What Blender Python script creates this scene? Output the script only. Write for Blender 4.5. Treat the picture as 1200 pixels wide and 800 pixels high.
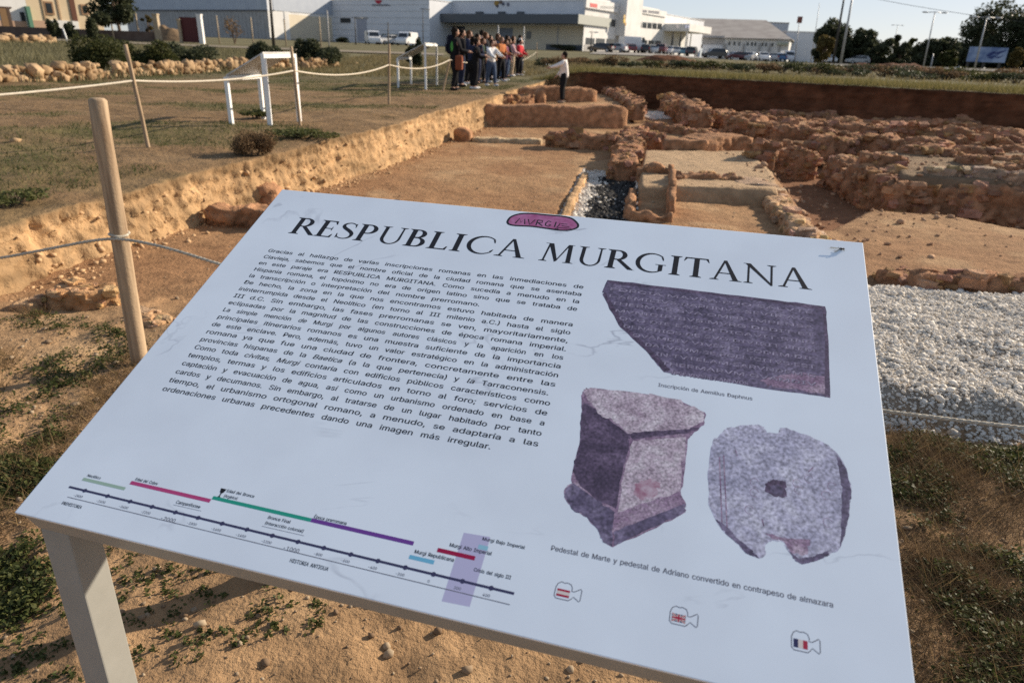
import bpy, bmesh, math, random
import numpy as np
from mathutils import Vector, Matrix

scene = bpy.context.scene
for o in list(bpy.data.objects):
    bpy.data.objects.remove(o, do_unlink=True)
R = math.radians
# ------------------------------------------------------------------ camera
FPX, HZ0, HZS, CAMH = 800.0, 62.0, 0.035, 1.62      # focal length (px of a 1200 px frame), horizon line, eye height
roll = math.atan(HZS)
pitch = math.atan2((400 - HZ0) * math.cos(roll), FPX)
cF = np.array([0, math.cos(pitch), -math.sin(pitch)])
_R0 = np.array([1.0, 0, 0]); _U0 = np.array([0, math.sin(pitch), math.cos(pitch)])
cU = math.cos(roll) * _U0 - math.sin(roll) * _R0
cR = math.cos(roll) * _R0 + math.sin(roll) * _U0
cC = np.array([0, 0, CAMH])
cam_d = bpy.data.cameras.new('camera'); cam = bpy.data.objects.new('camera', cam_d)
scene.collection.objects.link(cam)
M = Matrix(((cR[0], cU[0], -cF[0], 0), (cR[1], cU[1], -cF[1], 0), (cR[2], cU[2], -cF[2], CAMH), (0, 0, 0, 1)))
cam.matrix_world = M
cam_d.sensor_width = 36; cam_d.lens = 24; cam_d.clip_start = 0.05; cam_d.clip_end = 3000
cam_d.dof.use_dof = True; cam_d.dof.focus_distance = 1.85; cam_d.dof.aperture_fstop = 4.5
scene.camera = cam
# ------------------------------------------------------------------ sky, sun, exposure
SUN_AZ, SUN_EL = 31.0, 24.0                        # sun stands to the right and a little beyond the scene
sun_dir = np.array([math.cos(R(SUN_AZ)) * math.cos(R(SUN_EL)), math.sin(R(SUN_AZ)) * math.cos(R(SUN_EL)), math.sin(R(SUN_EL))])
world = bpy.data.worlds.new('World'); scene.world = world; world.use_nodes = True
wn = world.node_tree.nodes; wl = world.node_tree.links
for n in list(wn): wn.remove(n)
sky = wn.new('ShaderNodeTexSky'); sky.sky_type = 'NISHITA'; sky.sun_disc = False
sky.sun_elevation = R(SUN_EL); sky.sun_rotation = R(90 - SUN_AZ)
sky.air_density = 0.75; sky.dust_density = 0.35; sky.ozone_density = 1.5; sky.altitude = 50
bg = wn.new('ShaderNodeBackground'); bg.inputs['Strength'].default_value = 0.09
wo = wn.new('ShaderNodeOutputWorld')
# sky brightness range compressed: horizon held down against the zenith, then tinted
gm = wn.new('ShaderNodeGamma'); gm.inputs['Gamma'].default_value = 0.42
tn = wn.new('ShaderNodeVectorMath'); tn.operation = 'MULTIPLY'; tn.inputs[1].default_value = (1.55, 1.57, 1.65)
wl.new(sky.outputs['Color'], gm.inputs['Color']); wl.new(gm.outputs['Color'], tn.inputs[0]); wl.new(tn.outputs['Vector'], bg.inputs['Color']); wl.new(bg.outputs['Background'], wo.inputs['Surface'])
sl = bpy.data.lights.new('sun', 'SUN'); sl.energy = 3.55; sl.angle = R(0.5); sl.color = (1.0, 0.86, 0.68)
so = bpy.data.objects.new('sun', sl); scene.collection.objects.link(so)
so.rotation_euler = Vector(sun_dir).to_track_quat('Z', 'Y').to_euler()
so.location = (20, 12, 15)
scene.view_settings.view_transform = 'Standard'
scene.view_settings.look = 'None'
scene.view_settings.gamma = 1.0
scene.view_settings.use_curve_mapping = False
scene.view_settings.exposure = 1.2
scene.render.engine = 'CYCLES'
scene.cycles.max_bounces = 6
scene.cycles.use_denoising = False
scene.cycles.sample_clamp_indirect = 6
scene.cycles.use_adaptive_sampling = False

# ------------------------------------------------------------------ projection helpers (photo pixels, 1200 x 800)
def ray(x, y):
    return cF + cR * ((x - 600) / FPX) - cU * ((y - 400) / FPX)
def G(x, y, z=0.0):
    d = ray(x, y); t = (z - CAMH) / d[2]
    return cC + d * t
def zpix(X, Y, py):
    a = FPX * cU - (400 - py) * cF; v = np.array([X, Y, 0]) - cC
    return float(-(v @ a) / a[2])
def along(P, e, px, z=2.0):
    # distance t along the horizontal direction e from P at which the image column px is met
    a = FPX * cR - (px - 600) * cF
    v = np.array([P[0], P[1], z]) - cC; w = np.array([e[0], e[1], 0])
    return float(-(v @ a) / (w @ a))
def onwall(px, py, P, e):
    # (t, z) where the sight line meets the vertical wall through P along e
    n = np.array([-e[1], e[0]]); d = ray(px, py)
    k = (np.array(P[:2]) @ n) / (d[:2] @ n)
    q = cC + d * k
    return float((q[:2] - np.array(P[:2])) @ np.array(e[:2])), float(q[2])

# ------------------------------------------------------------------ noise (numpy)
def _hash(ix, iy, iz, seed):
    h = (ix.astype(np.int64) * 374761393 + iy.astype(np.int64) * 668265263 + iz.astype(np.int64) * 2147483647 + seed * 1274126177) & 0xffffffff
    h = ((h ^ (h >> 13)) * 1274126177) & 0xffffffff
    h = ((h ^ (h >> 16)) * 2246822519) & 0xffffffff
    return ((h ^ (h >> 15)) & 0xffffff) / float(0xffffff)
def vnoise(P, seed=0):
    P = np.asarray(P, float); I = np.floor(P).astype(np.int64); f = P - I; f = f * f * (3 - 2 * f)
    x, y, z = I[..., 0], I[..., 1], I[..., 2]; r = 0
    for dx in (0, 1):
        for dy in (0, 1):
            for dz in (0, 1):
                w = (f[..., 0] if dx else 1 - f[..., 0]) * (f[..., 1] if dy else 1 - f[..., 1]) * (f[..., 2] if dz else 1 - f[..., 2])
                r = r + w * _hash(x + dx, y + dy, z + dz, seed)
    return r * 2 - 1
def fbm(P, oct=4, seed=0, gain=.5):
    P = np.asarray(P, float); a = 1.0; r = 0; n = 0
    for k in range(oct):
        r = r + a * vnoise(P * (2.03 ** k) + 17.3 * k, seed + k); n += a; a *= gain
    return r / n
def worley(P, seed=0):
    P = np.asarray(P, float); I = np.floor(P).astype(np.int64); d1 = np.full(P.shape[:-1], 9.0); d2 = d1.copy()
    idv = np.zeros(P.shape[:-1])
    for dx in (-1, 0, 1):
        for dy in (-1, 0, 1):
            for dz in (-1, 0, 1):
                a, b, c = I[..., 0] + dx, I[..., 1] + dy, I[..., 2] + dz
                q = np.stack([a + _hash(a, b, c, seed), b + _hash(a, b, c, seed + 7), c + _hash(a, b, c, seed + 13)], -1)
                d = np.sqrt(((q - P) ** 2).sum(-1)); h = _hash(a, b, c, seed + 29)
                m = d < d1
                d2 = np.where(m, d1, np.minimum(d2, d)); idv = np.where(m, h, idv); d1 = np.where(m, d, d1)
    return d1, d2, idv
def sstep(a, b, x):
    t = np.clip((np.asarray(x, float) - a) / (b - a), 0, 1); return t * t * (3 - 2 * t)
def polysd(X, Y, poly):
    # signed distance to a polygon, positive inside
    X = np.asarray(X, float); Y = np.asarray(Y, float); d = np.full(X.shape, 1e9); ins = np.zeros(X.shape, bool)
    n = len(poly)
    for i in range(n):
        ax, ay = poly[i][:2]; bx, by = poly[(i + 1) % n][:2]
        ex, ey = bx - ax, by - ay
        t = np.clip(((X - ax) * ex + (Y - ay) * ey) / (ex * ex + ey * ey + 1e-12), 0, 1)
        d = np.minimum(d, np.hypot(X - ax - t * ex, Y - ay - t * ey))
        c = ((ay > Y) != (by > Y)) & (X < (bx - ax) * (Y - ay) / (by - ay + 1e-12) + ax)
        ins ^= c
    return np.where(ins, d, -d)

# ------------------------------------------------------------------ object helpers
def link(o):
    scene.collection.objects.link(o); return o
def tag(o, label=None, cat=None, group=None, kind=None):
    if label: o['label'] = label
    if cat: o['category'] = cat
    if group: o['group'] = group
    if kind: o['kind'] = kind
    return o
def thing(name, label, cat, loc=(0, 0, 0), rz=0.0, group=None):
    o = link(bpy.data.objects.new(name, None)); o.empty_display_size = .2
    o.location = tuple(float(v) for v in loc); o.rotation_euler = (0, 0, rz)
    return tag(o, label, cat, group)
def add(name, me, mat=None, parent=None):
    o = link(bpy.data.objects.new(name, me))
    if mat is not None:
        me.materials.clear()
        for m in (mat if isinstance(mat, (list, tuple)) else [mat]): me.materials.append(m)
    if parent is not None: o.parent = parent
    return o
def np_mesh(name, V, F, smooth=False, col=None):
    V = np.ascontiguousarray(V, np.float32); F = np.ascontiguousarray(F, np.int32)
    me = bpy.data.meshes.new(name); me.vertices.add(len(V)); me.vertices.foreach_set('co', V.ravel())
    k = F.shape[1]; me.loops.add(F.size); me.loops.foreach_set('vertex_index', F.ravel())
    me.polygons.add(len(F)); me.polygons.foreach_set('loop_start', np.arange(len(F), dtype=np.int32) * k)
    if smooth: me.polygons.foreach_set('use_smooth', np.ones(len(F), bool))
    if col is not None:
        a = me.color_attributes.new('Col', 'FLOAT_COLOR', 'POINT')
        c = np.ones((len(V), 4), np.float32); c[:, :3] = col; a.data.foreach_set('color', c.ravel())
    me.update(calc_edges=True); return me
def grid_faces(nu, nv, wrap=False):
    i = np.arange(nu - 1)[:, None]; jn = nv if wrap else nv - 1
    j = np.arange(jn)[None, :]; j2 = (j + 1) % nv
    return np.stack([i * nv + j, (i + 1) * nv + j, (i + 1) * nv + j2, i * nv + j2], -1).reshape(-1, 4)
class MB:
    def __init__(s): s.v = []; s.f = []
    def poly(s, pts):
        n = len(s.v); s.v += [tuple(map(float, p)) for p in pts]; s.f.append(tuple(range(n, n + len(pts)))); return s
    def box(s, O, ax, ay, az, bevel=0):
        # O corner, three edge vectors
        O, ax, ay, az = [np.asarray(q, float) for q in (O, ax, ay, az)]
        n = len(s.v)
        for k in (0, 1):
            for j in (0, 1):
                for i in (0, 1): s.v.append(tuple(O + ax * i + ay * j + az * k))
        fl = [(0, 2, 3, 1), (4, 5, 7, 6), (0, 1, 5, 4), (2, 6, 7, 3), (0, 4, 6, 2), (1, 3, 7, 5)]
        if np.dot(np.cross(ax, ay), az) < 0: fl = [t[::-1] for t in fl]
        s.f += [tuple(n + q for q in t) for t in fl]; return s
    def tube(s, pts, rad, n=10, cap=True, up=(0, 0, 1)):
        pts = [np.asarray(p, float) for p in pts]
        if not hasattr(rad, '__len__'): rad = [rad] * len(pts)
        b = len(s.v); prev = None
        for i, p in enumerate(pts):
            d = pts[min(i + 1, len(pts) - 1)] - pts[max(i - 1, 0)]; d = d / (np.linalg.norm(d) + 1e-12)
            if prev is None:
                u = np.asarray(up, float)
                if abs(d @ u) > .95: u = np.array([1.0, 0, 0])
                prev = np.cross(d, u)
            a = prev - d * (prev @ d); a /= np.linalg.norm(a) + 1e-12; prev = a; c = np.cross(d, a)
            for k in range(n):
                t = 2 * math.pi * k / n; s.v.append(tuple(p + (a * math.cos(t) + c * math.sin(t)) * rad[i]))
        for i in range(len(pts) - 1):
            for k in range(n):
                k2 = (k + 1) % n; s.f.append((b + i * n + k, b + i * n + k2, b + (i + 1) * n + k2, b + (i + 1) * n + k))
        if cap:
            s.f.append(tuple(b + k for k in range(n))[::-1]); s.f.append(tuple(b + (len(pts) - 1) * n + k for k in range(n)))
        return s
    def ball(s, c, r, n=8, m=6):
        c = np.asarray(c, float); r = np.asarray(r if hasattr(r, '__len__') else (r, r, r), float)
        b = len(s.v); s.v.append(tuple(c + (0, 0, -r[2])))
        for i in range(1, m):
            t = -math.pi / 2 + math.pi * i / m
            for k in range(n):
                a = 2 * math.pi * k / n; s.v.append(tuple(c + r * (math.cos(t) * math.cos(a), math.cos(t) * math.sin(a), math.sin(t))))
        s.v.append(tuple(c + (0, 0, r[2]))); top = len(s.v) - 1
        for k in range(n):
            k2 = (k + 1) % n; s.f.append((b, b + 1 + k2, b + 1 + k)); s.f.append((top, b + 1 + (m - 2) * n + k, b + 1 + (m - 2) * n + k2))
            for i in range(m - 2): s.f.append((b + 1 + i * n + k, b + 1 + i * n + k2, b + 1 + (i + 1) * n + k2, b + 1 + (i + 1) * n + k))
        return s
    def prism(s, pts, d):
        # closed outline pts (3D, planar) pushed along vector d
        d = np.asarray(d, float); n = len(s.v); k = len(pts)
        pts = [np.asarray(p, float) for p in pts]
        s.v += [tuple(p) for p in pts] + [tuple(p + d) for p in pts]
        s.f.append(tuple(range(n, n + k))[::-1]); s.f.append(tuple(range(n + k, n + 2 * k)))
        for i in range(k): j = (i + 1) % k; s.f.append((n + i, n + j, n + k + j, n + k + i))
        return s
    def strip(s, pts, widths, nrm=(0, 0, 1)):
        # flat ribbon along a path in a plane with normal nrm
        pts = [np.asarray(p, float) for p in pts]; nrm = np.asarray(nrm, float); L = []; Rr = []
        for i, p in enumerate(pts):
            d = pts[min(i + 1, len(pts) - 1)] - pts[max(i - 1, 0)]; d = d / (np.linalg.norm(d) + 1e-12); a = np.cross(nrm, d)
            w = widths[i] if hasattr(widths, '__len__') else widths
            L.append(p + a * w / 2); Rr.append(p - a * w / 2)
        n = len(s.v); k = len(pts); s.v += [tuple(q) for q in L] + [tuple(q) for q in Rr]
        for i in range(k - 1): s.f.append((n + k + i, n + k + i + 1, n + i + 1, n + i))
        return s
    def mesh(s, name, smooth=False):
        me = bpy.data.meshes.new(name); me.from_pydata(s.v, [], s.f); me.update()
        if smooth:
            for p in me.polygons: p.use_smooth = True
        return me
    def build(s, name, mat, parent=None, smooth=False, bevel=0.0):
        me = s.mesh(name, smooth)
        if bevel > 0:
            bm = bmesh.new(); bm.from_mesh(me); bmesh.ops.remove_doubles(bm, verts=bm.verts, dist=1e-5)
            bmesh.ops.recalc_face_normals(bm, faces=bm.faces)
            ed = [e for e in bm.edges if len(e.link_faces) == 2 and e.calc_face_angle(0) > .5]
            bmesh.ops.bevel(bm, geom=ed, offset=bevel, segments=2, profile=.6, affect='EDGES')
            bm.to_mesh(me); bm.free()
        return add(name, me, mat, parent)

# ------------------------------------------------------------------ materials
def mat(name, col, rough=.8, spec=.3, col2=None, nscale=6.0, ndetail=5.0, bump=0.0, bscale=40.0, bdist=.01, metal=0.0, attr=False, contrast=(.35, .65), coat=0.0, voro=False, trans=0.0, stretch=None):
    m = bpy.data.materials.new(name); m.use_nodes = True; nt = m.node_tree; N = nt.nodes; Lk = nt.links
    b = N['Principled BSDF']; b.inputs['Roughness'].default_value = rough; b.inputs['Metallic'].default_value = metal
    b.inputs['Specular IOR Level'].default_value = spec
    if coat: b.inputs['Coat Weight'].default_value = coat
    b.inputs['Base Color'].default_value = (*col, 1)
    tc = N.new('ShaderNodeTexCoord'); src = None
    if attr:
        a = N.new('ShaderNodeAttribute'); a.attribute_name = 'Col'; src = a.outputs['Color']
    if col2 is not None:
        nz = N.new('ShaderNodeTexNoise'); nz.inputs['Scale'].default_value = nscale; nz.inputs['Detail'].default_value = ndetail
        nz.inputs['Roughness'].default_value = .6
        vec = tc.outputs['Object']
        if stretch:
            mpn = N.new('ShaderNodeMapping'); mpn.inputs['Scale'].default_value = stretch; Lk.new(vec, mpn.inputs['Vector']); vec = mpn.outputs['Vector']
        Lk.new(vec, nz.inputs['Vector'])
        mr = N.new('ShaderNodeMapRange'); mr.inputs['From Min'].default_value = contrast[0]; mr.inputs['From Max'].default_value = contrast[1]
        Lk.new(nz.outputs['Fac'], mr.inputs['Value'])
        mx = N.new('ShaderNodeMix'); mx.data_type = 'RGBA'; mx.inputs['A'].default_value = (*col, 1); mx.inputs['B'].default_value = (*col2, 1)
        Lk.new(mr.outputs['Result'], mx.inputs['Factor']); o = mx.outputs['Result']
        if src is not None:
            ml = N.new('ShaderNodeMix'); ml.data_type = 'RGBA'; ml.blend_type = 'MULTIPLY'; ml.inputs['Factor'].default_value = 1
            Lk.new(src, ml.inputs['A']); Lk.new(o, ml.inputs['B']); o = ml.outputs['Result']
        Lk.new(o, b.inputs['Base Color'])
    elif src is not None: Lk.new(src, b.inputs['Base Color'])
    if bump:
        if voro:
            nb = N.new('ShaderNodeTexVoronoi'); nb.inputs['Scale'].default_value = bscale; oo = nb.outputs['Distance']
        else:
            nb = N.new('ShaderNodeTexNoise'); nb.inputs['Scale'].default_value = bscale; nb.inputs['Detail'].default_value = 6; nb.inputs['Roughness'].default_value = .65; oo = nb.outputs['Fac']
        Lk.new(tc.outputs['Object'], nb.inputs['Vector'])
        bp = N.new('ShaderNodeBump'); bp.inputs['Strength'].default_value = bump; bp.inputs['Distance'].default_value = bdist
        Lk.new(oo, bp.inputs['Height']); Lk.new(bp.outputs['Normal'], b.inputs['Normal'])
    if trans:
        b.inputs['Transmission Weight'].default_value = trans
    return m
def leafmat(name, c1, c2, rough=.55):
    # leaves vary per leaf (random per island)
    m = bpy.data.materials.new(name); m.use_nodes = True; N = m.node_tree.nodes; Lk = m.node_tree.links
    b = N['Principled BSDF']; b.inputs['Roughness'].default_value = rough; b.inputs['Specular IOR Level'].default_value = .12
    g = N.new('ShaderNodeNewGeometry'); mx = N.new('ShaderNodeMix'); mx.data_type = 'RGBA'
    mx.inputs['A'].default_value = (*c1, 1); mx.inputs['B'].default_value = (*c2, 1)
    Lk.new(g.outputs['Random Per Island'], mx.inputs['Factor']); Lk.new(mx.outputs['Result'], b.inputs['Base Color'])
    tr = N.new('ShaderNodeBsdfTranslucent'); Lk.new(mx.outputs['Result'], tr.inputs['Color'])
    ad = N.new('ShaderNodeMixShader'); ad.inputs['Fac'].default_value = .32
    out = N['Material Output']; Lk.new(b.outputs['BSDF'], ad.inputs[1]); Lk.new(tr.outputs['BSDF'], ad.inputs[2]); Lk.new(ad.outputs['Shader'], out.inputs['Surface'])
    return m
MT = {}
MT['earth'] = mat('earth', (.78, .76, .74), .95, .1, col2=(1.12, 1.1, 1.06), nscale=9, ndetail=8, bump=.9, bscale=26, bdist=.03, attr=True)
MT['land'] = mat('land', (.72, .72, .70), .95, .1, col2=(1.15, 1.12, 1.05), nscale=3.2, ndetail=9, bump=.8, bscale=14, bdist=.05, attr=True)
MT['ruin'] = mat('ruin', (.70, .68, .66), .95, .1, col2=(1.18, 1.14, 1.1), nscale=7, ndetail=8, bump=.8, bscale=22, bdist=.04, attr=True)
MT['gravel'] = leafmat('gravel', (.66, .61, .54), (.95, .90, .82), .8)
MT['blackgravel'] = leafmat('black_gravel', (.012, .012, .014), (.11, .105, .10), .8)
MT['pebble'] = leafmat('pebble', (.24, .16, .10), (.50, .40, .28), .9)
MT['weed'] = leafmat('weed', (.032, .046, .013), (.10, .105, .036))
MT['weed2'] = leafmat('weed_pale', (.07, .085, .03), (.13, .13, .05))
MT['dry'] = leafmat('dry_grass', (.13, .085, .045), (.26, .18, .09), .8)
MT['drydark'] = leafmat('dry_brush', (.09, .058, .032), (.24, .16, .09), .8)
MT['grass'] = leafmat('grass', (.035, .052, .016), (.10, .11, .042), .7)
MT['tree'] = leafmat('tree_leaf', (.038, .047, .026), (.082, .090, .048))
MT['tree2'] = leafmat('tree_leaf_olive', (.035, .045, .015), (.085, .085, .03))
MT['tree3'] = leafmat('tree_leaf_yellow', (.085, .07, .022), (.16, .12, .045))
MT['bark'] = mat('bark', (.10, .07, .05), .9, .1, col2=(.16, .12, .09), nscale=12, bump=.5, bscale=30)
MT['wood'] = mat('weathered_wood', (.20, .135, .085), .85, .15, col2=(.43, .32, .21), nscale=22, ndetail=7, bump=.6, bscale=60, bdist=.004, stretch=(1.6, 1.6, .09), contrast=(.3, .62))
MT['rope'] = mat('rope', (.52, .48, .40), .9, .1, col2=(.36, .32, .26), nscale=60, bump=.6, bscale=160, bdist=.004)
MT['ropelit'] = mat('pale_rope', (.62, .56, .45), .9, .1, col2=(.5, .44, .36), nscale=40)
MT['frame'] = mat('cream_steel', (.285, .285, .265), .42, .4, col2=(.26, .26, .24), nscale=14, ndetail=4, bump=.08, bscale=220, bdist=.001)
MT['whitepaint'] = mat('white_paint', (.78, .78, .76), .5, .4)
MT['ink'] = mat('black_ink', (.012, .012, .016), .45, .3)
MT['inkgrey'] = mat('grey_ink', (.16, .16, .19), .5, .3)
MT['inknavy'] = mat('navy_ink', (.045, .045, .11), .5, .3)
def flat(name, c, rough=.5, spec=.3): return mat(name, c, rough, spec)
# ------------------------------------------------------------------ terrain
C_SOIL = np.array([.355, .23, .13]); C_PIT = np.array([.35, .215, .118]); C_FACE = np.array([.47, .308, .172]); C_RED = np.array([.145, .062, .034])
C_GRASS = np.array([.12, .11, .05]); C_DRY = np.array([.195, .128, .072]); C_RUIN = np.array([.33, .178, .10])
def px_poly(pts, z): return [tuple(G(x, y, z)[:2]) for x, y in pts]
PT_TERR = px_poly([(965, 178), (1045, 176), (1130, 178), (1230, 180), (1260, 232), (1200, 224), (1080, 214), (1004, 193)], .2)
PT_BACK = px_poly([(562, 124), (736, 126), (764, 108), (640, 104)], .28)
PT_E = px_poly([(746, 221), (754, 178), (880, 178), (908, 205), (914, 226)], .02)
PT_CHAN = px_poly([(650, 275), (683, 206), (746, 210), (746, 275)], -.25)
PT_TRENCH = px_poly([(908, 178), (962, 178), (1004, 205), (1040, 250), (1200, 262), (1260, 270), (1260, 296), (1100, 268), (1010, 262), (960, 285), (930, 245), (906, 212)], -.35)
PT_FRONT = px_poly([(1000, 268), (1100, 268), (1260, 292), (1260, 352), (1000, 330)], -.15)
PT_GRAV = [(1.05, 3.30), (1.5, 3.14), (1.92, 3.12), (2.5, 3.02), (3.4, 2.95), (5.2, 2.9), (5.6, 5.15), (4.0, 5.17), (3.25, 5.3), (2.5, 5.35), (1.6, 5.2), (1.1, 4.3)]
def zg(X, Y):
    X = np.asarray(X, float); Y = np.asarray(Y, float)
    z = -.10 * sstep(3.9, 4.7, Y) * (1 - sstep(1.0, 1.8, X) * (1 - sstep(4.9, 5.6, Y)))
    z = z - .05 * sstep(1.5, 3, X) * sstep(5.2, 6, Y)
    d = polysd(X, Y, PT_GRAV)
    z = z + sstep(-.20, .02, d) * (.02 + .12 * (1 - sstep(3.2, 5.2, Y)))
    for pts, h, w in ((PT_E, .05, .05), (PT_BACK, .28, .15), (PT_TERR, .2, .12), (PT_CHAN, -.17, .05), (PT_TRENCH, -.38, .15), (PT_FRONT, -.12, .12)):
        k = sstep(-w, w, polysd(X, Y, pts)); z = z * (1 - k) + h * k
    return z
def zg_n(X, Y):
    P = np.stack([X, Y, np.zeros_like(X)], -1)
    near = 1 - sstep(4.0, 6.0, Y)
    n = fbm(P * 1.3, 3, 5) * .03 + fbm(P * 7, 4, 9) * (.012 + .022 * near)
    d1, d2, _ = worley(P * 16, 3)
    n = n + near * .012 * np.clip(.45 - d1, 0, 1) * (vnoise(P * 2.2, 4) > -.1)
    return zg(X, Y) + n
def ladder(segs):
    out = [segs[0][0]]
    for a, b, s0, s1 in segs:
        x = a
        while x < b - 1e-9:
            t = (x - a) / (b - a); x = min(b, x + s0 + (s1 - s0) * t); out.append(x)
    return np.array(out)
xs = ladder([(-9, -2.6, .3, .05), (-2.6, -1.0, .025, .02), (-1.0, 1.2, .03, .03), (1.2, 3.2, .022, .03), (3.2, 9, .05, .07), (9, 22, .10, .25)])
ys = ladder([(-4, .6, .4, .03), (.6, 4.6, .022, .028), (4.6, 13.5, .035, .06), (13.5, 24, .07, .14), (24, 36, .2, .4)])
GX, GY = np.meshgrid(xs, ys, indexing='ij')
GZ = zg_n(GX, GY)
P3 = np.stack([GX, GY, np.zeros_like(GX)], -1)
pit = sstep(3.9, 4.8, GY + .35 * fbm(P3 * 1.5, 3, 30))[..., None]
mixn = sstep(-.35, .35, fbm(P3 * .9, 4, 31))[..., None]
col = C_SOIL * (1 - pit) + C_PIT * pit
col = col * (1 - .55 * mixn * pit) + np.array([.26, .135, .07]) * .55 * mixn * pit; sp = sstep(.12, .42, fbm(P3 * 5.5, 4, 90))[..., None] * pit; col = col * (1 - .4 * sp) + np.array([.20, .11, .06]) * .4 * sp
pale = sstep(.05, .4, fbm(P3 * 1.7, 4, 77))[..., None]
col = col * (1 - .35 * pale) + np.array([.52, .37, .22]) * .35 * pale
kt = sstep(-.1, .2, polysd(GX, GY, PT_TERR))[..., None]; col = col * (1 - kt) + np.array([.22, .155, .10]) * kt
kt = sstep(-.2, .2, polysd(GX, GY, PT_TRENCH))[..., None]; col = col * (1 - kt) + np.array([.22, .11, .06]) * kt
kt = sstep(-.1, .1, polysd(GX, GY, PT_E))[..., None]; col = col * (1 - kt) + np.array([.42, .30, .19]) * kt
kt = sstep(-.22, .0, polysd(GX, GY, PT_GRAV))[..., None]; col = col * (1 - kt) + np.array([.42, .39, .35]) * kt
kt = sstep(-.02, .1, polysd(GX, GY, PT_CHAN))[..., None]; col = col * (1 - kt) + np.array([.30, .28, .25]) * kt
sc_ = sstep(-.15, .2, polysd(GX, GY, px_poly([(985, 495), (1420, 555), (1480, 960), (1010, 940)], 0)))[..., None]; col = col * (1 - .55 * sc_) + np.array([.17, .115, .068]) * .55 * sc_
humus = (sstep(-.1, .45, fbm(P3 * 2.3, 4, 44))[..., None]) * (1 - pit)
col = col * (1 - .45 * humus) + np.array([.20, .13, .075]) * .45 * humus
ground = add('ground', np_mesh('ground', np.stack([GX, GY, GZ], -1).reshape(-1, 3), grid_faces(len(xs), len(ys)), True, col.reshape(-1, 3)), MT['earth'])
tag(ground, 'tan earth of the dig floor and the soil round the panel', 'ground', kind='structure')

# land outside the dig: bank faces and the fields beyond, one sheet fanned out to the horizon
F0 = G(690, 84, 1.04)[:2]; F1 = G(1200, 110, 1.04)[:2]
F2 = F0 + (F1 - F0) * 2.2
EDGE = np.array([(-6.2, -7), (-4.6, 0), (-3.74, 4.81), (-3.42, 6.8), (-2.33, 10.1), (-1.02, 17.1), (.2, 25.5), (1.25, 31.5), F0, F1, F2])
def zt(X, Y):
    X = np.asarray(X, float); Y = np.asarray(Y, float)
    hl = np.interp(Y, [-10, 0, 4.8, 6.8, 10, 17, 32, 50], [.30, .32, .35, .40, .49, .56, .62, .85])
    k = sstep(.6, 2.6, X - .02 * np.maximum(Y - 32, 0)) * sstep(14, 24, Y + .9 * X)
    zn = hl * (1 - k) + 1.04 * k
    d = np.hypot(X, Y); zf = 1.62 + .0125 * (np.clip(d, 0, 175) - 88) * (1 - .97 * sstep(.16, .29, X / np.maximum(Y, 1)))
    f = sstep(36, 90, d)
    return zn * (1 - f) + zf * f
pts = []; dirs = []; redk = []
for i in range(len(EDGE) - 1):
    a, b = EDGE[i], EDGE[i + 1]; L = np.linalg.norm(b - a); e = (b - a) / L; n = np.array([-e[1], e[0]])
    step = {0: .4, 1: .08, 2: .026, 3: .03, 4: .04, 5: .07, 6: .12, 7: .1, 8: .12, 9: .4}[i]
    m = max(2, int(L / step))
    for k in range(m):
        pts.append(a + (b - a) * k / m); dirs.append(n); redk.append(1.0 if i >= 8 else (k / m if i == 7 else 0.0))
pts.append(EDGE[-1]); dirs.append(n); redk.append(1.0)
pts = np.array(pts); dirs = np.array(dirs); redk = np.array(redk)
for _ in range(60):                                   # turn the outward directions smoothly round the corners
    dirs[1:-1] = (dirs[:-2] + dirs[1:-1] * 2 + dirs[2:]) / 4
    dirs /= np.linalg.norm(dirs, axis=1)[:, None]
ns = len(pts); KF = 28
tt = np.concatenate([ladder([(.03, 1.0, .05, .08), (1.0, 8, .09, .35), (8, 60, .5, 3.0), (60, 130, 4, 8)]), [160, 220, 320, 520, 900]])
V = np.zeros((ns, KF + len(tt), 3)); CL = np.zeros_like(V)
ztop = zt(pts[:, 0], pts[:, 1]); zbot = zg(pts[:, 0], pts[:, 1]) - .22
rim = (vnoise(np.stack([pts[:, 0] * 2.4, pts[:, 1] * 2.4, 0 * ztop], -1), 8) * .05 + vnoise(np.stack([pts[:, 0] * .6, pts[:, 1] * .6, 0 * ztop], -1), 18) * .08 + vnoise(np.stack([pts[:, 0] * 9, pts[:, 1] * 9, 0 * ztop], -1), 28) * .022)
for k in range(KF):
    f = k / (KF - 1); off = -.17 * (1 - f) ** 1.6 + rim
    XY = pts + dirs * off[:, None]; z = zbot + (ztop - zbot) * f
    P = np.stack([XY[:, 0], XY[:, 1], z], -1)
    d1, d2, _ = worley(P * np.array([6.5, 6.5, 4.0]), 11)
    e1, e2, eid = worley(P * np.array([15, 15, 11]) + 5, 12); dd = (d1 - .5) * .035 + fbm(P * np.array([3, 3, 1.2]), 3, 2) * .022 + (np.clip(e1, 0, .7) - .4) * .085 + (eid - .5) * .03
    w = 1 - sstep(.9, 1, f) * .5
    P[:, :2] += dirs * (dd * w)[:, None]
    P[:, 2] += (f > .75) * (fbm(P * 5, 3, 6) * .05 - .03) * sstep(.75, 1, f)
    V[:, k] = P
    cn = sstep(-.3, .4, fbm(P * 2.1, 3, 61))[:, None]
    CL[:, k] = (C_FACE * (1 - redk[:, None]) + C_RED * redk[:, None]) * (.80 + .30 * cn) * (1 - .30 * sstep(.1, .5, fbm(np.stack([P[:, 0] * 1.2, P[:, 1] * 1.2, P[:, 2] * 9], -1), 3, 63))[:, None]) * (1 - .35 * sstep(.86, 1, f + .1 * vnoise(P * 4, 65)))[:, None]
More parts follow.
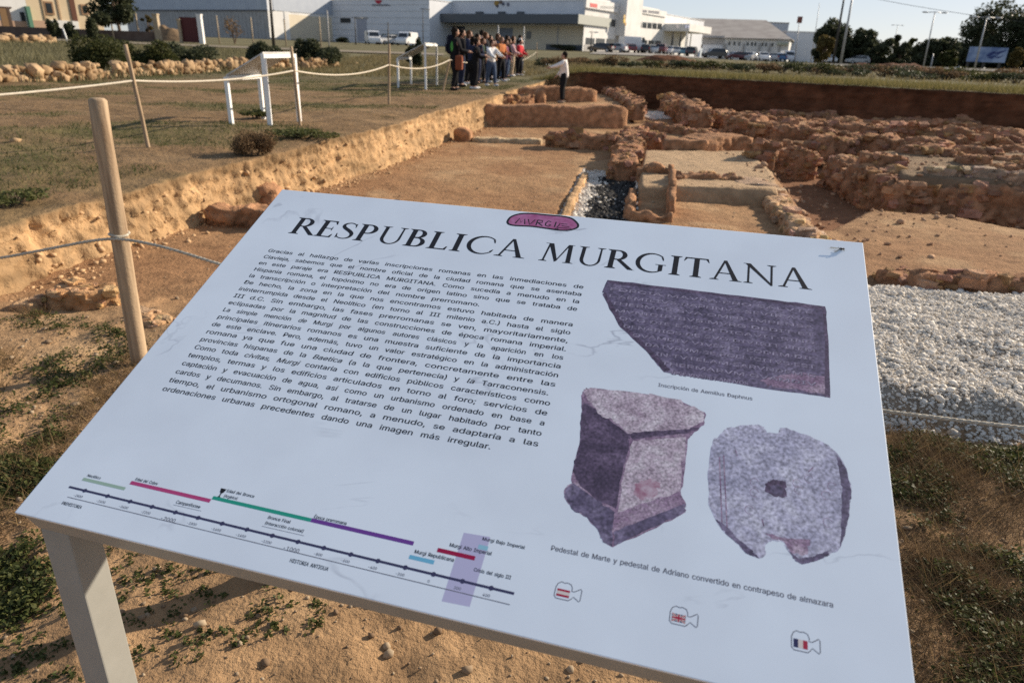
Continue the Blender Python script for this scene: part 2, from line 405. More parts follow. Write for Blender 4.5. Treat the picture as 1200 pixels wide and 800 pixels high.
for j, t in enumerate(tt):
    XY = pts + dirs * (t + rim * math.exp(-t / .4))[:, None]; zz = zt(XY[:, 0], XY[:, 1])
    P = np.stack([XY[:, 0], XY[:, 1], 0 * zz], -1)
    zz = zz + fbm(P * 1.1, 3, 21) * .05 * min(1, t) + fbm(P * 6, 3, 22) * .018 - .02 * math.exp(-t / .3)
    V[:, KF + j] = np.stack([XY[:, 0], XY[:, 1], zz], -1)
    g = sstep(-.15, .35, fbm(P * np.array([.55, .9, 1]), 4, 41)); bare = np.exp(-((t - .2) / 1.2) ** 2) * .7
    g = np.clip(g - bare * (1 - redk), 0, 1)[:, None]
    c = C_DRY * 1.05 * (1 - .8 * g) + C_GRASS * g * .8; br = sstep(-.1, .4, fbm(P * 1.7, 4, 51))[:, None]; c = c * (1 - .45 * br) + np.array([.27, .185, .11]) * .45 * br
    far = sstep(18, 30, np.hypot(XY[:, 0], XY[:, 1]))[:, None]
    c = c * (1 - far) + (np.array([.16, .145, .085]) * (.75 + .5 * g)) * far
    CL[:, KF + j] = c
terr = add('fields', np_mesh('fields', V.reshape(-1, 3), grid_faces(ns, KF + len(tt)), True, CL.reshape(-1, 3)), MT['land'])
tag(terr, 'grassy terrace and fields above the cut earth banks of the dig', 'field', kind='structure')

# ------------------------------------------------------------------ ruined walls
def ico():
    bm = bmesh.new(); bmesh.ops.create_icosphere(bm, subdivisions=1, radius=1); V = np.array([v.co[:] for v in bm.verts]); F = np.array([[v.index for v in f.verts] for f in bm.faces]); bm.free(); return V, F
IV, IF = ico()
_bm = bmesh.new(); bmesh.ops.create_icosphere(_bm, subdivisions=2, radius=1); KV = np.array([v.co[:] for v in _bm.verts]); KF_ = np.array([[v.index for v in f.verts] for f in _bm.faces]); _bm.free()
KV = np.sign(KV) * np.abs(KV) ** .40

RK = []
def ruin(name, label, px, z0, h, w, stone=.06, group='ruined walls in the dig', col=C_RUIN, rough=.5, ws=6.5, cat='ruined wall', hvar=.30, off=None, seed=None):
    rub = stone >= .05 and 'adobe' not in name
    if rub: h = h * .80; w = w * .85
    base = [G(x, y, z0)[:2] for x, y in px]
    seed = seed or (int(px[0][0] * 7 + px[0][1] * 13) % 9973)
    base = np.array(base); seg = np.linalg.norm(np.diff(base, axis=0), axis=1); L = seg.sum()
    dist = np.hypot(*base.mean(0)); step = max(.016, dist * .0030)
    n = max(8, int(L / step)); s = np.linspace(0, L, n); cs = np.concatenate([[0], np.cumsum(seg)])
    X = np.interp(s, cs, base[:, 0]); Y = np.interp(s, cs, base[:, 1])
    # the pixels mark the foot of the face turned to the camera: the body lies behind it
    T = np.stack([np.gradient(X), np.gradient(Y)], -1); T /= np.linalg.norm(T, axis=1)[:, None]
    for _ in range(3): T[1:-1] = (T[:-2] + T[1:-1] + T[2:]) / 3
    T /= np.linalg.norm(T, axis=1)[:, None]
    Nn = np.stack([-T[:, 1], T[:, 0]], -1)
    sgn = np.sign((Nn * np.stack([X, Y], -1)).sum(1).mean()) if off is None else off
    Nn = Nn * sgn
    X = X + Nn[:, 0] * w / 2; Y = Y + Nn[:, 1] * w / 2
    m = max(14, int((2 * h + w) / step))
    per = np.linspace(0, 1, m); A = 2 * (h + .1) + w
    q = per * A; lat = np.where(q < h + .1, -w / 2, np.where(q < h + .1 + w, -w / 2 + (q - h - .1), w / 2))
    zz = np.where(q < h + .1, q - .1, np.where(q < h + .1 + w, h, h - (q - h - .1 - w)))
    batter = 1.12 - .14 * np.clip(zz / max(h, .01), 0, 1) ** 2
    zz0 = s * 0
    top = 1 + hvar * (.55 * vnoise(np.stack([s * 1.1 / max(h, .2) + seed, zz0, zz0], -1), seed) + .35 * vnoise(np.stack([s * 4 + seed, zz0 + 3, zz0], -1), seed + 1) + .25 * vnoise(np.stack([s * 11 + seed, zz0 + 5, zz0], -1), seed + 2) - .15)
    ends = np.minimum(s, L - s); endk = np.clip(ends / (w * .4), 0, 1)
    tk = top * (.82 + .18 * endk)
    thick = (.70 + .30 * np.sqrt(endk)) * (1 + .16 * vnoise(np.stack([s * 2.2 + 9, s * 0, s * 0], -1), seed + 5))
    PX = X[:, None] + Nn[:, 0:1] * (lat * batter)[None] * thick[:, None]
    PY = Y[:, None] + Nn[:, 1:2] * (lat * batter)[None] * thick[:, None]
    PZ = z0 + np.where(zz[None] > 0, zz[None] * tk[:, None], zz[None])
    P = np.stack([PX, PY, PZ], -1)
    ctr = np.stack([np.broadcast_to(X[:, None], PX.shape), np.broadcast_to(Y[:, None], PX.shape), np.full(PX.shape, z0 + h * .3)], -1)
    D = P - ctr; D /= np.linalg.norm(D, axis=-1, keepdims=True) + 1e-9
    W0 = P + .06 * np.stack([vnoise(P * 6 + 3, 1), vnoise(P * 6 + 9, 2), vnoise(P * 6 + 15, 3)], -1)
    d1, d2, idv = worley(W0 * ws * np.array([1, 1, 1.35]) + seed, seed % 97)
    g1, g2, gid = worley(W0 * ws * 2.3 + seed + 4, seed % 89)
    crev = np.minimum(d2 - d1, .28) / .28
    bumpv = (crev - .72) * .75 + (idv - .5) * 1.15 + ((np.minimum(g2 - g1, .3) / .3 - .7) * .35 + (gid - .5) * .45)
    disp = stone * bumpv * (.45 if rub else .8) + rough * .06 * fbm(P * 3 + seed, 4, 3) + .018 * fbm(P * 14, 3, 7)
    P = P + D * (disp * np.where(zz[None] > h * .9, .55, 1.0))[..., None]
    nz = n
    V = P.reshape(-1, 3)
    F = grid_faces(nz, m)
    # end caps
    c0 = P[0].mean(0); c1 = P[-1].mean(0); c0[2] = z0 - .12; c1[2] = z0 - .12
    V = np.concatenate([V, [c0, c1]]); i0 = len(V) - 2
    j = np.arange(m - 1)
    F = np.concatenate([F, np.stack([j * 0 + i0, j, j + 1, j + 1], -1)[:, [0, 1, 2, 2]], np.stack([j * 0 + i0 + 1, (n - 1) * m + j + 1, (n - 1) * m + j, (n - 1) * m + j], -1)[:, [0, 1, 2, 2]]])
    cw = np.concatenate([((.78 + .5 * idv)[..., None] * col * (1 + .25 * fbm(P * 2.5 + seed, 3, 12)[..., None]) + np.clip(d2 - d1 - .25, 0, 1)[..., None] * np.array([.05, .045, .04])).reshape(-1, 3), [col, col]])
    nst = 0
    if rub:
        g = np.random.default_rng(seed); A_ = L * (2 * h + w); nst = int(min(1100, A_ / (stone * stone) * .62)); cand = np.argwhere(PZ > z0 - .02); pk = cand[g.integers(0, len(cand), nst)]
        pc = P[pk[:, 0], pk[:, 1]] - D[pk[:, 0], pk[:, 1]] * stone * .15; ss = stone * np.clip(g.lognormal(-.55, .42, nst), .22, 1.5)
        sv = KV[None] * (1 + g.uniform(-.22, .22, (nst, len(KV), 1))) * np.stack([g.uniform(.8, 1.35, nst), g.uniform(.65, 1, nst), g.uniform(.45, .8, nst)], -1)[:, None] * ss[:, None, None] * .78
        a = np.arctan2(T[pk[:, 0], 1], T[pk[:, 0], 0]) + g.normal(0, .5, nst); b = g.normal(0, .22, nst); ca, sa, cb, sb = [q_[:, None] for q_ in (np.cos(a), np.sin(a), np.cos(b), np.sin(b))]
        x_, y_, z_ = sv[..., 0], sv[..., 1], sv[..., 2]; y_, z_ = y_ * cb - z_ * sb, y_ * sb + z_ * cb; x_, y_ = x_ * ca - y_ * sa, x_ * sa + y_ * ca
        sv = np.stack([x_, y_, z_], -1) + pc[:, None]; n0 = len(V); V = np.concatenate([V, sv.reshape(-1, 3)])
        fs = (KF_[None] + (np.arange(nst) * len(KV))[:, None, None] + n0).reshape(-1, 3); F = np.concatenate([F, fs[:, [0, 1, 2, 2]]])
        tone = (col * g.uniform(.72, 1.5, (nst, 1)) * np.stack([np.ones(nst), g.uniform(.95, 1.15, nst), g.uniform(.9, 1.3, nst)], -1)); cw = np.concatenate([cw, np.repeat(tone, len(KV), 0)])
    tris = F[:, 2] == F[:, 3]; ncore = len(F) - nst * len(KF_)
    me = bpy.data.meshes.new(name)
    me.from_pydata(V.tolist(), [], [tuple(f[:3]) if t else tuple(f) for f, t in zip(F.tolist(), tris)])
    a = me.color_attributes.new('Col', 'FLOAT_COLOR', 'POINT'); c4 = np.ones((len(V), 4), np.float32); c4[:, :3] = cw; a.data.foreach_set('color', c4.ravel())
    sm_ = np.ones(len(me.polygons), bool); sm_[ncore:] = False; me.polygons.foreach_set('use_smooth', sm_); me.update()
    bm = bmesh.new(); bm.from_mesh(me); bmesh.ops.recalc_face_normals(bm, faces=bm.faces); bm.to_mesh(me); bm.free()
    if sum(1 for p in me.polygons if p.normal.z > .3) < sum(1 for p in me.polygons if p.normal.z < -.3): me.flip_normals()
    o = add(name, me, MT['ruin']); return tag(o, label, cat, group)
AD = np.array([.37, .205, .115])
GRY = np.array([.38, .27, .19])
ruin('adobe_wall', 'long smooth adobe wall facing us, right in front of the standing woman', [(563, 148), (650, 149), (736, 149)], -.1, .52, .5, .015, col=AD, rough=.35, hvar=.12)
ruin('rubble_wall', 'sunlit rubble pile climbing away from the right end of the smooth adobe wall', [(735, 136), (712, 120), (684, 106)], .05, .55, .6, .13, ws=4.8)
ruin('adobe_wall', 'low shaded adobe wall behind the standing woman', [(612, 119), (700, 120)], .28, .42, .5, .03, col=AD, hvar=.15)
ruin('adobe_block', 'small upright adobe stub left of the standing woman', [(630, 125), (640, 125)], .2, .5, .35, .04, col=AD)
ruin('rubble_wall', 'low broken rubble wall at the foot of the left bank behind the long adobe wall', [(588, 124), (628, 123)], .25, .35, .5, .08)
ruin('rubble_wall', 'dark rubble wall facing us across the middle of the big earth floor', [(638, 173), (690, 176), (728, 179)], -.1, .42, .5, .10, ws=6)
ruin('rubble_wall', 'sunlit flat topped rubble wall running away from the head of the gravel channel', [(713, 209), (724, 182), (735, 161)], -.12, .34, .5, .07, ws=6.8, off=-1)
ruin('rubble_wall', 'short blocky rubble wall end to the right of the flat topped wall', [(752, 177), (780, 177)], -.1, .45, .45, .08)
ruin('adobe_wall', 'low dark adobe bench between the blocky wall end and the smooth mound', [(782, 180), (830, 181)], -.02, .26, .5, .03, col=AD)
ruin('adobe_wall', 'smooth rounded adobe mound behind the upper floor panel', [(826, 181), (868, 178), (884, 178)], -.02, .32, .8, .04, col=AD, hvar=.2)
ruin('rubble_pier', 'knobbly rubble pier at the far right corner of the upper floor panel', [(878, 190), (908, 192)], -.02, .50, .5, .11, ws=6)
ruin('stone_kerb', 'row of squared stones along the front edge of the upper floor panel', [(792, 222), (830, 222), (868, 223)], -.1, .24, .3, .07, ws=5.1, col=AD)
ruin('adobe_wall', 'low adobe ridge left of the thin upright slab, behind the small box', [(746, 214), (786, 216)], -.1, .26, .3, .08, col=AD, hvar=.5)
ruin('adobe_slab', 'flat squared slab at the right end of the row of stones', [(866, 229), (913, 231)], -.1, .17, .55, .012, col=GRY, hvar=.05)
ruin('adobe_slab', 'thin upright adobe slab running away between the small box and the lower floor', [(789, 257), (789, 226), (787, 213)], -.12, .27, .08, .02, col=AD, hvar=.4, off=1, rough=.6)
ruin('adobe_wall', 'low front wall of the small adobe box beside the gravel channel', [(739, 262), (788, 263)], -.12, .15, .10, .035, col=AD, hvar=.7, rough=.9)
ruin('adobe_wall', 'low left wall of the small adobe box, edging the dark gravel', [(741, 260), (746, 230)], -.17, .14, .10, .035, col=AD, hvar=.6, rough=.9)
ruin('adobe_kerb', 'narrow sunlit kerb along the left side of the gravel channel', [(655, 262), (664, 238), (683, 206)], -.12, .06, .09, .03, col=C_FACE, hvar=.2, off=-1)
ruin('rubble_slope', 'ragged line of sunlit stones falling along the right edge of the lower floor', [(890, 230), (905, 252), (925, 276), (958, 300)], -.12, .13, .28, .09, ws=9, col=np.array([.46, .30, .18]))
ruin('rubble_wall', 'big curving boulder wall holding up the gravelly terrace on the right', [(958, 214), (985, 226), (1004, 240), (1040, 254), (1110, 257), (1200, 266), (1260, 272)], -.36, .62, .6, .14, ws=5.4, hvar=.2)
ruin('rubble_wall', 'low wall closing the sunken dark room behind the big boulder wall', [(902, 205), (958, 207)], -.3, .58, .5, .06, hvar=.12, col=AD)
ruin('rubble_wall', 'hindmost thin ruined wall close under the dark red bank', [(858, 125), (905, 126), (955, 128)], -.1, .30, .6, .10)
ruin('rubble_wall', 'pale topped ruined wall of the rearmost row under the red bank', [(815, 124), (870, 126)], -.1, .40, .6, .10)
ruin('rubble_block', 'squared earth block standing alone left of the far ruined walls', [(772, 131), (802, 133)], -.1, .75, .9, .12, col=AD)
ruin('rubble_wall', 'ruined wall running toward us from the squared earth block', [(803, 134), (820, 145), (832, 152)], -.1, .65, .7, .14, ws=4.6, off=-1)
ruin('rubble_wall', 'lumpy wall behind the pale gravel patch, joining the squared block to the far ruins', [(826, 146), (856, 152), (886, 156)], -.1, .50, .7, .13, ws=4.6)
ruin('rubble_block', 'high knob of rubble at the left end of the long parallel ruined walls', [(850, 158), (890, 160)], -.1, .52, .6, .13, ws=5.1)
ruin('rubble_wall', 'second parallel ruined wall from the back with a sunlit strip behind it', [(884, 142), (940, 143), (985, 145)], -.1, .36, .6, .12)
ruin('rubble_wall', 'third parallel ruined wall, longest of the rows on the right', [(886, 167), (960, 168), (1042, 172)], -.15, .55, .6, .13)
ruin('rubble_wall', 'broken ruined wall just above the gravelly terrace and left of its middle', [(952, 182), (1010, 182), (1060, 184)], -.1, .40, .5, .11)
ruin('rubble_wall', 'short ruined wall seen between the second and third parallel walls', [(986, 152), (1040, 153), (1090, 155)], -.1, .38, .6, .11)
ruin('rubble_heap', 'highest heap of red rubble below the far bank on the right', [(1040, 147), (1085, 149), (1126, 151)], -.1, .66, .9, .17, ws=3.9)
ruin('rubble_wall', 'ruined wall in front of the highest red heap', [(1036, 172), (1085, 175), (1134, 179)], -.1, .62, .6, .13, ws=4.6)
ruin('rubble_heap', 'low red rubble heap against the far bank near the right edge', [(1112, 156), (1150, 158), (1192, 160)], -.1, .55, .8, .14, ws=4.6)
ruin('rubble_wall', 'rightmost tall ruined wall above the gravelly terrace', [(1140, 186), (1175, 188), (1230, 192)], -.05, .58, .7, .13, ws=4.8)
ruin('rubble_wall', 'long diagonal ruined wall, second from the front of those running down to the right edge', [(886, 152), (960, 157), (1044, 167), (1110, 179), (1172, 194), (1240, 210)], -.1, .46, .5, .11)
ruin('rubble_wall', 'long diagonal ruined wall nearest the far bank, running down to the right edge', [(832, 129), (930, 137), (1040, 149), (1120, 160), (1210, 172)], -.1, .42, .5, .11)
ruin('rubble_wall', 'long diagonal ruined wall along the back of the gravelly terrace', [(905, 168), (977, 171), (1040, 180), (1100, 190), (1156, 200), (1240, 214)], 0, .40, .5, .10)
ruin('rubble_wall', 'broken wall stump on the terrace just behind the crest of the boulder wall', [(1008, 192), (1062, 196)], .2, .22, .4, .09)
ruin('rubble_wall', 'low wall edging the back of the gravelly terrace, right of its middle', [(1058, 187), (1122, 190)], .12, .32, .5, .10)
ruin('rubble_wall', 'stump of wall on the gravelly terrace by the right edge of the picture', [(1160, 206), (1235, 211)], .2, .2, .4, .09)
ruin('rubble_wall', 'short wall piece between the hindmost thin wall and the second parallel wall', [(902, 134), (962, 136)], -.1, .34, .5, .10)
ruin('rubble_wall', 'short wall piece between the second and the third parallel walls', [(926, 155), (992, 157)], -.1, .36, .5, .11)
ruin('rubble_wall', 'wall piece left of the rightmost tall ruined wall, below the low red heap', [(1088, 165), (1142, 168)], -.1, .40, .6, .12)
ruin('rubble_wall', 'low wall piece just left of the crest of the boulder wall', [(900, 180), (954, 183)], -.12, .30, .5, .10)
ruin('rubble_heap', 'little rubble heap on the back edge of the gravelly terrace', [(1126, 196), (1162, 198)], .15, .22, .4, .08)
ruin('stone_ridge', 'low stony ridge lying across the gravelly terrace', [(1088, 206), (1140, 209), (1215, 217)], .18, .15, .35, .09, ws=6, col=GRY)
ruin('stone_ridge', 'low line of stones on the open floor left of the lumpy far wall', [(752, 150), (790, 155), (832, 161)], -.1, .15, .5, .09, ws=6)
ruin('rubble_wall', 'row of big squared stones holding the back of the white gravel bank', [(1076, 345), (1130, 347), (1200, 352), (1290, 362)], -.06, .22, .28, .075, ws=5.4, hvar=.15)
ruin('earth_lump', 'clod of red earth left of the row of big squared stones', [(1020, 330), (1062, 352)], -.15, .17, .4, .07)
ruin('adobe_wall', 'eroded adobe stub against the left bank, close behind the panel corner', [(240, 266), (285, 268), (335, 272)], -.12, .24, .22, .05, col=AD)
ruin('adobe_wall', 'second eroded adobe stub behind the one by the panel corner', [(276, 243), (325, 244)], -.12, .25, .3, .05, col=AD)
ruin('adobe_block', 'small square adobe block at the far foot of the left bank', [(531, 166), (551, 167)], -.1, .26, .3, .03, col=AD)
ruin('stone_kerb', 'pale low kerb stones lying flush in the big earth floor', [(553, 167), (595, 168), (634, 170)], -.1, .10, .30, .03, col=np.array([.5, .38, .24]))
ruin('earth_lump', 'orange lump of fired earth on the ground left of the near wooden post', [(52, 362), (100, 364), (140, 359)], -.04, .15, .25, .05, col=np.array([.46, .27, .14]), hvar=.5)
ruin('earth_lump', 'small crumbled clod left of the orange lump near the wooden post', [(10, 366), (36, 368)], -.04, .09, .2, .05, col=np.array([.46, .30, .17]))
ruin('earth_lump', 'crumbled earth step right of the near wooden post foot', [(150, 388), (185, 392)], -.04, .10, .25, .05, col=np.array([.46, .29, .16]))
ruin('stone_kerb', 'small edging stones just behind the top edge of the panel', [(372, 238), (420, 241), (470, 243)], -.1, .07, .15, .05, ws=8)
# ------------------------------------------------------------------ pebbles and gravel (countless: one object each)
def stones(name, XY, size, zfun, m, label, cat, flat=.65, sink=.2, kind='stuff', rng=None, jit=.28, block=False):
    rng = rng or np.random.default_rng(5); n = len(XY)
    IV_, IF_ = (KV, KF_) if block else (IV, IF)
    Vb = IV_[None] * (1 + rng.uniform(-jit, jit, (n, len(IV_), 1)))
    sc = np.stack([rng.uniform(.7, 1.3, n), rng.uniform(.7, 1.3, n), rng.uniform(.5, .95, n) * flat / .65], -1) * size[:, None]
    Vb = Vb * sc[:, None]; a = rng.uniform(0, 6.28, n); b = rng.uniform(-.6, .6, n)
    ca, sa, cb, sb = np.cos(a), np.sin(a), np.cos(b), np.sin(b)
    x, y, z = Vb[..., 0], Vb[..., 1], Vb[..., 2]
    y, z = y * cb[:, None] - z * sb[:, None], y * sb[:, None] + z * cb[:, None]
    x, y = x * ca[:, None] - y * sa[:, None], x * sa[:, None] + y * ca[:, None]
    zc = zfun(XY[:, 0], XY[:, 1]) + size * (.5 - sink)
    Vb = np.stack([x + XY[:, :1], y + XY[:, 1:2], z + zc[:, None]], -1)
    F = IF_[None] + (np.arange(n) * len(IV_))[:, None, None]
    o = add(name, np_mesh(name, Vb.reshape(-1, 3), F.reshape(-1, 3)), m); return tag(o, label, cat, kind=kind)
def in_poly(poly, n, rng, clip=None):
    P = np.array(poly); lo = P.min(0); hi = P.max(0); out = []; got = 0
    while got < n:
        q = rng.uniform(lo, hi, (n * 2, 2)); q = q[polysd(q[:, 0], q[:, 1], poly) > 0]; out.append(q); got += len(q)
    return np.concatenate(out)[:n]
rng = np.random.default_rng(2)
gp = [(1.05, 3.05), (1.5, 2.98), (1.87, 2.92), (2.45, 2.80), (3.4, 2.7), (4.6, 2.6), (5.2, 5.1), (4.0, 5.12), (3.25, 5.25), (2.5, 5.35), (1.6, 5.2), (1.1, 4.3)]
XY = in_poly(gp, 62000, rng); XY = np.concatenate([XY, XY[:900] + rng.normal(0, .12, (900, 2))]); sz = np.clip(rng.lognormal(math.log(.0064), .45, len(XY)), .004, .026)
stones('white_gravel', XY, sz, zg_n, MT['gravel'], 'bank of white gravel behind the right side of the panel', 'gravel', sink=.1)
XY = in_poly(PT_CHAN, 10000, rng)
PB = px_poly([(676, 275), (690, 247), (686, 240), (699, 232), (694, 222), (704, 217), (701, 209), (746, 211), (747, 275)], -.17); dk = (polysd(XY[:, 0], XY[:, 1], PB) > rng.normal(0, .03, len(XY))) & (rng.uniform(0, 1, len(XY)) > .04); XB = XY[dk]; XY = XY[~dk]
stones('black_gravel', XB, np.clip(rng.lognormal(math.log(.015), .35, len(XB)), .009, .035), zg_n, MT['blackgravel'], 'black gravel filling the right half of the channel in the middle of the dig', 'gravel', sink=.1)
sz = np.clip(rng.lognormal(math.log(.015), .35, len(XY)), .012, .04)
stones('white_gravel', XY, sz, zg_n, MT['gravel'], 'white gravel filling the left half of the channel in the middle of the dig', 'gravel', sink=.1)
gp2 = px_poly([(742, 133), (772, 130), (800, 137), (765, 139)], -.1)
XY = in_poly(gp2, 1500, rng); stones('white_gravel', XY, rng.uniform(.03, .06, len(XY)), zg_n, MT['gravel'], 'small patch of white gravel far back beside the squared earth block', 'gravel')
XY = np.concatenate([in_poly([(-3.6, .6), (1.6, .6), (2.6, 3.0), (-3.8, 4.2)], 5200, rng), in_poly([(-3.3, 4.2), (3, 5.5), (6, 9), (-2.4, 11)], 900, rng)])
sz = np.clip(rng.lognormal(math.log(.0042), .6, len(XY)), .002, .02)
stones('loose_stones', XY, sz, zg_n, MT['pebble'], 'loose pebbles scattered over the bare soil round the panel', 'pebbles', sink=.25)

P = in_poly(px_poly([(840, 120), (1200, 150), (1260, 300), (1000, 300), (900, 230), (800, 150)], -.1), 2600, rng)
stones('rubble_scatter', P, np.clip(rng.lognormal(math.log(.018), .6, len(P)), .008, .06), zg_n, mat('rubble', (.34, .20, .12), .95, .1, col2=(.46, .30, .19), nscale=5), 'loose stones fallen among the ruined walls on the right of the dig', 'rubble', sink=.2, jit=.4)
q = pts[(pts[:, 1] > 4.2) & (pts[:, 1] < 31) & (pts[:, 0] < 1.3)]; q = q[rng.integers(0, len(q), 1500)]; q = q + np.stack([np.abs(rng.normal(0, .16, len(q))) + .10, rng.normal(0, .05, len(q))], -1)
stones('fallen_earth', q, np.clip(rng.lognormal(math.log(.009), .6, len(q)), .004, .03), zg_n, mat('fallen_earth', tuple(C_FACE * .9), .95, .1, col2=tuple(C_FACE * 1.15), nscale=7), 'crumbs of earth fallen along the foot of the left bank', 'earth clods', sink=.3, jit=.42)

fi = np.argwhere(np.ones(V[:, 2:KF - 3].shape[:2], bool)); fi = fi[(pts[fi[:, 0], 1] > 4) & (pts[fi[:, 0], 1] < 31) & (redk[fi[:, 0]] == 0)]; fi = fi[rng.integers(0, len(fi), 800)]
fp0 = V[fi[:, 0], fi[:, 1] + 2]
stones('bank_stones', fp0[:, :2], np.clip(rng.lognormal(math.log(.011), .6, len(fp0)), .005, .04), lambda X, Y: fp0[:, 2], scene.objects['fallen_earth'].data.materials[0], 'small stones and clods sticking out of the cut face of the left bank', 'stones', sink=.5, jit=.35)
# ------------------------------------------------------------------ vegetation
def leaf_quads(C, size, up=.5, rng=None, slim=.55):
    rng = rng or np.random.default_rng(1); n = len(C)
    d = rng.normal(size=(n, 3)); d[:, 2] = d[:, 2] * .6; d /= np.linalg.norm(d, axis=1)[:, None]
    q = rng.normal(size=(n, 3)); q[:, 2] += up * 3; q -= d * (q * d).sum(1)[:, None]; q /= np.linalg.norm(q, axis=1)[:, None]
    s = np.cross(q, d); a = size[:, None]
    V = np.stack([C - d * a, C + s * a * slim - d * a * .1, C + d * a, C - s * a * slim - d * a * .1], 1).reshape(-1, 3)
    return V, np.arange(n * 4).reshape(-1, 4)
def blades(XY, h, z, lean, rng, w=.006):
    n = len(XY); a = rng.uniform(0, 6.28, n); b = rng.uniform(0, 6.28, n)
    base = np.stack([XY[:, 0], XY[:, 1], z], -1); side = np.stack([np.cos(a), np.sin(a), 0 * a], -1) * (w if np.isscalar(w) else w[:, None])
    tip = base + np.stack([np.cos(b) * lean * h, np.sin(b) * lean * h, h], -1)
    V = np.stack([base - side, base + side, tip], 1).reshape(-1, 3); return V, np.arange(n * 3).reshape(-1, 3)
def weeds(name, centers, nleaf, spread, size, hmax, zf, m, label, cat, rng):
    k = len(centers); c = np.repeat(centers, nleaf, 0); sp = np.repeat(spread, nleaf)
    o = rng.normal(size=(len(c), 2)) * sp[:, None]; XY = c + o
    r = np.clip(1.3 - np.linalg.norm(o, axis=1) / (sp * 1.6 + 1e-6), .1, 1)
    z = zf(XY[:, 0], XY[:, 1]) + rng.uniform(.002, 1, len(c)) * hmax * r
    V, F = leaf_quads(np.stack([XY[:, 0], XY[:, 1], z], -1), rng.uniform(.6, 1.3, len(c)) * size, .6, rng)
    return tag(add(name, np_mesh(name, V, F), m), label, cat, kind='stuff')
rng = np.random.default_rng(11)
def clumps(poly_px, n, z=0.0, thr=-.2, f=2.2, seed=3):
    P = in_poly(px_poly(poly_px, z), n, rng); q = fbm(np.stack([P[:, 0] * f, P[:, 1] * f, 0 * P[:, 0]], -1), 3, seed); return P[q > thr]
c1 = np.concatenate([clumps([(-60, 520), (30, 500), (75, 505), (70, 560), (20, 600), (60, 680), (40, 720), (-80, 740)], 760, thr=-.10, f=4.5),
                     clumps([(-60, 372), (60, 366), (165, 395), (175, 420), (120, 470), (60, 470), (-60, 455)], 420, thr=.0, f=4),
                     clumps([(-60, 455), (100, 470), (60, 520), (-60, 520)], 60)])
weeds('ground_weeds', c1, 26, rng.uniform(.015, .05, len(c1)), .0090, .04, zg_n, MT['weed'], 'dark green low weeds on the soil to the left of the panel', 'weeds', rng)
c1 = np.concatenate([clumps([(90, 640), (250, 640), (420, 720), (330, 760), (140, 800), (130, 720)], 130, thr=-.35, f=6), clumps([(-60, 700), (80, 690), (100, 820), (-60, 860)], 70, thr=-.2, f=5)])
weeds('ground_weeds', c1, 15, rng.uniform(.004, .016, len(c1)), .0075, .022, zg_n, MT['weed'], 'little tufts of green weeds under the front edge of the panel', 'weeds', rng)
rp = [(985, 495), (1420, 560), (1480, 960), (1010, 930)]
c1 = np.concatenate([clumps(rp, 3000, thr=-.02, f=4, seed=9), clumps([(1085, 660), (1260, 690), (1300, 900), (1075, 900)], 600, thr=-.3)])
weeds('ground_weeds', c1, 26, rng.uniform(.015, .05, len(c1)), .0085, .04, zg_n, MT['weed'], 'green weeds among dry brush to the right of the panel', 'weeds', rng)
P = np.concatenate([in_poly(px_poly(rp, 0), 40000, rng), in_poly(px_poly([(1045, 505), (1140, 512), (1160, 560), (1060, 575)], 0), 5000, rng), in_poly(px_poly([(1070, 640), (1260, 650), (1270, 720), (1080, 700)], 0), 5000, rng)]); q = fbm(np.stack([P[:, 0] * 2.6, P[:, 1] * 2.6, 0 * P[:, 0]], -1), 3, 15) + rng.normal(0, .12, len(P)); P = P[q > .0]
PS = P[rng.integers(0, len(P), 1300)]; VS, FS = blades(PS, rng.uniform(.06, .17, 1300), zg_n(PS[:, 0], PS[:, 1]) - .01, .8, rng, rng.uniform(.0008, .0018, 1300)); tag(add('dry_stalks', np_mesh('dry_stalks', VS, FS), MT['dry']), 'straw coloured dry stalks standing among the brush to the right of the panel', 'dry stalks', kind='stuff')
V, F = blades(P, rng.uniform(.01, .10, len(P)) * rng.uniform(.4, 1, len(P)), zg_n(P[:, 0], P[:, 1]) - .005, 1.4, rng, rng.uniform(.0006, .0017, len(P)))
tag(add('dry_brush', np_mesh('dry_brush', V, F), MT['drydark']), 'brown dry brush on the ground to the right of the panel', 'dry brush', kind='stuff')
P = np.concatenate([in_poly(px_poly([(-60, 372), (60, 364), (170, 395), (185, 430), (120, 480), (-60, 470)], 0), 9000, rng), in_poly(px_poly([(-60, 480), (110, 480), (40, 600), (60, 760), (-80, 800)], 0), 5000, rng)])
q = fbm(np.stack([P[:, 0] * 2.2, P[:, 1] * 2.2, 0 * P[:, 0]], -1), 3, 25); P = P[q > -.1]
V, F = blades(P, rng.uniform(.015, .08, len(P)), zg_n(P[:, 0], P[:, 1]) - .004, 1.0, rng, rng.uniform(.001, .0025, len(P)))
tag(add('dry_grass', np_mesh('dry_grass', V, F), MT['dry']), 'straw coloured dry grass on the soil near the wooden post', 'dry grass', kind='stuff')
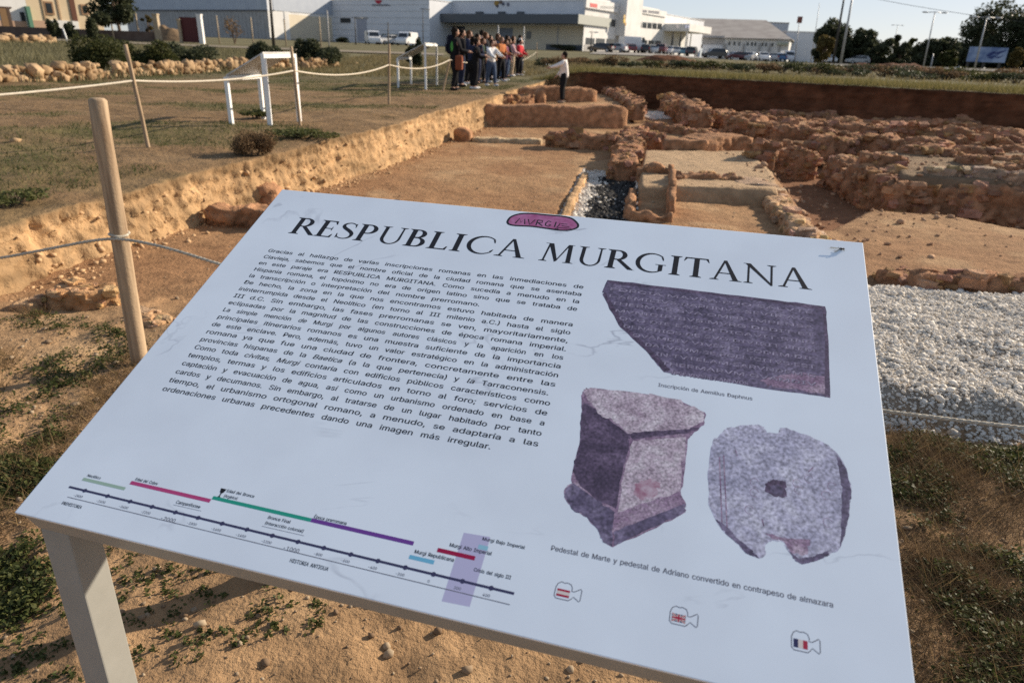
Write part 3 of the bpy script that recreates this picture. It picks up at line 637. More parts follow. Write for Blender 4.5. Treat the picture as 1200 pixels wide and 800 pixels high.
# grass of the terrace
def zt_n(X, Y): return zt(X, Y) + fbm(np.stack([X, Y, 0 * X], -1) * 1.1, 3, 21) * .05
def offs(P):                                            # distance to the bank edge (outside positive)
    d = np.full(len(P), 1e9)
    for i in range(len(EDGE) - 1):
        a, b = EDGE[i], EDGE[i + 1]; e = b - a; t = np.clip(((P - a) @ e) / (e @ e), 0, 1); d = np.minimum(d, np.linalg.norm(P - a - t[:, None] * e, axis=1))
    return d
P = np.concatenate([in_poly([(-4.2, 4.5), (-3.5, 8), (-2.4, 11), (-1.2, 17), (.6, 30), (-9, 38), (-17, 22), (-9, 5)], 220000, rng)])
q = fbm(np.stack([P[:, 0] * .55, P[:, 1] * .9, 0 * P[:, 0]], -1), 4, 41); dd = offs(P)
inside = polysd(P[:, 0], P[:, 1], [tuple(e) for e in EDGE] + [(30, -7)]) > 0
keep = (q + rng.normal(0, .06, len(q)) > .04) & (dd > .12) & ~inside; P = P[keep]
V, F = blades(P, rng.uniform(.02, .07, len(P)), zt_n(P[:, 0], P[:, 1]) - .02, .7, rng, rng.uniform(.004, .009, len(P)))
tag(add('terrace_grass', np_mesh('terrace_grass', V, F), MT['grass']), 'patchy short grass on the terrace above the left bank', 'grass', kind='stuff')
# grass on the rim of the far bank
fe = (F1 - F0) / np.linalg.norm(F1 - F0); fn = np.array([-fe[1], fe[0]])
n = 42000; t = rng.uniform(-3, 22, n); o = np.abs(rng.normal(0, 1, n)) * 2.6 + .05
P = F0 + fe * t[:, None] + fn * o[:, None]
V, F = blades(P, rng.uniform(.05, .24, n), zt_n(P[:, 0], P[:, 1]) - .03, .5, rng, rng.uniform(.006, .014, n))
tag(add('rim_grass', np_mesh('rim_grass', V, F), leafmat('rim_grass', (.10, .10, .03), (.26, .21, .09), .8)), 'yellow green grass along the rim of the dark red far bank', 'grass', kind='stuff')
# wild grass on the field behind the rubble walls
P = in_poly([(-11.5, 17), (-10, 30), (-9.5, 40), (-14, 60), (-40, 60), (-30, 22)], 26000, rng)
V, F = blades(P, rng.uniform(.1, .4, len(P)), zt_n(P[:, 0], P[:, 1]) - .04, .5, rng, rng.uniform(.012, .03, len(P)))
tag(add('field_grass', np_mesh('field_grass', V, F), leafmat('field_grass', (.12, .11, .06), (.20, .18, .10), .8)), 'grey green wild grass on the field beyond the rubble walls', 'grass', kind='stuff')
P = np.concatenate([in_poly([(-9, 24), (0.5, 34), (4, 40), (10, 60), (-12, 60), (-11, 30)], 26000, rng), in_poly([(6, 34), (20, 26), (50, 30), (60, 70), (8, 70)], 20000, rng)]); P = P[offs(P) > 1.0]
V, F = blades(P, rng.uniform(.06, .3, len(P)), zt_n(P[:, 0], P[:, 1]) - .04, .5, rng, rng.uniform(.012, .03, len(P)))
tag(add('field_grass', np_mesh('field_grass', V, F), leafmat('field_grass_far', (.15, .125, .06), (.24, .19, .10), .8)), 'rough straw and green grass on the open field behind the visitors', 'grass', kind='stuff')

def bush(name, label, cat, c, r, h, n, leaf, m, group=None, stems=True, seed=0, nb=9, sm='bark'):
    g = np.random.default_rng(seed + 100); t = thing(name, label, cat, c, 0, group)
    V = []; cen = []
    for i in range(nb):
        a = g.uniform(0, 6.28); rr = math.sqrt(g.uniform(0, 1)) * .72
        cen.append((math.cos(a) * r * rr, math.sin(a) * r * rr * .8, h * g.uniform(.28, .74), r * g.uniform(.26, .46), h * g.uniform(.2, .34)))
    pts = []
    for cx, cy, cz, br, bh in cen:
        k = n // nb; d = g.normal(size=(k, 3)); d /= np.linalg.norm(d, axis=1)[:, None]; q = g.uniform(.35, 1.08, (k, 1)) ** .6
        pts.append(np.array([cx, cy, cz]) + d * q * np.array([br, br, bh]))
    pts = np.concatenate(pts); pts = pts[pts[:, 2] > .02]
    V, F = leaf_quads(pts, g.uniform(.6, 1.4, len(pts)) * leaf, .2, g)
    add('foliage', np_mesh('foliage', V, F), m, t)
    if stems:
        mb = MB()
        for cx, cy, cz, br, bh in cen[:6]:
            mb.tube([(0, 0, -.06), (cx * .45, cy * .45, cz * .55), (cx, cy, cz)], [max(.008, r * .035), max(.006, r * .022), max(.003, r * .008)], 6)
        mb.build('stem', MT[sm], t)
    return t
def tree(label, c, H, r, trunk_h, n, leaf, m, group, seed, nb=14, wide=1.0, name='tree', top=1.0):
    g = np.random.default_rng(seed + 500); t = thing(name, label, 'tree', c, 0, group)
    cen = []
    ch = H - trunk_h
    for i in range(nb):
        a = g.uniform(0, 6.28); f = g.uniform(0, 1); zc = trunk_h + ch * (.03 + .85 * f)
        rad = r * math.sqrt(max(.05, 1 - ((f - .42) / .68) ** 2)) * math.sqrt(g.uniform(.05, 1)) * .78
        br = r * g.uniform(.24, .42)
        cen.append((math.cos(a) * rad * wide, math.sin(a) * rad * wide, zc, br, br * g.uniform(.6, .85) * top))
    pts = []
    for cx, cy, cz, br, bh in cen:
        k = n // nb; d = g.normal(size=(k, 3)); d /= np.linalg.norm(d, axis=1)[:, None]; q = g.uniform(.2, 1.12, (k, 1)) ** .55
        p = np.array([cx, cy, cz]) + d * q * np.array([br, br, bh])
        p += fbm(p * 1.5 / max(.5, br), 2, seed)[:, None] * br * .3
        pts.append(p)
    pts = np.concatenate(pts); V, F = leaf_quads(pts, g.uniform(.55, 1.45, len(pts)) * leaf, .2, g, .6)
    add('crown', np_mesh('crown', V, F), m, t)
    mb = MB(); R0 = max(.06, H * .028)
    mb.tube([(0, 0, -.3), (.02 * H, 0, trunk_h * .6), (0, .01 * H, trunk_h + ch * .25), (0, 0, trunk_h + ch * .6)], [R0 * 1.25, R0, R0 * .7, R0 * .25], 9)
    tr = mb.build('trunk', MT['bark'], t); lb = MB()
    for cx, cy, cz, br, bh in cen[:9]:
        z0 = trunk_h * .8 + (cz - trunk_h) * .25
        lb.tube([(0, 0, z0), (cx * .5, cy * .5, (z0 + cz) / 2), (cx, cy, cz)], [R0 * .45, R0 * .3, R0 * .1], 6)
    lb.build('limb', MT['bark'], tr)
    return t
def at(px, Y, py=None):
    # ground point at image column px and depth Y (on the fields)
    X = (px - 600) / 868.0 * Y
    for _ in range(4):
        z = float(zt(X, Y)); X += along((X, Y), (1, 0), px, z)
    return np.array([X, Y, float(zt(X, Y))])
def height_to(p, py): return zpix(p[0], p[1], py) - p[2]
def width_px(px0, px1, Y): return abs(px1 - px0) / 868.0 * Y
# shrubs on the terrace and the field
b = [('big dark green shrub behind the left rubble wall', 92, 148, 24.5, 47, 1), ('broad brownish shrub between the leaning thin post and the gate', 150, 200, 27, 52, 2), ('round dark shrub at the right end of the left rubble wall', 196, 248, 30, 53, 4),
     ('dark shrub left of the tall white lectern frame', 296, 332, 34, 51, 5), ('dark shrub right of the tall white lectern frame, above the short rubble wall', 352, 392, 36, 50, 6), ('low shrub below the white parked vans', 478, 494, 40, 52, 7)]
for lab, x0, x1, Y, py, sd in b:
    p = at((x0 + x1) / 2, Y); w = width_px(x0, x1, Y)
    bush('shrub', lab, 'shrub', (p[0], p[1], p[2] - .15), w * .72, height_to(p, py) * 1.22 + .15, 6500, .045 * Y / 25, MT['tree2'] if sd in (1, 2) else MT['tree'], 'dark shrubs on the field', seed=sd)
p = G(297, 178, .46); bush('tumbleweed', 'round reddish brown dry tumbleweed on the brink of the left bank', 'dry shrub', (p[0], p[1], zt(p[0], p[1]) - .06), .27, .32, 6500, .011, MT['drydark'], None, seed=12, nb=16)
p = G(352, 162, .47); bush('shrub', 'low grey green shrub spreading on the bank edge right of the tumbleweed', 'shrub', (p[0], p[1], zt(p[0], p[1])), .5, .14, 1600, .02, MT['weed2'], None, seed=14)
p = G(300, 141, .47); bush('shrub', 'small green tuft at the feet of the near white lectern', 'shrub', (p[0], p[1], zt(p[0], p[1])), .35, .14, 1200, .02, MT['weed2'], None, seed=15)
p = G(18, 236, .38); bush('shrub', 'dark grey weed clump on the terrace at the left edge', 'shrub', (p[0], p[1], zt(p[0], p[1])), .28, .10, 1000, .014, MT['weed2'], None, seed=16)
# hedge of dry shrubs beyond the far bank
g = np.random.default_rng(77); hx = np.linspace(640, 1210, 30); hedge = []
for i, x in enumerate(hx):
    Y = 45 - 10.0 * i / 29 + g.uniform(-1, 1); p = at(x, Y); h = g.uniform(.35, .72); k = int(g.integers(0, 3))
    hedge.append(bush('dry_shrub', None, 'shrub', p, g.uniform(.9, 1.5), h, 900, .055, [MT['drydark'], MT['tree2'], MT['tree']][k], 'row of dry shrubs beyond the far bank', seed=200 + i, nb=7))
NUM = ['first', 'second', 'third', 'fourth', 'fifth', 'sixth', 'seventh', 'eighth', 'ninth', 'tenth', 'eleventh', 'twelfth', 'thirteenth', 'fourteenth', 'fifteenth', 'sixteenth', 'seventeenth', 'eighteenth', 'nineteenth', 'twentieth']
for i, o in enumerate(hedge):
    o['label'] = (NUM[i] + ' dry shrub from the left in the row beyond the far bank') if i < 15 else (NUM[29 - i] + ' dry shrub from the right in the row beyond the far bank')
# red soil heap in front of the car park
def heap(name, label, c, rx, ry, h, col):
    u = np.linspace(0, 1, 30); v = np.linspace(0, 2 * math.pi, 60, endpoint=False); U, Vv = np.meshgrid(u, v, indexing='ij')
    X = c[0] + rx * U * np.cos(Vv); Y = c[1] + ry * U * np.sin(Vv); P = np.stack([X, Y, 0 * X], -1)
    Z = c[2] - .15 + (h + .15) * (1 - U ** 1.6) * (1 + .4 * fbm(P * .8, 3, 9)) + .06 * fbm(P * 4, 3, 4)
    cl = np.ones((U.size, 3)) * col
    return tag(add(name, np_mesh(name, np.stack([X, Y, Z], -1).reshape(-1, 3), grid_faces(30, 60, True), True, cl), MT['land']), label, 'soil heap')
p = at(782, 70); heap('soil_heap', 'long heap of dark red soil in front of the parked cars', p, 3.6, 2.0, max(.4, height_to(p, 64)), C_RED * .9)
p = at(1040, 52); heap('soil_heap', 'low bank of dark red soil in front of the trees on the right', p, 4.5, 2.0, .6, C_RED * .8)
# rubble dry-stone walls on the terrace
def rubble_stack(name, label, px, h, nrow, seed, sz):
    g = np.random.default_rng(seed); path = np.array([at(x, Y)[:2] for x, Y in px]); seg = np.linalg.norm(np.diff(path, axis=0), axis=1); cs = np.concatenate([[0], np.cumsum(seg)]); L = cs[-1]
    XY = []; S = []; Z = []
    for r in range(nrow):
        s = 0.0
        while s < L:
            k = sz * g.uniform(.6, 1.5); x = np.interp(s, cs, path[:, 0]); y = np.interp(s, cs, path[:, 1])
            for dep in range(2):
                if r < nrow - 1 or g.uniform() < .55:
                    XY.append((x + g.normal(0, .08), y + dep * sz * 1.6 + g.normal(0, .1))); S.append(k); Z.append((r + .45) * h / nrow + g.uniform(-.06, .06))
            s += k * 1.7
    XY = np.array(XY); S = np.array(S); Z = np.array(Z)
    zf = lambda X, Y: zt(X, Y) + Z - S * .3
    o = stones(name, XY, S, zf, MT['block'], label, 'rubble wall', flat=.75, kind=None, rng=g, jit=.2, block=True); o['group'] = 'rubble walls on the terrace'
    return o
MT['block'] = leafmat('block', (.34, .22, .12), (.60, .43, .26), .9)
rubble_stack('rubble_stone_wall', 'long heap of tan stones on the terrace, running in from the left edge', [(-30, 16.5), (40, 18), (120, 20.5)], .38, 3, 1, .085)
rubble_stack('rubble_stone_wall', 'tan stone heap right of the leaning thin post', [(132, 21), (190, 23.5), (248, 27)], .38, 3, 2, .09)
rubble_stack('rubble_stone_wall', 'short tan stone wall seen through the white lectern frame', [(258, 28), (300, 30), (338, 32)], .42, 3, 3, .095)
rubble_stack('rubble_stone_wall', 'short tan stone wall right of the white lectern frame', [(350, 33), (390, 36)], .42, 3, 4, .095)
rubble_stack('rubble_stone_wall', 'low reddish stone line on the field below the cream house', [(-10, 52), (30, 54), (62, 56)], .45, 2, 6, .2)
for i, (x, y, r, lab) in enumerate([(18, 166, .05, 'single tan stone lying on the terrace near the left edge'), (417, 77, .10, 'single pale stone on the grass left of the far white lectern')]):
    p = G(x, y, .45 if y > 100 else .68); o = stones('field_stone', np.array([p[:2]]), np.array([r]), lambda X, Y: zt(X, Y), MT['block'], lab, 'stone', kind=None)
# ------------------------------------------------------------------ the information panel in front
BW, BD = 1.46, 1.0                                       # panel width, depth
BX = np.array([.966449, -.256856, 0]); BX /= np.linalg.norm(BX)
BYH = np.array([-BX[1], BX[0], 0]); TILT = math.asin(.4174)
BY = BYH * math.cos(TILT) + np.array([0, 0, math.sin(TILT)]); BN = np.cross(BX, BY)
BO = np.array([-.87356, .98838, .83982])
def bp(u, v, h=0.0): return BO + BX * u + BY * v + BN * h
def uvpx(px, py):
    d = ray(px, py); k = ((BO - cC) @ BN) / (d @ BN); q = cC + d * k - BO
    return float(q @ BX), float(q @ BY)
sg = thing('information_panel', 'large white slanted information panel titled RESPUBLICA MURGITANA on a cream steel frame', 'information panel', (BO[0], BO[1], 0))
inv = Matrix.Translation(-Vector((BO[0], BO[1], 0)))
def part(mb, name, m, parent=None, **k):
    o = mb.build(name, m, None, **k); o.data.transform(inv); o.parent = parent or sg; return o
# marble-look print
pm = bpy.data.materials.new('printed_panel'); pm.use_nodes = True; N = pm.node_tree.nodes; Lk = pm.node_tree.links; bs = N['Principled BSDF']
bs.inputs['Roughness'].default_value = .32; bs.inputs['Specular IOR Level'].default_value = .5
tc = N.new('ShaderNodeTexCoord'); n1 = N.new('ShaderNodeTexNoise'); n1.inputs['Scale'].default_value = 2.1; n1.inputs['Detail'].default_value = 5; n1.inputs['Distortion'].default_value = .7; n1.inputs['Roughness'].default_value = .55
mp = N.new('ShaderNodeMapping'); mp.inputs['Rotation'].default_value = (0, 0, .5); mp.inputs['Scale'].default_value = (.8, 1.9, 1)
Lk.new(tc.outputs['Object'], mp.inputs['Vector']); Lk.new(mp.outputs['Vector'], n1.inputs['Vector'])
sb = N.new('ShaderNodeMath'); sb.operation = 'SUBTRACT'; sb.inputs[1].default_value = .5; Lk.new(n1.outputs['Fac'], sb.inputs[0])
ab = N.new('ShaderNodeMath'); ab.operation = 'ABSOLUTE'; Lk.new(sb.outputs[0], ab.inputs[0])
mr = N.new('ShaderNodeMapRange'); mr.inputs['From Min'].default_value = .0; mr.inputs['From Max'].default_value = .009; mr.inputs['To Min'].default_value = 1; mr.inputs['To Max'].default_value = 0; Lk.new(ab.outputs[0], mr.inputs['Value'])
n2 = N.new('ShaderNodeTexNoise'); n2.inputs['Scale'].default_value = 4.2; n2.inputs['Detail'].default_value = 3; Lk.new(tc.outputs['Object'], n2.inputs['Vector'])
m2 = N.new('ShaderNodeMapRange'); m2.inputs['From Min'].default_value = .55; m2.inputs['From Max'].default_value = .72; m2.inputs['To Max'].default_value = .65; Lk.new(n2.outputs['Fac'], m2.inputs['Value'])
mu = N.new('ShaderNodeMath'); mu.operation = 'MULTIPLY'; Lk.new(mr.outputs['Result'], mu.inputs[0]); Lk.new(m2.outputs['Result'], mu.inputs[1])
n3 = N.new('ShaderNodeTexNoise'); n3.inputs['Scale'].default_value = 5; n3.inputs['Detail'].default_value = 6; Lk.new(tc.outputs['Object'], n3.inputs['Vector'])
m3 = N.new('ShaderNodeMapRange'); m3.inputs['From Min'].default_value = .35; m3.inputs['From Max'].default_value = .75; m3.inputs['To Max'].default_value = .15; Lk.new(n3.outputs['Fac'], m3.inputs['Value'])
adn = N.new('ShaderNodeMath'); adn.operation = 'ADD'; adn.use_clamp = True; Lk.new(mu.outputs[0], adn.inputs[0]); Lk.new(m3.outputs['Result'], adn.inputs[1])
mx = N.new('ShaderNodeMix'); mx.data_type = 'RGBA'; mx.inputs['A'].default_value = (.83, .895, .97, 1); mx.inputs['B'].default_value = (.22, .23, .30, 1)
Lk.new(adn.outputs[0], mx.inputs['Factor']); Lk.new(mx.outputs['Result'], bs.inputs['Base Color'])
# dust makes the gloss uneven
m4 = N.new('ShaderNodeMapRange'); m4.inputs['To Min'].default_value = .24; m4.inputs['To Max'].default_value = .46; Lk.new(n3.outputs['Fac'], m4.inputs['Value']); Lk.new(m4.outputs['Result'], bs.inputs['Roughness'])
TH = .006
panel = part(MB().box(bp(0, 0, -TH), BX * BW, BY * BD, BN * TH), 'panel', pm, bevel=.0012)
fr = MB()
BAR = .058; g_ = .004
o0 = bp(g_, g_, -TH - .001)
fr.box(bp(g_, g_, -TH - BAR), BX * (BW - 2 * g_), BY * BAR, BN * (BAR - .001))
fr.box(bp(g_, BD - g_ - BAR, -TH - BAR), BX * (BW - 2 * g_), BY * BAR, BN * (BAR - .001))
fr.box(bp(g_, g_ + BAR + .001, -TH - BAR), BX * BAR, BY * (BD - 2 * g_ - 2 * BAR - .002), BN * (BAR - .001))
fr.box(bp(BW - g_ - BAR, g_ + BAR + .001, -TH - BAR), BX * BAR, BY * (BD - 2 * g_ - 2 * BAR - .002), BN * (BAR - .001))
part(fr, 'frame', MT['frame'], bevel=.002)
LW = .064
def leg(u, v):
    # square tube from the ground to the slanted underside
    a = bp(u, v, -TH - BAR - .001); base = np.array([a[0], a[1], -.12]); cx, cy = BX * LW, BYH * LW
    P = [base, base + cx, base + cx + cy, base + cy]; mb = MB(); nb = len(mb.v)
    tops = []
    for q in P:
        dv = (q - base) @ BYH; tops.append(np.array([q[0], q[1], a[2] + dv * math.tan(TILT)]))
    mb.v += [tuple(q) for q in P] + [tuple(q) for q in tops]
    mb.f += [(3, 2, 1, 0), (4, 5, 6, 7), (0, 1, 5, 4), (1, 2, 6, 5), (2, 3, 7, 6), (3, 0, 4, 7)]
    o = part(mb, 'leg', MT['frame'], bevel=.003)
    ft = MB(); z = -.03
    ft.box(np.array([base[0], base[1], z]) - BX * .03 - BYH * .03, BX * (LW + .06), BYH * (LW + .06), np.array([0, 0, .006])); o2 = part(ft, 'foot_plate', MT['frame'], None); o2.parent = o
for u in (g_ + .001, BW - g_ - .001 - LW):
    for v in (g_ + .001, BD - g_ - LW / math.cos(TILT) - .002): leg(u, v)

# --- printing: everything below is ink on the panel
LAY = [.0003]
def lay():
    LAY[0] += .00002; return LAY[0]
class Ink:
    def __init__(s): s.v = []; s.f = []   # the ink lies a few hundredths of a millimetre above the panel
    def poly(s, pts, h): n = len(s.v); s.v += [tuple(bp(u, v, h * .14)) for u, v in pts]; s.f.append(tuple(range(n, n + len(pts))))
    def stroke(s, pts, w, h):
        pts = [np.array(p, float) for p in pts]; L = []; Q = []
        for i, p in enumerate(pts):
            d = pts[min(i + 1, len(pts) - 1)] - pts[max(i - 1, 0)]; d /= np.linalg.norm(d) + 1e-12; a = np.array([-d[1], d[0]]); ww = w[i] if hasattr(w, '__len__') else w
            L.append(p + a * ww / 2); Q.append(p - a * ww / 2)
        n = len(s.v); k = len(pts); s.v += [tuple(bp(q[0], q[1], h * .14)) for q in L + Q]
        for i in range(k - 1): s.f.append((n + k + i, n + k + i + 1, n + i + 1, n + i))
    def raw(s, V2, F, h): n = len(s.v); s.v += [tuple(bp(a, b, h * .14)) for a, b in V2]; s.f += [tuple(n + i for i in f) for f in F]
    def build(s, name, m, parent=None):
        me = bpy.data.meshes.new(name); me.from_pydata(s.v, [], s.f); me.update(); o = add(name, me, m); o.data.transform(inv); o.parent = parent or sg; return o
# sans lettering: every word laid out by itself
WORDS = {}
SANS = None
try: SANS = bpy.data.fonts.load(bpy.utils.system_resource('DATAFILES', path='fonts') + '/Inter.woff2')     # Blender's own interface font
except Exception: SANS = None
def prep(words):
    todo = [w for w in set(words) if w not in WORDS]; obs = []
    for w in todo:
        c = bpy.data.curves.new('w', 'FONT'); c.body = w; c.size = 1.0; c.resolution_u = 3; c.font = SANS if SANS else c.font; o = bpy.data.objects.new('w', c); scene.collection.objects.link(o); obs.append(o)
    bpy.context.view_layer.update(); dg = bpy.context.evaluated_depsgraph_get()
    for w, o in zip(todo, obs):
        me = bpy.data.meshes.new_from_object(o.evaluated_get(dg)); V = np.array([v.co[:2] for v in me.vertices]); F = [tuple(p.vertices) for p in me.polygons]
        WORDS[w] = (V, F); bpy.data.meshes.remove(me)
    for o in obs: c = o.data; bpy.data.objects.remove(o); bpy.data.curves.remove(c)
def line(ink, text, u0, v, size, h, u1=None, xs=1.08, ital=(), slant=.2, ang=0.0, gap=.30, bold=0):
    ws = text.split(' '); W = [WORDS[w] for w in ws]; wd = [(V[:, 0].max() - min(0, V[:, 0].min()) + .06) * size * xs if len(V) else 0 for V, F in W]
    gp = gap * size
    if u1 is not None:
        if len(ws) > 1:
            gp = (u1 - u0 - sum(wd)) / (len(ws) - 1)
            if gp < .20 * size or gp > .75 * size:        # squeeze or stretch the letters a little instead
                tg = min(max(gp, .22 * size), .62 * size); k = (u1 - u0 - tg * (len(ws) - 1)) / sum(wd); xs *= k; wd = [q * k for q in wd]; gp = tg
        else: k = (u1 - u0) / wd[0]; xs *= k; wd = [u1 - u0]
    x = u0
    for i, (V, F) in enumerate(W):
        if len(V):
            q = V.copy(); sl = slant if i in ital else 0
            px_ = (q[:, 0] + q[:, 1] * sl) * size * xs; py_ = q[:, 1] * size
            ink.raw(np.stack([x + px_, v + py_ - (x + px_ - u0) * ang], -1), F, h)
            ink.raw(np.stack([x + px_ + size * .038, v + py_ - size * .016 - (x + px_ - u0) * ang], -1), F, h + .00003)
        x += wd[i] + gp
BODY = '''Gracias al hallazgo de varias inscripciones romanas en las inmediaciones de
Ciavieja, sabemos que el nombre oficial de la ciudad romana que se asentaba
en este paraje era RESPUBLICA MURGITANA. Como sucedía a menudo en la
Hispania romana, el topónimo no era de origen latino sino que se trataba de
la transcripción o interpretación del nombre prerromano.
De hecho, la zona en la que nos encontramos estuvo habitada de manera
ininterrumpida desde el Neolítico (en torno al III milenio a.C.) hasta el siglo
III d.C. Sin embargo, las fases prerromanas se ven, mayoritariamente,
eclipsadas por la magnitud de las construcciones de época romana imperial.
La simple mención de Murgi por algunos autores clásicos y la aparición en los
principales itinerarios romanos es una muestra suficiente de la importancia
de este enclave. Pero, además, tuvo un valor estratégico en la administración
romana ya que fue una ciudad de frontera, concretamente entre las
provincias hispanas de la Baetica (a la que pertenecía) y la Tarraconensis.
Como toda civitas, Murgi contaría con edificios públicos característicos como
templos, termas y los edificios articulados en torno al foro; servicios de
captación y evacuación de agua, así como un urbanismo ordenado en base a
cardos y decumanos. Sin embargo, al tratarse de un lugar habitado por tanto
tiempo, el urbanismo ortogonal romano, a menudo, se adaptaría a las
ordenaciones urbanas precedentes dando una imagen más irregular.'''.split('\n')
SMALL = ['Neolítico', 'Edad del Cobre', 'Campaniforme', 'Edad del Bronce', '(Argárico)', 'Bronce Final', '(interacción colonial)', 'Época prerromana', 'Murgi Republicana', 'Murgi Alto Imperial', 'Murgi Bajo Imperial', 'Crisis del siglo III', 'PREHISTORIA', 'HISTORIA ANTIGUA',
         'Inscripción de Aemilius Daphnus', 'Pedestal de Marte y pedestal de Adriano convertido en contrapeso de almazara', '-2800 -2600 -2400 -2200 -2000 -1800 -1600 -1400 -1200 -1000 -800 -600 -400 -200 0 200 400', '© 1']
INSCR = ['PORCIA·MAVRA·PRO·SALVTE', 'L·AEMILIVS·DAPHNVS·SEVIR·AVG', 'THERMAS·SVA·OMNI·IMPENSA', 'MVNICIPIBVS·MVRG·DEDIT·ET', 'QVO·DIE·EAS·DEDICAVIT·SING', 'DENARIOS·DE·SVO·DIVISIT·ITEM', 'QVAMDIV·VIVERET·EODEM·DIE', 'DATVRVM·SE·POLLICITVS·EST', 'IN·TVTELAM·EARVNDEM·C', 'THERMARVM·QVAMDIV', 'IPSE·VIVERET·ANNVOS']
prep(sum([t.split(' ') for t in BODY + SMALL + INSCR], []) + ['MVRGI', 'E', 'A', 'D', 'S', 'R', 'O'])
ink = Ink(); itals = {2: (), 9: (3,), 13: (4, 10), 14: (2, 3)}
ends = {4: .6706, 19: .7978, 8: .8815, 13: .872}
for i, t in enumerate(BODY):
    line(ink, t, .0945 + .0028 * i / 19, .7470 - .02336 * i, .0226, .00045, ends.get(i, .8805), ital=itals.get(i, ()))
ink.build('paragraph_text', MT['ink'])
# --- the serif title
def ell(cx, cy, rx, ry, a0, a1, n=18): return [(cx + rx * math.cos(R(a0 + (a1 - a0) * i / n)), cy + ry * math.sin(R(a0 + (a1 - a0) * i / n))) for i in range(n + 1)]
TK, TN, SF = .155, .062, .09
def stem(x, w=TK, top=True, bot=True, y0=0.0, y1=1.0):
    out = [[(x, y0), (x + w, y0), (x + w, y1), (x, y1)]]
    if bot: out += [[(x - SF, y0), (x + w + SF, y0), (x + w + SF, y0 + .022), (x + w, y0 + .075), (x, y0 + .075), (x - SF, y0 + .022)]]
    if top: out += [[(x - SF, y1), (x - SF, y1 - .022), (x, y1 - .075), (x + w, y1 - .075), (x + w + SF, y1 - .022), (x + w + SF, y1)]]
    return out
def diag(x0, y0, x1, y1, w): return [[(x0 - w / 2, y0), (x0 + w / 2, y0), (x1 + w / 2, y1), (x1 - w / 2, y1)]]
def serif(x, y, up, w=.15): 
    s = -1 if up else 1
    return [[(x - w, y), (x + w, y), (x + w, y + s * .022), (x + .05, y + s * .06), (x - .05, y + s * .06), (x - w, y + s * .022)]]
def ring(cx, cy, ro, ri, a0, a1, n=22):
    A = ell(cx, cy, ro[0], ro[1], a0, a1, n); Bq = ell(cx + ri[2], cy, ri[0], ri[1], a0, a1, n)
    return [[A[i], A[i + 1], Bq[i + 1], Bq[i]] for i in range(n)]
def bowl(x, yb, yt, w):
    cy = (yb + yt) / 2; ry = (yt - yb) / 2; rx = ry * 1.05
    out = ring(x + w - rx, cy, (rx, ry), (rx - TK * .95, ry - TN, 0), -90, 90)
    out += [[(x, yt - TN), (x + w - rx + .01, yt - TN), (x + w - rx + .01, yt), (x, yt)], [(x, yb), (x + w - rx + .01, yb), (x + w - rx + .01, yb + TN), (x, yb + TN)]]
    return out
def arm(x0, x1, y, up):
    s = 1 if up else -1
    return [[(x0, y), (x1, y), (x1, y + TN * s), (x0, y + TN * s)], [(x1 - .075, y + TN * s * .9), (x1, y), (x1 + .03, y + s * .21), (x1 - .012, y + s * .2)]]
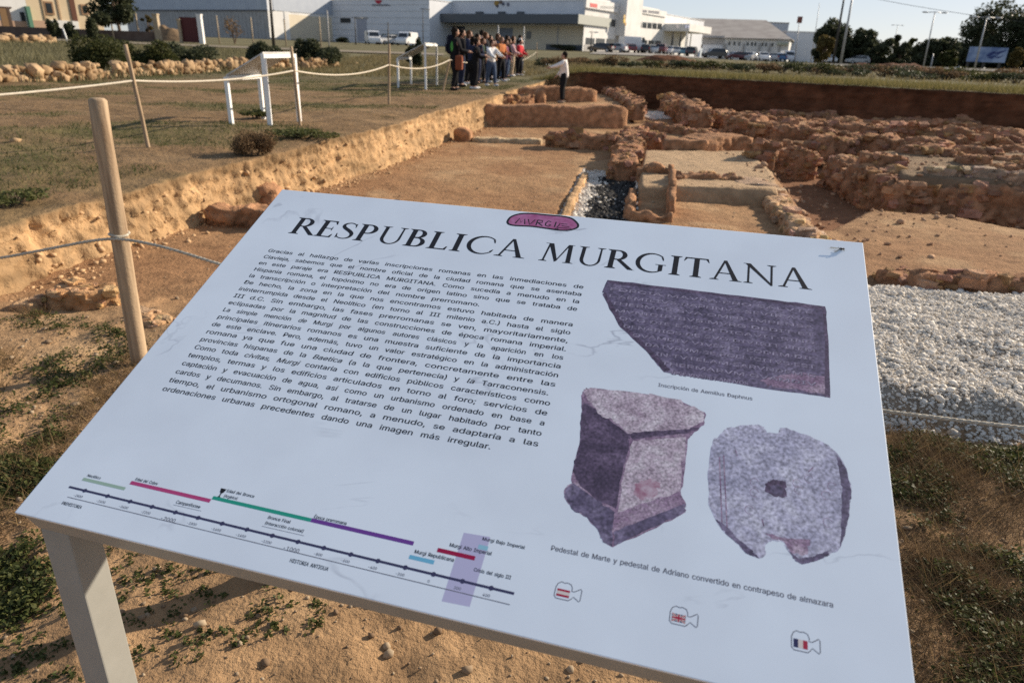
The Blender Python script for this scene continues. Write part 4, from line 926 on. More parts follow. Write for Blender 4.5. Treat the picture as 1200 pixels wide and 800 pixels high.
def glyph(ch):
    if ch == 'I': return stem(.1), .36
    if ch == 'L': return stem(.1) + arm(.2, .60, 0, True), .66
    if ch == 'E': return stem(.1) + arm(.2, .56, 0, True) + arm(.2, .53, 1, False) + [[(.2, .50), (.47, .50), (.47, .545), (.2, .545)], [(.45, .41), (.48, .41), (.48, .635), (.45, .635)]], .62
    if ch == 'T': return stem(.29, top=False) + [[(.03, 1 - TN), (.69, 1 - TN), (.69, 1), (.03, 1)], [(.03, 1), (.03 + .06, 1 - TN), (.01, .79), (-.01, .79)], [(.69, 1), (.69 - .06, 1 - TN), (.71, .79), (.73, .79)]], .72
    if ch == 'P': return stem(.1) + bowl(.2, .44, 1, .42), .64
    if ch == 'B': return stem(.1) + bowl(.2, .50, 1, .38) + bowl(.2, 0, .55, .44), .68
    if ch == 'R': return stem(.1) + bowl(.2, .46, 1, .42) + [[(.30, .49), (.46, .49), (.86, .02), (.92, 0), (.70, 0)]], .80
    if ch == 'A': return diag(.13, 0, .40, 1.02, TN * 1.1) + [[(.36, 1.02), (.45, 1.02), (.80, 0), (.645, 0)], [(.20, .33), (.62, .33), (.62, .38), (.20, .38)]] + serif(.12, 0, False, .13) + serif(.72, 0, False, .17), .86
    if ch == 'M': return diag(.14, 0, .22, 1, TN) + [[(.17, 1), (.33, 1), (.58, .10), (.50, 0)], [(.50, 0), (.56, .06), (.86, 1), (.80, 1)], [(.80, 1), (.93, 1), (.99, 0), (.845, 0)]] + serif(.14, 0, False, .13) + serif(.915, 0, False, .16) + [[(.08, 1), (.3, 1), (.25, .965), (.08, .98)], [(.80, 1), (1.0, 1), (1.0, .98), (.86, .965)]], 1.06
    if ch == 'N': return diag(.15, 0, .15, 1, TN) + diag(.78, 0, .78, 1, TN) + [[(.04, 1), (.20, 1), (.81, .02), (.81, -.03), (.76, -.03)]] + serif(.15, 0, False, .13) + serif(.78, 1, True, .13) + [[(.0, 1), (.2, 1), (.16, .96), (.0, .98)]], .92
    if ch == 'U':
        A = ell(.445, .34, .315, .36, 180, 360, 22); Bq = ell(.465, .34, .22, .30, 180, 360, 22)
        return [[A[i], A[i + 1], Bq[i + 1], Bq[i]] for i in range(22)] + [[(.13, .33), (.245, .33), (.245, 1), (.13, 1)], [(.685, .33), (.76, .33), (.75, 1), (.70, 1)]] + serif(.188, 1, True, .155) + serif(.725, 1, True, .13), .86
    if ch in 'CG':
        A = ell(.50, .5, .46, .52, 42, 318, 30); Bq = ell(.54, .5, .365, .455, 46, 314, 30)
        o = [[A[i], A[i + 1], Bq[i + 1], Bq[i]] for i in range(30)]
        o += [[(.795, .86), (.845, .80), (.86, .66), (.83, .66), (.78, .80)]]
        if ch == 'C': o += [[(.79, .14), (.845, .17), (.875, .30), (.85, .30), (.78, .20)]]; return o, .90
        o += [[(.72, .06), (.85, .13), (.85, .42), (.72, .42)], [(.63, .42), (.94, .42), (.94, .45), (.63, .45)]]; return o, .98
    if ch == 'S':
        P = [(.50, .80), (.47, .91), (.36, .975), (.25, .97), (.13, .89), (.11, .76), (.18, .65), (.32, .55), (.45, .44), (.52, .32), (.50, .15), (.40, .045), (.26, .02), (.13, .06), (.06, .17)]
        Wd = [.02, .04, .05, .055, .085, .115, .135, .145, .14, .12, .09, .06, .05, .045, .02]; o = []; L = []; Q = []
        fine = np.linspace(0, len(P) - 1, 46); PX = np.interp(fine, range(len(P)), [p[0] for p in P]); PY = np.interp(fine, range(len(P)), [p[1] for p in P]); WW = np.interp(fine, range(len(P)), Wd)
        for _ in range(2): PX[1:-1] = (PX[:-2] + 2 * PX[1:-1] + PX[2:]) / 4; PY[1:-1] = (PY[:-2] + 2 * PY[1:-1] + PY[2:]) / 4
        for i in range(46):
            d = np.array([PX[min(i + 1, 45)] - PX[max(i - 1, 0)], PY[min(i + 1, 45)] - PY[max(i - 1, 0)]]); d /= np.linalg.norm(d); a = np.array([-d[1], d[0]])
            L.append((PX[i] + a[0] * WW[i] / 2, PY[i] + a[1] * WW[i] / 2)); Q.append((PX[i] - a[0] * WW[i] / 2, PY[i] - a[1] * WW[i] / 2))
        o = [[Q[i], Q[i + 1], L[i + 1], L[i]] for i in range(45)]
        return o + [[(.48, .93), (.52, .96), (.53, .72), (.50, .72)], [(.03, .30), (.06, .30), (.10, .08), (.04, .03)]], .58
ink = Ink(); CH = .0650
def word(s, u0, u1, v):
    gl = [glyph(c) for c in s]; tot = sum(a for _, a in gl) + .05 * (len(s) - 1); k = (u1 - u0) / tot; x = u0; j = 0
    for polys, a in gl:
        for p in polys:
            j += 1; q = [(x + px_ * k, v + py_ * CH) for px_, py_ in p]
            ar = sum(q[i][0] * q[(i + 1) % len(q)][1] - q[(i + 1) % len(q)][0] * q[i][1] for i in range(len(q)))
            ink.poly(q if ar > 0 else q[::-1], .0004 + .000004 * (j % 60))
        x += (a + .05) * k
word('RESPUBLICA', .1095, .7245, .8245); ink.build('title_text', MT['ink'])
ink = Ink(); word('MURGITANA', .7590, 1.3480, .8245); ink.build('title_text', MT['ink'])
# --- MVRGI stamp logo
lg = [uvpx(x, y) for x, y in [(594, 260), (598, 254), (608, 250.5), (622, 250), (640, 252), (660, 253.5), (671, 256), (678, 263), (677, 267), (668, 270), (655, 270), (640, 267.5), (622, 265), (603, 264.5), (596, 263)]]
pts = np.array(lg); cs = np.arange(len(lg) + 1); cl = np.concatenate([pts, pts[:1]]); ff = np.linspace(0, len(lg), 90, endpoint=False)
sm = np.stack([np.interp(ff, cs, cl[:, 0]), np.interp(ff, cs, cl[:, 1])], -1)
for _ in range(6): sm = (np.roll(sm, 1, 0) + 2 * sm + np.roll(sm, -1, 0)) / 4
a = Ink(); a.poly([tuple(p) for p in sm[::-1]], .0003); logo = a.build('stamp_logo', mat('logo_pink', (.36, .075, .20), .4, .3, col2=(.52, .20, .38), nscale=42))
k = Ink(); k.stroke([tuple(p) for p in sm] + [tuple(sm[0])], .0055, .00035)
u0, v0 = uvpx(604, 262); u1, v1 = uvpx(652, 266)
[k.stroke([(.672 + a * .1, .9505 + b * .021) for a, b in st], .0034, .0004 + i * .000004) for i, st in enumerate([[(0, 0), (.06, 1), (.13, .25), (.19, 1), (.24, 0)], [(.28, 1), (.36, 0), (.45, 1)], [(.52, 0), (.52, 1)], [(.52, 1), (.64, .95), (.65, .6), (.53, .5)], [(.55, .5), (.68, 0)], [(.86, .9), (.79, 1), (.74, .6), (.75, .15), (.83, 0), (.88, .3), (.82, .35)], [(.98, 0), (.98, 1)]])]
for p0, p1 in (((.776, .949), (.781, .966)), ((.778, .949), (.812, .951)), ((.786, .958), (.806, .957)), ((.783, .9655), (.799, .9655)), ((.772, .9405), (.774, .9465)), ((.774, .9465), (.781, .944)), ((.781, .944), (.780, .9395))): k.stroke([p0, p1], .0026, .00042)
k.build('stamp_lettering', MT['ink'], logo)
# --- three printed photographs
def print_mat(name, c1, c2, c3, sc):
    m = bpy.data.materials.new(name); m.use_nodes = True; N = m.node_tree.nodes; L = m.node_tree.links; b = N['Principled BSDF']; b.inputs['Roughness'].default_value = .35
    tc = N.new('ShaderNodeTexCoord'); n = N.new('ShaderNodeTexNoise'); n.inputs['Scale'].default_value = sc * 2.6; n.inputs['Detail'].default_value = 9; n.inputs['Roughness'].default_value = .72; n.inputs['Distortion'].default_value = .4
    L.new(tc.outputs['Object'], n.inputs['Vector']); r = N.new('ShaderNodeValToRGB'); L.new(n.outputs['Fac'], r.inputs['Fac'])
    e = r.color_ramp.elements; e[0].position = .30; e[0].color = (*c1, 1); e[1].position = .70; e[1].color = (*c3, 1); q = e.new(.5); q.color = (*c2, 1)
    n2 = N.new('ShaderNodeTexNoise'); n2.inputs['Scale'].default_value = sc * 22; n2.inputs['Detail'].default_value = 6; L.new(tc.outputs['Object'], n2.inputs['Vector'])
    mr = N.new('ShaderNodeMapRange'); mr.inputs['From Min'].default_value = .3; mr.inputs['From Max'].default_value = .7; mr.inputs['To Min'].default_value = .45; mr.inputs['To Max'].default_value = 1.35; L.new(n2.outputs['Fac'], mr.inputs['Value'])
    mx = N.new('ShaderNodeMix'); mx.data_type = 'RGBA'; mx.blend_type = 'MULTIPLY'; mx.inputs['Factor'].default_value = 1; L.new(r.outputs['Color'], mx.inputs['A']); L.new(mr.outputs['Result'], mx.inputs['B']); L.new(mx.outputs['Result'], b.inputs['Base Color']); return m
PD = print_mat('print_dark_violet', (.065, .05, .095), (.15, .12, .20), (.32, .27, .39), 7)
PDk = print_mat('print_deep_violet', (.05, .035, .065), (.11, .075, .13), (.23, .165, .26), 9)
PM = print_mat('print_mid_violet', (.17, .09, .17), (.33, .22, .32), (.56, .44, .53), 11)
PL = print_mat('print_pale_stone', (.34, .24, .31), (.58, .47, .54), (.82, .75, .78), 10)
PW = print_mat('print_round_stone', (.34, .33, .45), (.52, .50, .63), (.72, .70, .80), 8)
PE = print_mat('print_letters', (.22, .19, .27), (.35, .30, .41), (.48, .42, .54), 14)
def rough_outline(px, amp=.6, sub=6, seed=1):
    g = np.random.default_rng(seed); o = []
    for i in range(len(px)):
        p, q = np.array(px[i], float), np.array(px[(i + 1) % len(px)], float)
        for k in range(sub):
            r = p + (q - p) * k / sub
            if k: r = r + g.normal(0, amp, 2)
            o.append(uvpx(*r))
    return o
def patch(name, px, m, h, parent=None, amp=.6, sub=6, seed=1):
    o = rough_outline(px, amp, sub, seed); ar = sum(o[i][0] * o[(i + 1) % len(o)][1] - o[(i + 1) % len(o)][0] * o[i][1] for i in range(len(o)))
    a = Ink(); a.poly(o if ar > 0 else o[::-1], h); return a.build(name, m, parent)
slab = patch('printed_photograph', [(712, 328), (800, 338.5), (900, 350.5), (967, 359), (971, 400), (973, 466), (900, 456), (778, 436), (757, 411), (741, 396), (725, 381), (724, 374), (707, 346), (706, 341)], PD, .0003, amp=.5); slab['label'] = 'printed picture of a dark violet inscribed stone slab'
patch('stone_edge', [(967, 359), (971, 400), (973, 466), (966, 465), (967, 400), (964, 364)], PDk, .00036, slab, .3)
patch('stone_edge', [(712, 328), (967, 359), (964, 363), (900, 354), (800, 342), (714, 332)], PDk, .00037, slab, .3)
patch('stone_edge', [(778, 436), (757, 411), (725, 381), (706, 345), (710, 343), (732, 381), (764, 411), (786, 433)], PDk, .00038, slab, .6)
patch('stone_edge', [(930, 436), (968, 441), (969, 462), (905, 453), (890, 446)], PM, .00034, slab, 1.0)
k = Ink(); kd = Ink()
for i, t in enumerate(INSCR):
    v = .7640 - .0213 * i; us = max(.932, np.interp(v, [.54, .58, .60, .65, .735, .78], [1.10, 1.06, 1.05, .985, .938, .934])); ue = 1.352 - (.12 if i > 9 else 0)
    line(k, t, us, v - .0115, .0165, .00046, ue, xs=.9, slant=0); line(kd, t, us + .0012, v - .0128, .0165, .00042, ue + .0012, xs=.9, slant=0)
kd.build('carved_shadow', PDk, slab); k.build('carved_lettering', PE, slab)
ped = patch('printed_photograph', [(681, 463), (684, 456), (692, 454), (740, 459), (790, 467), (826, 483), (825, 498), (811, 510), (806, 515), (801, 560), (798, 579), (804, 590), (803, 600), (770, 618), (718, 641), (706, 634), (700, 620), (688, 606), (672, 598), (661, 582), (662, 572), (670, 565), (671, 551), (679, 520), (682, 490)], PM, .0003, amp=.9, sub=4); ped['label'] = 'printed picture of a violet stone pedestal'
patch('shaded_side', [(682, 470), (700, 480), (738, 510), (737, 520), (728, 560), (722, 596), (700, 586), (678, 566), (671, 551), (679, 520), (681, 490)], PDk, .00036, ped, .8)
patch('shaded_side', [(661, 582), (663, 572), (672, 566), (700, 586), (721, 600), (717, 620), (718, 640), (706, 634), (700, 620), (688, 606), (672, 598)], PD, .00038, ped, .8)
patch('top_face', [(684, 456), (692, 454), (740, 459), (790, 467), (826, 483), (824, 494), (800, 506), (770, 508), (740, 512), (726, 498), (704, 486), (690, 470)], PL, .0004, ped, 1.2)
patch('front_face', [(742, 516), (770, 514), (804, 512), (797, 575), (760, 588), (724, 600), (730, 560)], PL, .00039, ped, 1.0)
patch('moulding_shadow', [(736, 508), (756, 505), (800, 503), (822, 500), (804, 508), (770, 511), (742, 515)], PDk, .00044, ped, .6)
patch('moulding_shadow', [(720, 622), (760, 606), (803, 590), (803, 599), (770, 616), (719, 639)], PD, .00043, ped, .8)
patch('stain', [(745, 566), (762, 560), (774, 566), (770, 580), (752, 586), (742, 578)], mat('print_red_stain', (.34, .14, .21), .4, .3, col2=(.58, .46, .53), nscale=60), .00045, ped, 1.2)
rs = patch('printed_photograph', [(833, 524), (836, 515), (846, 507), (852, 501), (870, 498), (888, 497), (896, 500), (899, 507), (912, 507), (914, 501), (930, 504), (950, 511), (966, 519), (982, 532), (992, 549), (998, 575), (995, 600), (990, 628), (985, 641), (972, 650), (956, 657), (940, 661), (932, 657), (921, 642), (918, 635), (905, 633), (897, 638), (897, 650), (890, 654), (874, 648), (866, 638), (850, 625), (838, 608), (830, 590), (830, 565), (831, 540)], PW, .0003, amp=.7, sub=4, seed=3); rs['label'] = 'printed picture of a pale round counterweight stone with a square hole'
patch('stone_hole', [(897, 566), (906, 561), (921, 564), (922, 582), (908, 582), (896, 575)], PDk, .00036, rs, .6)
patch('stone_hole', [(903, 569), (912, 567), (918, 572), (917, 579), (908, 580), (902, 575)], PD, .0004, rs, .6)
patch('stone_edge', [(980, 532), (992, 549), (998, 575), (995, 600), (990, 628), (984, 641), (986, 610), (987, 575), (983, 550)], PD, .00036, rs, .7)
patch('stone_edge', [(890, 654), (874, 648), (866, 638), (850, 625), (838, 608), (846, 612), (866, 632), (880, 643)], PD, .00037, rs, .6)
patch('stone_edge', [(972, 650), (956, 657), (940, 661), (932, 657), (924, 645), (936, 654), (952, 652), (970, 645)], PD, .00038, rs, .6)
patch('stone_edge', [(897, 624), (920, 630), (950, 632), (946, 650), (928, 648), (918, 634), (905, 631)], PM, .00033, rs, .8)
for (x, y) in ((878, 597), (934, 566), (948, 561), (968, 580), (884, 565), (884, 577), (970, 612), (936, 574), (975, 570)):
    k = Ink(); u, v = uvpx(x, y); k.stroke([(u + .007 * math.cos(R(a)), v + .008 * math.sin(R(a))) for a in range(20, 340, 40)], .0009, .0004); k.build('carved_ring', PM, rs)
for p0, p1 in (((843, 535), (846, 612)), ((848, 533), (852, 618)), ((862, 527), (863, 531)), ((863, 533), (864, 534)), ((893, 608), (895, 616)), ((947, 553), (953, 547))): k = Ink(); k.stroke([uvpx(*p0), uvpx(*p1)], .002, .00042); k.build('crack', PM, rs)
k = Ink(); line(k, SMALL[14], uvpx(771, 451)[0], .5045, .0165, .0004, uvpx(882, 468)[0], xs=1.0); k.build('caption_text', MT['inkgrey'])
k = Ink(); line(k, SMALL[15], .9445, .1395, .0170, .0004, 1.3625, xs=1.0, ang=-.008); k.build('caption_text', MT['inkgrey'])
# --- camera icons with flags (the square codes are left out)
def icon(u, v, w, h, kind):
    k = Ink(); o = [(0, .12), (0, .62), (.06, .85), (.18, .97), (.30, .92), (.42, .97), (.56, .90), (.62, .72), (.62, .55), (.72, .55), (.95, .78), (.99, .70), (.99, .14), (.95, .06), (.72, .26), (.64, .10), (.56, .0), (.08, .0), (0, .12)]
    k.stroke([(u + a * w, v + b * h) for a, b in o], .0013, .0004); ic = k.build('camera_icon', MT['inkgrey'])
    fl = {}
    def q(a0, b0, a1, b1, m, hh):
        fl.setdefault(m.name, (Ink(), m))[0].poly([(u + a0 * w, v + b0 * h), (u + a1 * w, v + b0 * h), (u + a1 * w, v + b1 * h), (u + a0 * w, v + b1 * h)], hh)
    x0, x1, y0, y1 = .07, .56, .14, .56
    if kind == 0: q(x0, y0, x1, y0 + .12, RED, .0004); q(x0, y0 + .12, x1, y1 - .12, CREAM, .00041); q(x0, y1 - .12, x1, y1, RED, .0004)
    if kind == 2: q(x0, y0, x0 + .16, y1, NAVY, .0004); q(x0 + .16, y0, x0 + .33, y1, CREAM, .00041); q(x0 + .33, y0, x1, y1, RED, .0004)
    if kind == 1:
        q(x0, y0, x1, y1, NAVY, .0004)
        a = fl.setdefault(CREAM.name, (Ink(), CREAM))[0]; c = lambda s, t: (u + s * w, v + t * h)
        a.stroke([c(x0, y0), c(x1, y1)], .003, .00042); a.stroke([c(x0, y1), c(x1, y0)], .003, .00043); a.stroke([c(.315, y0), c(.315, y1)], .0042, .00044); a.stroke([c(x0, .35), c(x1, .35)], .0042, .00045)
        b = fl.setdefault(RED.name, (Ink(), RED))[0]; b.stroke([c(x0, y0), c(x1, y1)], .0012, .00046); b.stroke([c(x0, y1), c(x1, y0)], .0012, .00047); b.stroke([c(.315, y0), c(.315, y1)], .0024, .00048); b.stroke([c(x0, .35), c(x1, .35)], .0024, .00049)
    for i, m in fl.values(): i.build('flag_print', m, ic)
RED = flat('print_red', (.42, .02, .06)); CREAM = flat('print_cream', (.72, .64, .60)); NAVY = flat('print_navy', (.02, .025, .10))
icon(.9665, .0665, .040, .0275, 0); icon(1.1375, .0680, .040, .0275, 1); icon(1.3050, .0700, .038, .0285, 2)
# --- the timeline
tl = Ink(); tl.stroke([(.0638, .0668), (.907, .0586)], .0042, .0004)
tu = [.0993, .1497, .1987, .2456, .2942, .3409, .3891, .4379, .487, .5352, .5831, .632, .6801, .7276, .7755, .8237, .8704]
av = lambda u: .0668 - (u - .0638) * .0097
for u in tu: tl.poly([(u + .0042 * math.cos(a * .7854), av(u) + .0042 * math.sin(a * .7854)) for a in range(8)], .00042)
timeline = tl.build('timeline', MT['inknavy'])
k = Ink(); k.stroke([(.0759, .0482), (.905, .0408)], .0014, .0004)
gl = SMALL[16].split(' ')
for u, t in zip(tu, gl):
    big = t in ('-2000', '-1000'); prep([t]); V = WORDS[t][0]; s = .0135 if big else .0088; line(k, t, u - V[:, 0].max() * s * .55 - .004, av(u) - (.018 if big else .0145), s, .0004, xs=1.0)
k.build('timeline_ruling', MT['inkgrey'], timeline)
k = Ink()
for t, u0, v, s, u1 in [('Neolítico', .0815, .0930, .0105, .112), ('Edad del Cobre', .1785, .1055, .0115, .2270), ('Campaniforme', .283, .0805, .0120, .333), ('Edad del Bronce', .3620, .1205, .0115, .418), ('(Argárico)', .3620, .1105, .0105, .390), ('Bronce Final', .462, .0895, .0115, .506), ('(interacción colonial)', .462, .0790, .0110, .536), ('Época prerromana', .5406, .1080, .0120, .602),
                        ('Murgi Republicana', .7320, .0865, .0125, .800), ('Murgi Alto Imperial', .7840, .1100, .0125, .8560), ('Murgi Bajo Imperial', .8330, .1320, .0115, .905), ('Crisis del siglo III', .8350, .0790, .0115, .896), ('PREHISTORIA', .0743, .0330, .0115, .118), ('HISTORIA ANTIGUA', .5372, .0270, .0125, .607)]:
    k1 = Ink(); line(k1, t, u0, v, s, .00046, u1, xs=1.0); k1.build('period_label', MT['ink'], timeline)
for a in ((.2815, .3385, .0770), (.4600, .5400, .0745)): kk = Ink(); kk.stroke([(a[0], a[2]), (a[1], a[2])], .0008, .0004); kk.build('label_rule', MT['inkgrey'], timeline)
cu, cv = .3545, .1155
k.poly([(cu - .006, cv + .010), (cu - .004, cv + .003), (cu - .0012, cv), (cu - .0012, cv - .005), (cu - .004, cv - .0075), (cu + .004, cv - .0075), (cu + .0012, cv - .005), (cu + .0012, cv), (cu + .004, cv + .003), (cu + .006, cv + .010)], .0004)
k.build('cup_symbol', MT['ink'], timeline)
def bar(u0, u1, v, w, c, nm): 
    a = Ink(); a.poly([(u0, v - w / 2), (u1, v - w / 2 - (u1 - u0) * .009), (u1, v + w / 2 - (u1 - u0) * .009), (u0, v + w / 2)], .00044); a.build('period_bar', flat('print_' + nm, c), timeline)
bar(.0783, .1725, .0868, .0062, (.36, .50, .40), 'sage'); bar(.174, .3437, .0997, .0072, (.50, .06, .20), 'rose'); bar(.3440, .5385, .1050, .0068, (.02, .34, .24), 'teal'); bar(.5388, .726, .1035, .0072, (.16, .05, .30), 'violet')
bar(.7271, .7697, .0790, .0068, (.17, .48, .68), 'sky_blue'); bar(.7678, .8316, .1001, .0072, (.36, .005, .06), 'crimson'); bar(.831, .847, .1200, .0075, (.30, .56, .68), 'pale_blue')
a = Ink(); a.poly([(.8021, .0223), (.8466, .0240), (.8455, .1400), (.8006, .1380)], .0002); a.build('period_band', flat('print_lilac', (.52, .50, .70)), timeline)
# --- a fly resting on the panel
fp = bp(*uvpx(985.5, 292.3), -.001)
fly = thing('insect', 'small dark winged insect resting near the top right corner of the panel', 'insect', fp)
def ball_part(c, r, nm, m, par):
    o = MB().ball((0, 0, 0), r, 10, 8).build(nm, m, par, True); o.matrix_local = Matrix(((BX[0], BY[0], BN[0], c[0]), (BX[1], BY[1], BN[1], c[1]), (BX[2], BY[2], BN[2], c[2]), (0, 0, 0, 1))); return o
iv = BX * -.0; black = flat('insect_black', (.01, .01, .01))
ball_part(BN * .003, (.0045, .0022, .0022), 'body', black, fly); ball_part(BN * .003 + BX * .0055, (.0018, .0018, .0018), 'head', black, fly)
w = MB(); w.prism([BN * .004, BN * .0045 - BX * .022 + BY * .001, BN * .0045 - BX * .024 - BY * .003, BN * .0045 - BX * .012 - BY * .003], BN * .0002); w.prism([BN * .004 - BY * .001, BN * .0035 - BX * .016 - BY * .012, BN * .0035 - BX * .013 - BY * .014, BN * .0035 - BX * .006 - BY * .008], BN * .0002)
w.build('wing', flat('insect_wing', (.35, .34, .30)), fly)
lg_ = MB()
for sx in (-.003, 0, .003):
    for sy in (-1, 1): lg_.tube([BX * sx + BN * .003, BX * sx * 1.8 + BY * .004 * sy + BN * .0035, BX * sx * 2.2 + BY * .006 * sy], .0003, 5)
lg_.build('legs', black, fly)
# ------------------------------------------------------------------ posts, ropes, lecterns
def post(name, label, foot, topv, r, m, group=None, zf=None, n=12):
    t = thing(name, label, 'post', foot, 0, group); d = np.array(topv) - np.array(foot)
    k = 9; pts = [d * f for f in np.linspace(-.12 / max(.3, np.linalg.norm(d)), 1, k)]
    g = np.random.default_rng(int(abs(foot[0]) * 1000) + 1)
    pts = [p + np.append(g.normal(0, r * .05, 2), 0) for p in pts]
    u = d / np.linalg.norm(d); pts += [pts[-1] + u * r * .25]
    MB().tube(pts, [r * (1.06 - .08 * f) for f in np.linspace(0, 1, k)] + [r * .72], n).build('shaft', m, t, True)
    return t
def vert(px, pyb, z, pxt, pyt):
    # foot on the ground at a pixel, top above it (leaning sideways only) at another pixel
    f = G(px, pyb, z); zz = zpix(f[0], f[1], pyt); x = f[0] + along((f[0], f[1]), (1, 0), pxt, zz)
    return f, np.array([x, f[1], zz])
f, tp = vert(165, 425, 0, 113.5, 117.5)
f[2] = float(zg(f[0], f[1]))
npost = post('wooden_post', 'thick weathered round wooden post standing close to the left edge of the panel', f, tp, .041, MT['wood'], None, n=20)
k = MB()
ra = f + (tp - f) * ((.715 - f[2]) / (tp[2] - f[2]))
k.tube([ra + np.array([.044 * math.cos(a), .044 * math.sin(a), .004 * math.sin(a * 2)]) for a in np.linspace(0, 6.283, 18)], .007, 6); 
o = k.build('rope_loop', MT['rope'], None, True)
tag(o, 'turn of grey rope tied round the thick wooden post', 'rope loop')
f2 = f + np.array([.9664, -.257, 0]) * 7.6; f2[2] = 0
post('wooden_post', 'weathered round wooden post to the right, beyond the picture', f2, f2 + np.array([.02, 0, 1.3]), .041, MT['wood'])
def sag(a, b, s, n=40, wob=0.0):
    a, b = np.array(a), np.array(b); tt_ = np.linspace(0, 1, n); return [a + (b - a) * t - np.array([0, 0, 4 * s * t * (1 - t)]) for t in tt_]
def rope(label, pts, r, m, name='rope', group=None, twist=True):
    mb = MB(); pts = [np.array(p) for p in pts]
    if twist:
        # three twisted strands
        L = np.concatenate([[0], np.cumsum([np.linalg.norm(pts[i + 1] - pts[i]) for i in range(len(pts) - 1)])]); n = int(L[-1] / (r * 2.2)); ss = np.linspace(0, L[-1], n)
        P = np.stack([np.interp(ss, L, [p[i] for p in pts]) for i in range(3)], -1)
        for q in range(3):
            a = ss / (r * 9) * 6.283 + q * 2.094; T = np.gradient(P, axis=0); T /= np.linalg.norm(T, axis=1)[:, None]; U = np.cross(T, [0, 0, 1.0]); U /= np.linalg.norm(U, axis=1)[:, None]; W_ = np.cross(U, T)
            mb.tube(list(P + U * (np.cos(a) * r * .48)[:, None] + W_ * (np.sin(a) * r * .48)[:, None]), r * .56, 5)
    else: mb.tube(pts, r, 6)
    return tag(mb.build('rope' if name is None else name, m, None, True), label, 'rope', group)
# the near rope: sag solved so that it passes the picture points seen left and right of the panel
dv = np.array([.9664, -.257, 0]); A0 = ra
def nr(s): return np.array([A0[0], A0[1], 0]) + dv * s + np.array([0, 0, float(np.interp(s, [-1.8, -.85, 0, .32, .6, 1.5, 2.6, 3.6, 4.1, 5.2, 7.6], [.42, .50, .715, .69, .635, .50, .39, .37, .385, .47, .75]))])
ss = np.linspace(-1.8, 7.6, 160); zsm = np.array([nr(s) for s in ss])
for _ in range(6): 
    zz = zsm[:, 2].copy(); k0 = np.abs(ss) < .05; zsm[1:-1, 2] = (zz[:-2] + 2 * zz[1:-1] + zz[2:]) / 4
rope('grey twisted rope strung from the thick wooden post and passing behind the panel', list(zsm + np.array([0, -.046, 0]) * 1.0), .0085, MT['rope'])
# thin posts of the terrace, their rope
TP = []
for px, pyb, z, pxt, pyt, r, lab in [(175, 179, .40, 147, 53, .022, 'leaning thin wooden post on the terrace, nearest of the thin posts'), (352, 149, .47, 341, 55, .022, 'thin wooden post in front of the near white lectern'), (456, 123, .52, 456, 52, .025, 'upright thin wooden post on the grass between the two white lecterns'),
                                (519, 107, .58, 527, 70, .025, 'slanting thin stick leaning right beside the nearest visitor'), (629, 80, .66, 629, 50, .03, 'thin pale post at the far end of the rope beyond the visitors')]:
    f, tp = vert(px, pyb, z, pxt, pyt); f[2] = float(zt(f[0], f[1])); post('thin_post', lab, f, tp, r, MT['wood'], 'thin posts of the terrace rope'); TP.append((f, tp))
def on(i, py): f, tp = TP[i]; a = zpix(f[0], f[1], py); k = (a - f[2]) / (tp[2] - f[2]); return f + (tp - f) * k
q0 = on(0, 95); ql = q0 + np.array([-1.6, -3.4, -.14])
rp_ = sag(ql, q0, .05, 16) + sag(q0, on(1, 83), .06, 24)[1:] + sag(on(1, 83), on(2, 76), .12, 24)[1:] + sag(on(2, 76), on(3, 70), .14, 20)[1:] + sag(on(3, 70), on(4, 61), .42, 30)[1:]
rope('long pale rope hung from post to post along the terrace past the visitors', rp_, .013, MT['ropelit'], twist=False)
def lectern(label, F1_, F2_, R1_, R2_, hf, hr):
    t = thing('lectern', label, 'lectern', F1_, 0, 'white lecterns on the terrace'); z0 = F1_
    W = [np.array(p) - np.array(z0) for p in (F1_, F2_, R1_, R2_)]; b = .055
    def frame_u(a, c, h, nm):
        e = (c - a); e = e / np.linalg.norm(e); nrm = np.array([-e[1], e[0], 0])
        for q in (a, c):
            m = MB(); m.box(q - e * b / 2 - nrm * b / 2 - np.array([0, 0, .1]), e * b, nrm * b, np.array([0, 0, h + .1])); m.build('leg', MT['whitepaint'], t)
        m = MB(); m.box(a + e * (b / 2 + .001) - nrm * b / 2 + np.array([0, 0, h - b]), e * (np.linalg.norm(c - a) - b - .002), nrm * b, np.array([0, 0, b])); m.build('crossbar', MT['whitepaint'], t)
    frame_u(W[0], W[1], hf, 'f'); frame_u(W[2], W[3], hr, 'r')
    up = np.array([0, 0, 1.0]); q = [W[0] + up * (hf + .008), W[1] + up * (hf + .008), W[3] + up * (hr + .008), W[2] + up * (hr + .008)]
    m = MB(); m.prism(q[::-1], up * .02); m.build('panel', MT['panelgrey'], t)
    return t
MT['panelgrey'] = mat('printed_board', (.62, .62, .60), .4, .4, col2=(.40, .38, .36), nscale=5)
def gp3(x, y, z): p = G(x, y, z); p[2] = float(zt(p[0], p[1])); return p
lectern('nearer white metal lectern with a slanted panel, left of a thin wooden post', gp3(272, 149, .45), gp3(309, 140, .48), gp3(317, 151, .45), gp3(351, 143, .48), .66, .99)
lectern('farther white metal lectern on the grass just left of the visitors', gp3(467, 105, .54), gp3(482, 101, .54), gp3(499, 107, .54), gp3(512, 102, .54), .80, 1.20)

